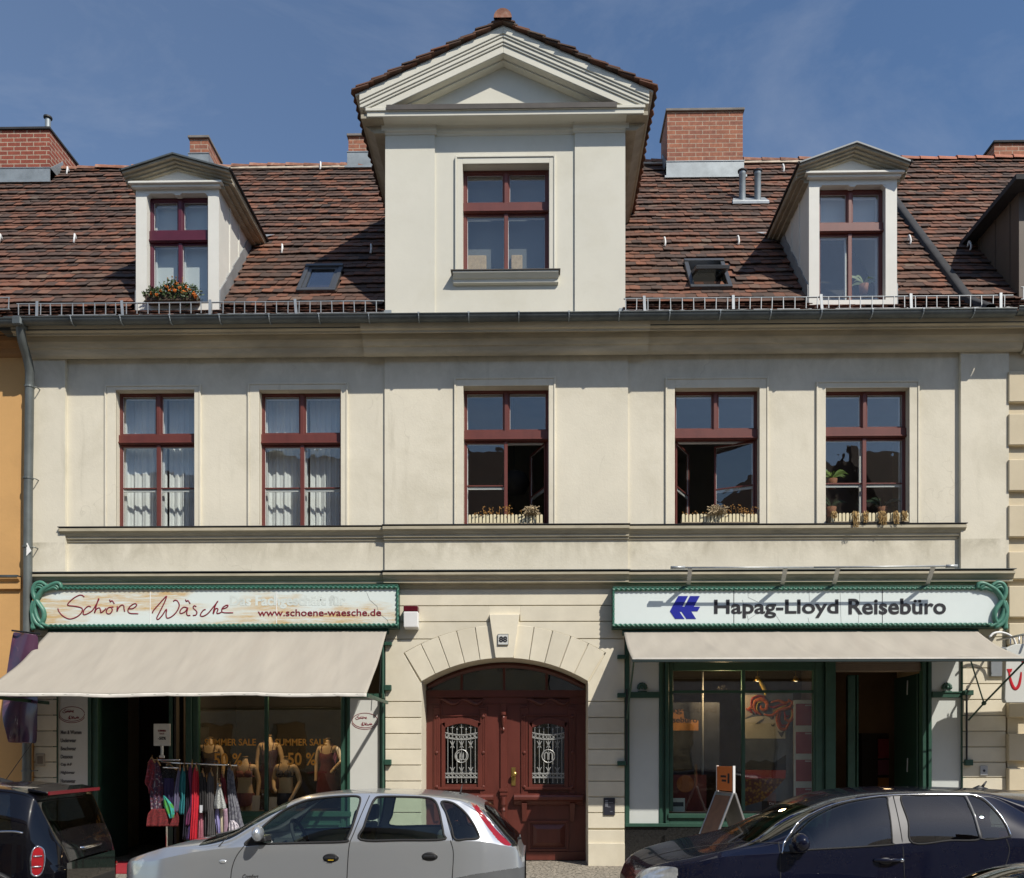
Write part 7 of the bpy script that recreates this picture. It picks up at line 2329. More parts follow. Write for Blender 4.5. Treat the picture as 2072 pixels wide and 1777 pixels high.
for cx in (wfb, wrb):
    for sd in (-1, 1): wheel(CARB, cx, 0.32, sd*0.76, 0.32, sd=sd)
    m = MB(); m.tube([(cx+0.39*math.cos(a), -K3.side_y(min(3.88, cx+0.39*math.cos(a)), 0.33+0.39*math.sin(a))-0.008, 0.33+0.39*math.sin(a)) for a in [math.pi*k/24 for k in range(25)]], 0.04, 8)
    m.build("wheel_arch_cladding", bpy.data.materials["black_bumper"], CARB, smooth=True, local=True)
for sd in (-1, 1):
    m = MB(); m.tube([(x, sd*(y+0.002), z) for x, y, z in [(q[0], K3.side_y(q[0], q[1]), q[1]) for q in TLB]], 0.009, 6, closed=True); [m.tube([(xx, sd*(K3.side_y(xx, zz)+0.003), zz) for xx in (3.69, 3.71, 3.73, 3.75)], 0.009, 6) for zz in (0.755, 0.85)]; m.build("lamp_rim", CHROME, CARB, smooth=True, local=True)
interior(CARB, LB, 0.28, 1.0, (1.65, 2.5), 0.72, CARINT, htop=1.25)

# two more dark cars close to the viewer: only a corner of each roof rises into the picture
c = copy_tree(CARN); c.name = "dark_car"; c.location = (1.80+3.80, -10.6, -0.03); c.rotation_euler = (0, 0, math.pi)
tag(c, "glossy dark car roof corner nearest the camera at the bottom right", "car")
c = copy_tree(CARN); c.name = "dark_car"; c.location = (-2.14-3.93, -10.6, -0.03)
tag(c, "dark rounded car corner nearest the camera at the bottom left", "car")
# ------------------------------------------------------------------ houses across the street (behind the viewer, seen in reflections)
def far_house(x0, x1, col, name, label, roofc, hz):
    H = thing(name, label, "house", ((x0+x1)/2, -18.6, 0))
    y = -18.6
    holes = []
    n = max(3, int((x1-x0)/2.6))
    for fl, (za, zb_) in enumerate(((1.0, 3.0), (5.1, 7.2))):
        for i in range(n):
            xc_ = x0 + (i+0.5)*(x1-x0)/n
            holes.append((xc_-0.6, xc_+0.6, za, zb_))
    m = MB()
    m.wall(x0, x1, 0, hz, holes, y, y-0.3)
    m.build("wall", col, H)
    m = MB(); m.box(x0, x1, y-9, y-0.31, 0, hz); m.build("house_body", DARK, H)
    for h in holes:
        m = MB(); m.box(h[0], h[1], y-0.24, y-0.22, h[2], h[3]); o = m.build("window", GLASS, H)
    m = MB(); m.prof([(y+0.35, hz), (y+0.35, hz+0.15), (y-4.4, hz+4.9), (y-9.2, hz+0.15), (y-9.2, hz)], x0, x1); m.build("roof", roofc, H)
    return H
FT = M("far_roof_tiles", (0.10,0.050,0.035), 0.9, var=0.3, vs=3, bs=20, bstr=0.4)
far_house(-34, -13.5, M("far_grey_plaster", (0.58,0.55,0.50), 0.9, bstr=0), "row_house", "grey rendered house across the street behind the viewer, on the left", FT, 9.0)
far_house(-13.45, 0.5, M("far_yellow_plaster", (0.64,0.55,0.36), 0.9, bstr=0), "row_house", "yellow rendered house across the street behind the viewer", FT, 9.8)
far_house(0.55, 13.0, M("far_white_plaster", (0.66,0.63,0.58), 0.9, bstr=0), "row_house", "off white rendered house across the street behind the viewer", FT, 9.3)
far_house(13.05, 34, M("far_pink_plaster", (0.60,0.48,0.42), 0.9, bstr=0), "row_house", "pinkish rendered house across the street behind the viewer, on the right", FT, 9.9)

# ------------------------------------------------------------------ plants and planters
def leaf_cloud(c, rx, ry, rz, n, size, seed, up=0.3, asp=2.2):
    rnd = random.Random(seed); m = MB()
    for _ in range(n):
        while True:
            p = Vector((rnd.uniform(-1,1), rnd.uniform(-1,1), rnd.uniform(-1,1)))
            if p.length < 1: break
        p = Vector((p.x*rx, p.y*ry, p.z*rz)) + Vector(c)
        d = Vector((rnd.uniform(-1,1), rnd.uniform(-1,1), rnd.uniform(-0.6,1)+up)).normalized()
        q = d.cross(Vector((rnd.uniform(-1,1), rnd.uniform(-1,1), rnd.uniform(-1,1)))).normalized()
        s_ = size*rnd.uniform(0.6, 1.3)
        a = p; b = p + d*s_*asp
        mid = p + d*s_*asp*0.5
        m.add([a, mid+q*s_*0.5, b, mid-q*s_*0.5], [(0,1,2,3)])
    return m
def M2(name, c, rough=0.8, **kw):
    return bpy.data.materials.get(name) or M(name, c, rough, **kw)
LEAF = M("planter_leaf_green", (0.055,0.095,0.022), 0.6, var=0.3, vs=12, bstr=0, island=0.45)
BLOOM = M("marigold_orange", (0.62,0.16,0.015), 0.7, var=0.25, vs=30, bstr=0, island=0.3)
DRY = M("dried_flower", (0.46,0.36,0.22), 0.9, var=0.2, vs=20, bstr=0, island=0.4)
DRYO = M("dried_orange_bloom", (0.40,0.20,0.05), 0.9, var=0.2, vs=20, bstr=0, island=0.4)
PICK = M("cream_picket_paint", (0.72,0.64,0.42), 0.7, var=0.05, vs=8, bstr=0)
SOIL = M("planter_soil", (0.05,0.035,0.025), 0.95, var=0.3, vs=30, bstr=0)
# marigold box in front of the left dormer window
yb_ = 0.17
x0, x1 = fx(296, yb_), fx(404, yb_)
zb_ = fz(613, 350, yb_)
FB = thing("flower_box", "flower box of orange marigolds under the wine red dormer window", "flower box", ((x0+x1)/2, yb_, zb_))
MB().box(x0+0.02, x1-0.02, yb_-0.08, yb_+0.08, zb_, zb_+0.10).build("trough", M2("brown_trough", (0.07,0.045,0.03)), FB)
m = MB()
for k, (cx, cz, rx, rz, n) in enumerate(((0.20,0.10,0.24,0.13,620),(0.43,0.15,0.24,0.19,820),(0.67,0.11,0.22,0.16,620))):
    q = leaf_cloud((x0+(x1-x0)*cx/0.85, yb_-0.02, zb_+cz), rx, 0.13, rz, n, 0.022, 40+k); m.add(q.v, q.f)
m.build("foliage", LEAF, FB)
rnd = random.Random(2); m = MB()
for px, py in ((360,568),(366,578),(384,576),(347,583),(357,584),(382,587),(400,589),(330,583),(373,586),(340,576),(391,582),(308,590),(404,596),(320,592),(352,577)):
    x, z = at(px-9 if px > 380 else px-4, py+4, yb_-0.12)
    for _ in range(9):
        d = Vector((rnd.uniform(-1,1), rnd.uniform(-1,0.3), rnd.uniform(-1,1)))*0.02
        m.ball((x+d.x, yb_-0.10+d.y, z+d.z), 0.016, 0.014, 0.014, 6, 4)
m.build("blossoms", BLOOM, FB)
m = MB()
for px, py in ((338,563),(347,560),(355,561),(368,563)):
    x, z = at(px, py, yb_-0.02); m.tube([(x, yb_, z-0.10), (x+0.01, yb_-0.02, z)], 0.004, 4); m.ball((x+0.01, yb_-0.02, z), 0.012, n=6, m=4)
m.build("stalks", DRYO, FB)
def planter(px0, px1, py0, py1, label, kind, seed, Y=-0.045):
    x0, x1 = fx(px0, Y), fx(px1, Y); pm = (px0+px1)/2
    z0_, z1_ = at(pm, py1, Y)[1], at(pm, py0, Y)[1]
    z0_ = max(z0_, ZS+0.02)
    P = thing("window_planter", label, "flower box", ((x0+x1)/2, Y, z0_), group="cream picket planters on the sills")
    rnd = random.Random(seed)
    n = 21; w_ = (x1-x0)/n
    m = MB()
    for i in range(n):
        a = x0+i*w_+0.008; b = x0+(i+1)*w_-0.008; c = (a+b)/2; r = (b-a)/2
        zt = z1_+rnd.uniform(-0.004, 0.004)
        arcp = [(c+r*math.cos(math.pi*k/6), zt-r*0.9+r*0.9*math.sin(math.pi*k/6)) for k in range(7)]
        m.prism([(a, z0_+0.02), (b, z0_+0.02)] + arcp, Y-0.008, Y+0.006)
    m.build("pickets", PICK, P)
    MB().box(x0+0.01, x1-0.01, Y+0.008, Y+0.15, z0_, z1_-0.05).build("trough", M2("dark_trough", (0.05,0.045,0.035)), P)
    MB().box(x0, x1, Y-0.014, Y+0.0, z0_+0.012, z0_+0.026).build("bottom_rail", M2("planter_rail", (0.35,0.29,0.2)), P)
    if kind in ("a", "b"):
        # bushy dried grass heads and thin stalks
        cx = x0+(x1-x0)*(0.84 if kind == "a" else 0.46); wd = 0.19 if kind == "a" else 0.25
        m = MB()
        for _ in range(150):
            bx = cx + rnd.uniform(-0.5, 0.5)*wd*0.5
            tx = bx + (bx-cx)*1.4 + rnd.uniform(-0.04, 0.04); tz = z1_+rnd.uniform(0.0, 0.14) - abs(tx-cx)*0.35
            ty = Y+rnd.uniform(-0.12, 0.08)
            m.tube([(bx, Y+0.05, z1_-0.06), ((bx+tx)/2, ty, (z1_+tz)/2+0.03), (tx, ty-0.02, tz)], [0.002, 0.004, 0.010], 4)
        m.build("dried_grass", DRY, P)
        m = MB()
        for _ in range(24):
            bx = rnd.choice((x0+(x1-x0)*rnd.gauss(0.22, 0.07), x0+(x1-x0)*rnd.gauss(0.5, 0.08), rnd.uniform(x0+0.03, x1-0.03))) if kind == "a" else rnd.choice((rnd.uniform(x0+0.03, x1-0.03), x0+(x1-x0)*rnd.gauss(0.82, 0.04)))
            bx = min(x1-0.02, max(x0+0.02, bx))
            tz = z1_+rnd.uniform(0.0, 0.14)
            m.tube([(bx, Y+0.06, z1_-0.05), (bx+rnd.uniform(-0.05,0.05), Y+rnd.uniform(-0.05,0.1), tz)], [0.003, 0.002], 4)
            for _k in range(3): m.ball((bx+rnd.uniform(-0.05,0.05), Y+rnd.uniform(-0.05,0.08), tz+rnd.uniform(-0.05, 0.01)), 0.010, n=6, m=4)
        m.build("withered_blooms", DRYO, P)
    else:
        m = MB()
        for cx in (0.03, 0.44, 0.31, 0.62, 0.67, 0.82, 0.94):
            ln = rnd.uniform(0.08, 0.26)
            for _ in range(9):
                bx = x0+(x1-x0)*cx+rnd.uniform(-0.035, 0.035)
                p = [(bx, Y+0.05, z1_-0.02), (bx+rnd.uniform(-.02,.02), Y-0.03, z1_+rnd.uniform(0.0,0.025))]
                zz = z1_
                for _k in range(4):
                    zz -= ln/4
                    p.append((bx+rnd.uniform(-.022,.022), Y-0.045+rnd.uniform(-.02,.01), zz))
                m.tube(p, [0.005,0.007,0.006,0.007,0.005,0.004], 4)
            q = leaf_cloud((x0+(x1-x0)*cx, Y-0.03, z1_-ln*0.4), 0.04, 0.03, ln*0.5, 34, 0.014, int(cx*1000)); m.add(q.v, q.f)
        m.build("withered_plant", M2("withered_straw", (0.42,0.27,0.10), var=0.25, vs=20, bstr=0, island=0.4), P)
    return P
planter(947, 1099, 1041, 1066, "cream picket planter with a pale grass tuft at its right, middle window", "a", 1)
planter(1379, 1533, 1040, 1064, "cream picket planter with pale tuft in the middle, under the wide open window", "b", 2)
planter(1681, 1839, 1038, 1062, "cream picket planter with withered trailing stems, rightmost upper window", "c", 3)
# house plants behind glass
def strap_plant(name, label, px, py, Y, n, ln, seed, mat, pot=True):
    x, z = at(px, py, Y); rnd = random.Random(seed)
    P = thing(name, label, "house plant", (x, Y, z))
    m = MB()
    for i in range(n):
        a = 2*math.pi*i/n + rnd.uniform(-.3,.3); l = ln*rnd.uniform(0.6, 1.1); e = rnd.uniform(0.5, 1.2)
        pts = []
        for k in range(7):
            t = k/6
            r = l*(math.cos(e)*t + 0.25*t*t); h = l*(math.sin(e)*t - 0.55*t*t*t)
            pts.append((x+r*math.cos(a), Y+r*math.sin(a)*0.6, z+0.12+h))
        for k in range(6):
            w0 = 0.022*math.sin(math.pi*(0.12+0.88*k/6)); w1 = 0.022*math.sin(math.pi*(0.12+0.88*(k+1)/6)) if k < 5 else 0.001
            p, q = pts[k], pts[k+1]
            m.add([(p[0], p[1], p[2]-w0), (q[0], q[1], q[2]-w1), (q[0], q[1], q[2]+w1), (p[0], p[1], p[2]+w0)], [(0,1,2,3)])
    m.build("leaves", mat, P)
    m = MB(); m.lathe([(0.06, z-0.03), (0.08, z+0.12), (0.07, z+0.12)], (x, Y, 0), 14); m.build("pot", M2("clay_pot", (0.30,0.12,0.06)), P, smooth=True)
    return P
YLEAF = M("yellow_green_leaf", (0.17,0.26,0.045), 0.5, var=0.25, vs=10, bstr=0)
DLEAF = M("dark_green_leaf", (0.03,0.06,0.02), 0.5, var=0.25, vs=10, bstr=0)
strap_plant("house_plant", "yellow green strap leaved plant inside the rightmost upper window, high up", 1684, 985, 0.36, 13, 0.34, 4, YLEAF)
strap_plant("house_plant", "dark leaved plant low inside the rightmost upper window at its left", 1682, 1042, 0.36, 12, 0.3, 6, DLEAF)
strap_plant("house_plant", "dark leaved plant low inside the rightmost upper window at its right", 1786, 1042, 0.40, 14, 0.42, 7, DLEAF)
PLEAF = M("pale_stripe_leaf", (0.30,0.36,0.18), 0.5, var=0.25, vs=10, bstr=0)
strap_plant("house_plant", "pale leaved plant inside the right dormer window", 1748, 592, 0.52, 12, 0.36, 9, PLEAF)
# blinds and sun patch boxes behind the upper windows
WB = M("white_roller_blind", (0.66,0.70,0.70), 0.9, var=0.02, bstr=0)
for (px0, px1, py0, py1, Y, label) in ((297, 359, 396, 612, 0.54, "white roller blind behind the left half of the wine red dormer window"), (363, 424, 396, 612, 0.54, "white roller blind behind the right half of the wine red dormer window"),
                                  (1656, 1795, 366, 455, 0.56, "white roller blind behind the top of the right dormer window"),
                                  (934, 1114, 328, 552, 0.40, "grey mesh blind drawn behind the large gable window")):
    a, b = at((px0+px1)/2, py1, Y)[1], at((px0+px1)/2, py0, Y)[1]
    o = MB().box(fx(px0, Y), fx(px1, Y), Y, Y+0.004, a, b).build("roller_blind", WB if px0 != 934 else M("grey_mesh_blind", (0.17,0.18,0.18), 0.9, var=0.05, bstr=0)); tag(o, label, "blind")
TAN = M("tan_sun_patch", (0.55,0.40,0.24), 0.85, var=0.15, vs=30, bs=90, bstr=0.5, bd=0.006)  # sunlit patches behind the gable panes, put in as tan boxes
for px0, px1, side in ((944, 984, "left"), (1034, 1057, "right")):
    Y = 0.345
    a, b = at(1000, 549, Y)[1], at(1000, 516, Y)[1]
    o = MB().box(fx(px0,Y), fx(px1,Y), Y, Y+0.045, a-0.05, b).build("sun_patch_box", TAN, bevel=0.01); tag(o, "tan box standing in for a sun patch behind the %s pane of the large gable window" % side, "box", "tan sun patch boxes in the gable window")
# hanging paper lamp in the room of the middle window
x, z = at(1040, 978, 1.4)
o = thing("ceiling_lamp", "dark round lamp shade hanging in the open middle window", "lamp", (x, 1.4, z))
m = MB(); m.lathe([(0.02,0.22),(0.20,0.16),(0.28,0.0),(0.20,-0.16),(0.05,-0.2)][::-1], (x, 1.4, z), 18); m.build("shade", M2("dark_lamp_shade", (0.05,0.05,0.048)), o, smooth=True)
m = MB(); m.tube([(x,1.4,z+0.2),(x,1.4,ZTOP+0.1)], 0.006, 5); m.build("cord", BLACK, o)

# ------------------------------------------------------------------ mannequins in the left shop window
SKIN = M("mannequin_skin", (0.60,0.43,0.26), 0.5, var=0.06, vs=6, bstr=0)
def mannequin(label, px, py, Y, rot, arms, seed, cloth=None):
    """headless torso; picture point is the top of the neck stump"""
    x, z = at(px, py, Y)
    P = thing("mannequin", label, "mannequin", (x, Y, z), R(rot), "headless mannequins in the shop window")
    V_ = [(0,0,-0.62),(0,0.0,-0.42),(0,-0.01,-0.25),(0,0.0,-0.09),(0,0.0,0.0)]
    r = [(0.145,0.10),(0.105,0.085),(0.135,0.095),(0.055,0.05),(0.048,0.046)]
    E = [(0,1),(1,2),(2,3),(3,4)]
    for sd, ar in ((-1, arms[0]), (1, arms[1])):
        i = len(V_)
        sh = (sd*0.155, 0.0, -0.145)
        V_.append(sh); r.append((0.055,0.055)); E.append((2, i))
        el, wr, hd = ar
        V_ += [(sd*el[0], el[1], el[2]), (sd*wr[0], wr[1], wr[2]), (sd*hd[0], hd[1], hd[2])]; r += [(0.040,0.040),(0.027,0.03),(0.018,0.032)]
        E += [(i,i+1),(i+1,i+2),(i+2,i+3)]
        j = len(V_)
        V_ += [(sd*0.085, 0.0, -0.72), (sd*0.09, -0.01, -0.98)]; r += [(0.092,0.10),(0.075,0.08)]
        E += [(0, j), (j, j+1)]
    me = bpy.data.meshes.new("body"); me.from_pydata(V_, E, [])
    o = bpy.data.objects.new("body", me); COL.objects.link(o); o.parent = P
    o.modifiers.new("skin", "SKIN"); me.skin_vertices or None
    for k, rr in enumerate(r): me.skin_vertices[0].data[k].radius = rr
    for k in range(len(V_)): me.skin_vertices[0].data[k].use_root = (k == 0)
    s_ = o.modifiers.new("sub", "SUBSURF"); s_.levels = s_.render_levels = 2
    me.materials.append(SKIN)
    sm_ = o.modifiers["skin"]; sm_.use_smooth_shade = True
    kind, col = cloth
    mt = M2("cloth_"+"_".join("%02d" % int(c*100) for c in col), col, 0.8, var=0.15, vs=25, bstr=0)
    if kind == "bikini":
        m = MB()
        for sd in (-1, 1): m.ball((sd*0.068, -0.085, -0.275), 0.068, 0.055, 0.06, 14, 10)
        m.tube([(0.145*math.cos(a), 0.102*math.sin(a)-0.005, -0.315) for a in [2*math.pi*k/24 for k in range(24)]], 0.012, 5, closed=True)
        for sd in (-1, 1): m.tube(spline([(sd*0.075,-0.115,-0.23), (sd*0.09,-0.085,-0.15), (sd*0.085,-0.02,-0.085), (sd*0.085,0.06,-0.14)], 4), 0.006, 5)
        m.build("bra", mt, P, smooth=True, local=True)
        m = MB()
        rows = []
        for zz, rx, ry in ((-0.585,0.150,0.112),(-0.63,0.160,0.118),(-0.69,0.168,0.122),(-0.75,0.150,0.12)):
            rows.append([(rx*math.cos(2*math.pi*k/24), ry*math.sin(2*math.pi*k/24), zz - (0.05*abs(math.sin(2*math.pi*k/24)) if zz < -0.7 else 0)) for k in range(24)])
        m.grid(rows, closed=True); m.build("briefs", mt, P, smooth=True, local=True)
    else:
        m = MB(); rows = []
        for zz, rx, ry in ((-0.20,0.135,0.098),(-0.28,0.155,0.125),(-0.36,0.14,0.108),(-0.45,0.125,0.10),(-0.60,0.175,0.13),(-0.75,0.19,0.14),(-0.9,0.20,0.15)):
            rows.append([(rx*math.cos(2*math.pi*k/30)*(1+0.03*math.sin(k*2.1)*(zz < -0.5)), ry*math.sin(2*math.pi*k/30), zz - 0.06*max(0, -math.sin(2*math.pi*k/30))*(zz > -0.22)*abs(math.cos(math.pi*(k-22.5)/15))) for k in range(30)])
        m.grid(rows, closed=True)
        for sd in (-1, 1): m.tube(spline([(sd*0.08,-0.10,-0.23), (sd*0.09,-0.07,-0.14), (sd*0.085,0.0,-0.085), (sd*0.08,0.07,-0.15)], 4), 0.006, 5)
        m.build("slip", mt, P, smooth=True, local=True)
    m = MB(); m.lathe([(0.05, 0.004), (0.045, 0.012), (0.001, 0.014)], (0, 0, 0), 12); m.build("neck_cap", M2("mannequin_cap", (0.42,0.27,0.13)), P, smooth=True, local=True)
    return P
down = ((0.215,0.03,-0.40),(0.205,-0.02,-0.62),(0.20,-0.05,-0.72))
bent = ((0.23,0.03,-0.38),(0.15,-0.12,-0.50),(0.10,-0.15,-0.58))
cross_ = ((0.24,0.02,-0.40),(0.17,-0.10,-0.62),(0.12,-0.14,-0.72))
mannequin("front mannequin in dusky pink underwear, left of the window mullion", 496, 1532, 0.55, 6, (down, down), 1, ("bikini", (0.18,0.07,0.07)))
mannequin("front mannequin in dark blue bikini, right of the window mullion", 579, 1532, 0.55, -10, (bent, cross_), 2, ("bikini", (0.035,0.035,0.05)))
mannequin("back mannequin in black slip behind the first sale lettering", 425, 1493, 1.0, 12, (down, down), 3, ("slip", (0.03,0.022,0.03)))
mannequin("back mannequin in dark plum slip behind the window mullion", 545, 1489, 1.05, 0, (down, down), 4, ("slip", (0.06,0.03,0.05)))
mannequin("back mannequin in dark red slip at the right end of the window", 664, 1495, 1.0, -8, (down, bent), 5, ("slip", (0.11,0.018,0.025)))
PRICE = M("price_card", (0.62,0.52,0.40), 0.8, bstr=0)
for px, py, lb in ((517, 1625, "cream price card by the mannequin in pink underwear"), (551, 1628, "cream price card by the mannequin in dark bikini")):
    x, z = at(px, py, 0.36)
    o = MB().hexa([(x-0.06,0.35,z-0.13),(x+0.06,0.36,z-0.13),(x+0.06,0.365,z-0.13),(x-0.06,0.355,z-0.13),(x-0.05,0.37,z+0.12),(x+0.07,0.38,z+0.12),(x+0.07,0.385,z+0.12),(x-0.05,0.375,z+0.12)]).build("price_card", PRICE); tag(o, lb, "price card")

# ------------------------------------------------------------------ clothes rack on the pavement
YR2 = -0.60
RK = thing("clothes_rack", "chrome clothes rack on the pavement before the lingerie shop", "clothes rack", (fx(385,YR2), YR2, PZ))
m = MB()
za, zb2_ = at(340, 1546, YR2)[1], at(430, 1553, YR2)[1]
m.tube([p3(308,1538,YR2), p3(365,1538,YR2)], 0.014, 8); m.tube([p3(325,1543,YR2-0.06), p3(480,1549,YR2-0.06)], 0.014, 8); m.tube([p3(330,1553,YR2-0.12), p3(362,1554,YR2-0.12)], 0.012, 8)
m.build("rail", CHROME, RK, smooth=True)
for px in (338, 440):
    m = MB(); x = fx(px, YR2); m.tube([(x, YR2, at(px,1544,YR2)[1]), (x, YR2, PZ+0.03)], 0.016, 8); m.tube([(x-0.25, YR2-0.02, PZ+0.03), (x+0.25, YR2+0.02, PZ+0.03)], 0.014, 6); m.build("upright", CHROME, RK, smooth=True)
x, z = at(328, 1487, YR2)
SCARD = thing("sale_card", "white sale card in a clip above the clothes rack", "sign", (x, YR2, z-0.16))
MB().box(x-0.125, x+0.125, YR2-0.006, YR2+0.006, z-0.165, z+0.165).build("card", M2("sale_card_white", (0.66,0.66,0.64)), SCARD)
text_mesh("card_lettering", "SUMMER", 0.05, RED, SCARD, (x-0.06, YR2-0.008, z+0.045), w=0.12, h=0.028, bold=0.001); text_mesh("card_lettering", "SALE", 0.05, RED, SCARD, (x-0.035, YR2-0.008, z+0.005), w=0.07, h=0.022); text_mesh("card_lettering", "-50%", 0.05, BLK, SCARD, (x-0.06, YR2-0.008, z-0.075), w=0.12, h=0.045, bold=0.001)
m = MB(); m.box(x-0.02, x+0.02, YR2-0.01, YR2+0.01, z-0.33, z-0.16); m.box(x-0.04, x+0.04, YR2-0.015, YR2+0.015, z-0.35, z-0.31); m.build("clip", CHROME, SCARD, bevel=0.003)
WOODH = M("wooden_hanger", (0.36,0.21,0.085), 0.5, var=0.2, vs=10, bstr=0)
def pat(name, a, b, scale=28, lo=0.45, hi=0.55, c3=None):
    m, nt, bs_ = base_mat(name)
    c = mixc(nt, ramp(nt, noise(nt, scale, 2, 0.5), lo, hi), a, b)
    if c3: c = mixc(nt, ramp(nt, noise(nt, scale*0.7, 1, 0.5), 0.58, 0.62), c, c3)
    nt.links.new(c, bs_.inputs["Base Color"]); bs_.inputs["Roughness"].default_value = 0.85
    return m
def GC(a, b): return (263.1+0.14806*a, 1480+0.14806*b)
rnd_g = random.Random(12)
def garment(label, rows, mat, dy=0.0, folds=3, amp=0.018, hanger=True, cat="dress"):
    """rows: (left, right, height) outline in picture units of the rack detail"""
    Y = YR2 - 0.06 + dy
    pts = []
    R_ = sp_rows(rows, 5)
    ph = rnd_g.uniform(0, 6)
    grid = []
    for j, (l, r, h) in enumerate(R_):
        t = j/(len(R_)-1)
        row = []
        for i in range(15):
            s_ = i/14
            px, py = GC(l+(r-l)*s_, h)
            y = Y + amp*(0.3+t)*math.sin(s_*folds*6.28+ph+t) - 0.03*math.sin(math.pi*s_)
            row.append(p3(px, py, y))
        grid.append(row)
    pm = GC((rows[0][0]+rows[0][1])/2, rows[0][2])
    top = p3(pm[0], pm[1], Y)
    G_ = thing("garment", label, cat, top, group="clothes hanging on the chrome rack")
    o = MB().grid(grid).build("cloth", mat, G_, smooth=True)
    s2 = o.modifiers.new("thickness", "SOLIDIFY"); s2.thickness = 0.006
    if hanger:
        hw = abs(GC(rows[1][1],0)[0]-GC(rows[1][0],0)[0])/130*0.5
        m = MB()
        m.tube([(top[0]-hw, Y+0.06, top[2]-0.05), (top[0], Y-0.0, top[2]+0.035), (top[0]+hw, Y-0.07, top[2]-0.05)], 0.011, 6)
        m.tube(spline([(top[0],Y,top[2]+0.03),(top[0]+0.005,Y,top[2]+0.05),(top[0]+0.012,Y,top[2]+0.062),(top[0]-0.006,Y,top[2]+0.066)], 3), 0.004, 5)
        m.build("hanger", WOODH, G_, smooth=True)
    return G_
def sp_rows(rows, n):
    return spline(rows, n)
GM = {}
garment("red patterned dress with ruffled hem at the left end of the rack", [(265,330,385),(245,385,430),(225,390,560),(200,370,700),(240,330,760),(255,400,850)], pat("red_floral_cloth", (0.20,0.012,0.02), (0.09,0.01,0.02), 30, c3=(0.25,0.05,0.08)), 0.02, 2)
garment("dark floral dress hanging under the red patterned one", [(330,400,420),(300,450,700),(275,455,850),(280,450,1000),(290,430,1100)], pat("dark_floral_cloth", (0.035,0.02,0.05), (0.10,0.025,0.04), 34, c3=(0.22,0.20,0.22)), 0.0, 3)
garment("dusky red ruffled skirt low at the left of the rack", [(300,600,1060),(250,650,1120),(230,670,1200),(222,655,1300)], pat("red_ruffle_cloth", (0.17,0.015,0.018), (0.09,0.01,0.012), 40), -0.03, 9, 0.03, False, "skirt")
garment("black sequined top on a chrome hanger", [(430,650,480),(410,655,520),(400,650,600),(420,640,690)], pat("black_sequin_cloth", (0.008,0.008,0.010), (0.09,0.09,0.09), 60, 0.6, 0.66), 0.03, 3, cat="top")
garment("navy top below the black sequined one", [(450,600,640),(440,610,760),(450,600,900),(470,585,1020)], M2("navy_cloth", (0.02,0.012,0.06), bstr=0), 0.0, 3, hanger=False, cat="top")
garment("bright green scarf twisting down to a point", [(450,470,880),(455,520,930),(460,590,1020),(500,605,1110),(540,590,1190)], pat("green_scarf_cloth", (0.05,0.24,0.04), (0.03,0.30,0.28), 9), -0.07, 2, hanger=False, cat="scarf")
garment("grey violet top hanging by a strap", [(665,700,490),(640,690,600),(605,680,800),(590,675,950),(590,650,1110)], M2("grey_violet_cloth", (0.12,0.11,0.19), bstr=0), -0.03, 2, cat="top")
garment("teal top in the middle of the rack", [(720,745,490),(690,755,600),(665,755,760),(690,745,900),(672,745,1000),(670,735,1135)], M2("teal_cloth", (0.012,0.15,0.17), bstr=0), -0.02, 2, cat="top")
garment("near black dress right of the teal top", [(760,800,480),(745,810,640),(745,815,900),(740,820,1150),(720,820,1480)], M2("near_black_cloth", (0.012,0.010,0.022), bstr=0), 0.03, 3)
garment("thin dusky pink dress left of the long red one", [(830,860,450),(795,850,560),(815,850,800),(820,850,1000),(770,850,1150),(760,830,1290)], M2("plum_cloth", (0.16,0.03,0.10), bstr=0), 0.0, 2)
garment("long bright red dress", [(880,920,490),(858,935,600),(845,940,800),(838,930,1100),(825,915,1300),(818,912,1500)], M2("bright_red_cloth", (0.48,0.012,0.030), bstr=0), -0.03, 3)
garment("dark violet dress low beside the long red one", [(820,850,1240),(790,835,1340),(765,820,1480)], M2("dark_violet_cloth", (0.06,0.03,0.12), bstr=0), 0.02, 2, hanger=False)
garment("dusty pink dress right of the long red one", [(955,995,620),(940,1000,800),(935,1005,1100),(930,1005,1300),(930,1008,1480)], M2("dusty_pink_cloth", (0.42,0.16,0.21), bstr=0), 0.02, 3)
garment("black dress with a hanging price tag", [(970,1010,570),(950,1045,700),(950,1055,900),(955,1055,1110)], M2("black_cloth", (0.014,0.013,0.014), bstr=0), -0.04, 3)
garment("charcoal dress with thin white stripes", [(1085,1125,560),(1050,1145,700),(1045,1150,950),(1065,1155,1200),(1050,1165,1445)], M2("charcoal_cloth", (0.075,0.072,0.075), bstr=0), -0.02, 4)
garment("dark grey dress behind the charcoal one", [(1030,1060,640),(1010,1070,900),(1005,1065,1200),(1010,1060,1450)], M2("dark_grey_cloth", (0.05,0.05,0.055), bstr=0), 0.04, 2)
garment("white camisole with fine grey print at the front of the rack", [(1190,1245,705),(1185,1252,780),(1165,1275,880),(1145,1310,1000),(1155,1318,1058)], pat("white_print_cloth", (0.46,0.48,0.46), (0.22,0.23,0.23), 70, 0.42, 0.6), -0.09, 2, cat="top")
garment("lilac dress below the white camisole", [(1165,1215,1040),(1160,1225,1180),(1180,1232,1300),(1200,1235,1430)], M2("lilac_cloth", (0.30,0.28,0.52), bstr=0), 0.0, 2, hanger=False)
garment("cream dress below the white camisole", [(1230,1270,1040),(1228,1272,1250),(1232,1275,1400)], M2("cream_cloth", (0.55,0.50,0.38), bstr=0), 0.01, 2, hanger=False)
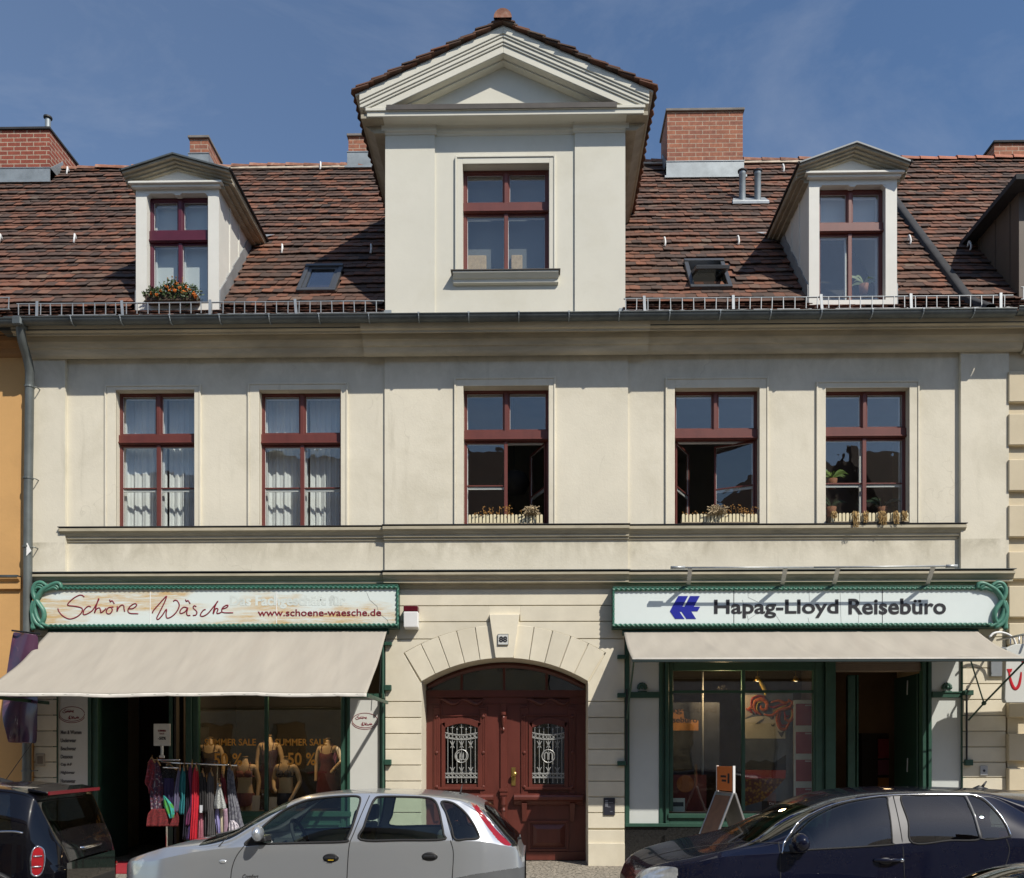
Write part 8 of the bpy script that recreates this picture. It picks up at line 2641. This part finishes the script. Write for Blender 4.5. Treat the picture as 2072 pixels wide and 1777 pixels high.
garment("maroon dress partly behind the white camisole", [(1245,1285,580),(1240,1310,700),(1270,1320,850),(1290,1330,1000)], M2("maroon_cloth", (0.15,0.015,0.025), bstr=0), 0.01, 2)
garment("pale pink dress near the right end of the rack", [(1280,1330,1050),(1285,1345,1250),(1285,1345,1410)], M2("pale_pink_cloth", (0.38,0.26,0.34), bstr=0), 0.03, 4, hanger=False)
garment("long grey patterned dress at the right end of the rack", [(1345,1385,480),(1325,1420,600),(1330,1450,850),(1345,1495,1050),(1350,1540,1250),(1355,1600,1400)], pat("grey_pattern_cloth", (0.15,0.155,0.18), (0.075,0.075,0.10), 22), -0.02, 4)
garment("white patterned hem hanging low at the right end of the rack", [(1370,1420,1215),(1355,1480,1280),(1355,1520,1390)], pat("white_leaf_cloth", (0.60,0.56,0.60), (0.30,0.28,0.33), 26), -0.06, 3, hanger=False, cat="skirt")
x, z = at(*GC(976, 1060), YR2-0.14)
o = MB().box(x-0.022, x+0.022, YR2-0.15, YR2-0.146, z-0.055, z+0.055).build("price_tag", M2("tag_white", (0.6,0.62,0.66))); tag(o, "small white price tag hanging from the black dress", "price tag")

# ------------------------------------------------------------------ travel agency window
def C6(a, b): return (1315.5+0.20354*a, 1315.5+0.20354*b)
def quad(a0, b0, a1, b1, Y):
    x0, z0_ = at(*C6(a0, b1), Y); x1, z1_ = at(*C6(a1, b0), Y)
    return x0, x1, z0_, z1_
# strip of red offer cards on a white rail panel
Y = 0.38
x0, x1, z0_, z1_ = quad(1428, 497, 1624, 1620, Y)
OF = thing("offer_rack", "tall white panel with four red offer cards in the travel agency window", "poster", ((x0+x1)/2, Y, z0_))
MB().box(x0, x1, Y, Y+0.012, z0_, z1_).build("panel", M2("offer_panel_white", (0.55,0.58,0.55)), OF)
CARD = M("red_offer_card", (0.28,0.035,0.05), 0.6, var=0.06, vs=10, bstr=0)
for a, b in ((535,750),(815,1030),(1090,1305),(1370,1590)):
    q0, q1, q2, q3 = quad(1449, a, 1604, b, Y)
    MB().box(q0, q1, Y-0.004, Y, q2, q3).build("offer_card", CARD, OF)
    c0, c1, c2, c3 = quad(1540, a+8, 1600, a+22, Y)
    MB().box(c0, c1, Y-0.006, Y-0.004, c2, c3).build("card_heading", M2("card_heading_pale", (0.5,0.42,0.42)), OF)
# large poster with an orange curling ornament
Y = 0.50
x0, x1, z0_, z1_ = quad(938, 430, 1420, 1605, Y)
PO = thing("travel_poster", "large travel poster with orange curling ornament and fish scale pattern", "poster", ((x0+x1)/2, Y, z0_))
MB().box(x0, x1, Y, Y+0.01, z0_, z1_).build("sheet", M2("poster_slate", (0.12,0.135,0.16), 0.35, var=0.2, vs=3, bstr=0), PO)
def flat(parent, name, poly, mat, dy):
    pts = [at(*C6(a, b), Y-dy) for a, b in poly]
    m = MB(); m.prism(pts, Y-dy-0.001, Y-dy); return m.build(name, mat, parent)
CRM = M2("poster_cream", (0.50,0.46,0.36), bstr=0)
flat(PO, "cream_field", [(942,690),(1020,665),(1240,640),(1262,740),(1340,800),(1345,880),(942,880)], CRM, 0.002)
flat(PO, "pale_field", [(942,450),(1060,440),(1040,560),(1020,640),(942,680)], M2("poster_pale", (0.34,0.30,0.26), bstr=0), 0.0015)
flat(PO, "red_band", [(945,1190),(1350,1195),(1345,1275),(945,1280)], M2("poster_red_band", (0.38,0.045,0.035), bstr=0), 0.002)
sm, nt_, b_ = base_mat("fish_scale_print")
v = _n(nt_, "ShaderNodeTexVoronoi"); v.inputs["Scale"].default_value = 22
nt_.links.new(_n(nt_, "ShaderNodeTexCoord").outputs["Object"], v.inputs["Vector"])
nt_.links.new(mixc(nt_, ramp(nt_, v.outputs["Distance"], 0.2, 0.6), (0.34,0.17,0.02), (0.10,0.03,0.02)), b_.inputs["Base Color"])
flat(PO, "scale_field", [(945,1280),(1345,1275),(1230,1400),(1120,1500),(945,1550)], sm, 0.002)
flat(PO, "dark_field", [(945,1130),(1000,1090),(1090,1110),(1150,1090),(1230,1120),(1350,1040),(1350,1195),(945,1190)], M2("poster_black", (0.015,0.016,0.02), bstr=0), 0.0025)
flat(PO, "dark_caption", [(1110,1500),(1420,1505),(1420,1603),(1110,1603)], bpy.data.materials["poster_black"], 0.003)
def curl(pts, r0):
    P = spline([p3(*C6(a, b), Y-0.012) for a, b in pts], 6); n = len(P)
    m.tube(P, [r0*(0.25+0.85*math.sin(math.pi*(0.08+0.84*i/(n-1)))) for i in range(n)], 8, flat=0.25)
for nm, mt, cs in (("orange_curls", M2("poster_orange", (0.36,0.085,0.02), 0.5, var=0.4, vs=25, bstr=0), [
      ([(1105,645),(1040,590),(1045,515),(1110,490),(1165,530),(1150,590),(1105,585),(1105,550)], 0.030), ([(1130,640),(1210,650),(1290,600),(1385,570),(1415,520),(1370,490)], 0.026),
      ([(1285,600),(1262,680),(1290,770),(1345,785),(1385,720)], 0.026), ([(1200,520),(1280,505),(1350,525),(1400,500)], 0.022), ([(1385,560),(1425,620),(1400,700),(1350,690),(1345,640)], 0.022), ([(960,600),(1000,575),(1040,600)], 0.02)]),
   ("red_curls", M2("poster_red", (0.25,0.02,0.02), 0.5, var=0.3, vs=25, bstr=0), [([(1060,640),(1010,560),(1020,480),(1090,455),(1150,470)], 0.016), ([(1180,560),(1240,570),(1300,545),(1370,545)], 0.018), ([(1300,620),(1285,690),(1310,750),(1360,740)], 0.014), ([(1330,600),(1350,660),(1385,650)], 0.014), ([(950,580),(990,600),(1020,630)], 0.016)]),
   ("yellow_curls", M2("poster_yellow", (0.42,0.30,0.05), bstr=0), [([(1085,630),(1060,580),(1075,525),(1120,515)], 0.010), ([(1220,610),(1290,575),(1380,540)], 0.009), ([(1272,640),(1275,700),(1305,765)], 0.009), ([(1000,520),(1030,470),(1060,450)], 0.012), ([(1400,600),(1410,650),(1385,690)], 0.008)])):
    m = MB()
    for pts, r0 in cs: curl(pts, r0)
    m.build(nm, mt, PO, smooth=True)
m = MB(); curl([(1085,300),(1110,340),(1140,400),(1150,450)], 0.03); m.build("yellow_streamer", M2("poster_yellow", (0.45,0.36,0.05), bstr=0), PO, smooth=True)
for pl_ in ([(1045,735),(1090,700),(1140,675),(1125,700),(1090,730)], [(1185,665),(1205,680),(1235,650),(1225,690),(1200,690)], [(1200,735),(1220,745),(1240,725),(1235,760),(1210,760)], [(1265,800),(1300,820),(1340,800),(1310,870),(1290,850)]):
    flat(PO, "grey_bird", pl_, M2("poster_grey", (0.12,0.12,0.13), bstr=0), 0.004)
for t, a0, b0, a1, b1, mt in (("BERLIN", 946, 818, 1060, 848, "poster_grey"), ("Die neuen", 1185, 1512, 1330, 1540, "poster_text_white"), ("Kataloge", 1185, 1560, 1330, 1592, "poster_text_white")):
    if t == "BERLIN": continue
    q = quad(a0, b0, a1, b1, Y-0.006)
    text_mesh("poster_lettering", t, 0.1, M2("poster_text_white", (0.55,0.56,0.56), bstr=0), PO, (q[0], Y-0.006, q[2]), w=q[1]-q[0], h=q[3]-q[2], bold=0.001, depth=0.0005)
# left backdrop: dark panel, agency lettering over a lit orange glow painted as a patch
Y = 0.85
x0, x1, z0_, z1_ = quad(150, 520, 690, 1180, Y)
PB = thing("window_backdrop", "dark blue backdrop poster with orange patch and lettering in the travel agency window", "poster", ((x0+x1)/2, Y, z0_))
MB().box(x0, x1, Y, Y+0.01, z0_, z1_).build("sheet", M2("backdrop_blue", (0.030,0.036,0.050), 0.6, var=0.5, vs=2, bstr=0), PB)
flat(PB, "painted_glow_patch", [(150,600),(330,590),(340,680),(480,700),(480,800),(150,800)], M2("painted_orange_glow", (0.40,0.19,0.07), 0.8, var=0.25, vs=3, bstr=0), 0.002)
for t, a0, b0, a1, b1 in (("Hapag-Lloyd", -20, 560, 660, 640), ("Reisebüro", 110, 665, 470, 722)):
    q = quad(a0, b0, a1, b1, Y-0.005)
    text_mesh("backdrop_lettering", t, 0.1, BLK, PB, (q[0], Y-0.006, q[2]), w=q[1]-q[0], h=q[3]-q[2], bold=0.002, depth=0.0005)
Y = 0.5
x0, x1, z0_, z1_ = quad(230, 1240, 560, 1605, Y)
o = thing("travel_poster", "dark red and orange poster low at the left of the travel agency window", "poster", ((x0+x1)/2, Y, z0_))
MB().box(x0, x1, Y, Y+0.01, z0_, z1_).build("sheet", M2("red_poster", (0.13,0.022,0.02), 0.5, var=0.3, vs=3, bstr=0), o)
m = MB(); c = at(*C6(350, 1330), Y-0.004); m.prism([(c[0]+0.14*math.cos(a), c[1]+0.14*math.sin(a)) for a in [2*math.pi*k/24 for k in range(24)]], Y-0.003, Y-0.001); m.build("orange_disc", M2("poster_orange2", (0.30,0.10,0.03), bstr=0), o)
Y = 0.20
x0, x1, z0_, z1_ = quad(218, 1472, 345, 1608, Y)
o = thing("leaflet", "white leaflet with a dark picture standing in the lower left window corner", "leaflet", ((x0+x1)/2, Y, z0_))
MB().box(x0, x1, Y, Y+0.006, z0_, z1_).build("sheet", M2("leaflet_white", (0.5,0.55,0.53), bstr=0), o)
q = quad(222, 1512, 332, 1555, Y); MB().box(q[0], q[1], Y-0.003, Y, q[2], q[3]).build("picture", M2("leaflet_picture", (0.04,0.05,0.06), bstr=0), o)
o = thing("display_pole", "thin white display pole inside the travel agency window", "pole", (fx(C6(521,0)[0], 0.62), 0.62, PZ))
m = MB(); m.tube([p3(*C6(521,215), 0.62), p3(*C6(521,1605), 0.62)], 0.018, 10); m.build("pole", M2("pole_white", (0.26,0.27,0.27), bstr=0), o, smooth=True)
m = MB(); m.hexa([p3(*C6(440,1605),0.6), p3(*C6(480,1605),0.6), p3(*C6(480,1605),0.61), p3(*C6(440,1605),0.61), p3(*C6(500,1380),0.6), p3(*C6(535,1370),0.6), p3(*C6(535,1370),0.61), p3(*C6(500,1380),0.61)]); m.build("leaning_card", M2("pale_card", (0.42,0.42,0.46), bstr=0), o)
# two small lit ceiling spots, and unseen warm lamps inside the shops
GLOW = bpy.data.materials.new("lit_spot"); GLOW.use_nodes = True
e = GLOW.node_tree.nodes["Principled BSDF"]; e.inputs["Emission Color"].default_value = (1.0,0.80,0.45,1); e.inputs["Emission Strength"].default_value = 1.6
for a, b, lb in ((1068, 292, "left"), (1448, 292, "right")):
    Y = 0.9
    x, z = at(*C6(a, b), Y)
    o = thing("spot_lamp", "small lit spot lamp under the travel agency ceiling, %s one" % lb, "lamp", (x, Y, z), group="lit spots in the travel agency")
    m = MB(); m.lathe([(0.075, z-0.03), (0.05, z), (0.03, z+0.05), (0.004, z+0.06), (0.004, z+0.3)], (x, Y, 0), 14); m.build("shade", BRASS, o, smooth=True)
    m = MB(); m.ball((x, Y, z-0.02), 0.035, 0.035, 0.02, 10, 6); m.build("bulb", GLOW, o, smooth=True)
for nm, px, Y, zz, pw in (("lingerie_shop_light", 560, 0.36, 3.0, 55), ("poster_fill_light", 1462, 0.33, 2.85, 32), ("agency_door_light", 1790, 2.4, 2.6, 1.5)):  # agency lamp just behind the glass is added to brighten the posters
    ld = bpy.data.lights.new(nm, "POINT"); ld.energy = pw; ld.color = (1.0, 0.66, 0.34); ld.shadow_soft_size = 0.08
    lo = bpy.data.objects.new(nm, ld); COL.objects.link(lo); lo.location = (fx(px, Y), Y, zz)
# things deep in the agency door
x, z = at(1778, 1540, 2.2)
o = thing("brochure_shelf", "dark shelf with red and orange brochures inside the agency door", "shelf", (x, 2.2, PZ))
MB().box(x-0.28, x+0.2, 2.25, 2.6, PZ, z+0.5).build("shelf_body", M2("dark_shelf", (0.03,0.022,0.018)), o)
for k, (c, a, b) in enumerate((((0.26,0.03,0.04), 0.05, 0.4), ((0.20,0.06,0.10), -0.25, 0.02), ((0.42,0.18,0.03), -0.55, -0.3))):
    MB().box(x+0.0, x+0.19, 2.22, 2.25, z+a, z+b).build("brochures", M2("brochure_%s" % ("red", "plum", "orange")[k], c), o)

# ------------------------------------------------------------------ folding pavement sign
YA = -1.0
AF = thing("a_frame_sign", "folding pavement sign with orange topper and brown face", "pavement sign", (fx(1468,YA), YA, PZ), R(12))
zt = at(1470, 1603, YA)[1]-PZ
hw = 0.30
def board(sgn, foot, name, face, mat):
    B = sub(name, AF)
    m = MB()
    for yy in (-hw, hw-0.03):
        m.hexa([(sgn*foot-0.015, yy, 0), (sgn*foot+0.015, yy, 0), (sgn*foot+0.015, yy+0.03, 0), (sgn*foot-0.015, yy+0.03, 0),
                (sgn*0.015-0.015, yy, zt), (sgn*0.015+0.015, yy, zt), (sgn*0.015+0.015, yy+0.03, zt), (sgn*0.015-0.015, yy+0.03, zt)])
    for t0, t1 in ((0.0, 0.03), (0.96, 1.0), (0.12, 0.15)):
        xa, xb = sgn*(foot+(0.015-foot)*t0), sgn*(foot+(0.015-foot)*t1)
        m.hexa([(xa-0.013, -hw+0.03, zt*t0), (xa+0.013, -hw+0.03, zt*t0), (xa+0.013, hw-0.03, zt*t0), (xa-0.013, hw-0.03, zt*t0),
                (xb-0.013, -hw+0.03, zt*t1), (xb+0.013, -hw+0.03, zt*t1), (xb+0.013, hw-0.03, zt*t1), (xb-0.013, hw-0.03, zt*t1)])
    m.build("frame", STEEL, B, bevel=0.004, local=True)
    if face:
        xa, xb = sgn*(foot+(0.015-foot)*0.151), sgn*(foot+(0.015-foot)*0.959)
        m = MB(); m.hexa([(xa-0.004, -hw+0.032, zt*0.151), (xa+0.004, -hw+0.032, zt*0.151), (xa+0.004, hw-0.032, zt*0.151), (xa-0.004, hw-0.032, zt*0.151),
                          (xb-0.004, -hw+0.032, zt*0.959), (xb+0.004, -hw+0.032, zt*0.959), (xb+0.004, hw-0.032, zt*0.959), (xb-0.004, hw-0.032, zt*0.959)])
        m.build("face", mat, B, local=True)
board(-1, 0.50, "front_board", True, M2("brown_poster_face", (0.22,0.115,0.075), 0.45, var=0.2, vs=4, bstr=0))
board(1, 0.42, "rear_board", True, M2("grey_board_back", (0.30,0.31,0.32), 0.5, bstr=0))
m = MB(); m.box(-0.32*0.55, 0.28*0.55, -hw+0.004, -hw+0.022, zt*0.52, zt*0.54); m.build("stay", STEEL, AF, local=True)
m = MB(); m.box(-0.012, 0.012, -hw+0.03, hw-0.03, zt+0.02, zt+0.37); m.build("topper", M2("orange_topper", (0.62,0.16,0.03), 0.5, var=0.05, bstr=0), AF, local=True)
m = MB(); m.box(-0.016, 0.016, -hw+0.01, -hw+0.03, zt-0.02, zt+0.38); m.box(-0.016, 0.016, hw-0.03, hw-0.01, zt-0.02, zt+0.38); m.build("topper_frame", WHITE, AF, local=True)
m = MB(); m.box(-0.0145, -0.012, -0.16, -0.10, zt+0.13, zt+0.27); m.box(-0.0145, -0.012, -0.05, 0.14, zt+0.21, zt+0.24); m.box(-0.0145, -0.012, -0.05, 0.10, zt+0.15, zt+0.18); m.build("topper_mark", BLK, AF, local=True)
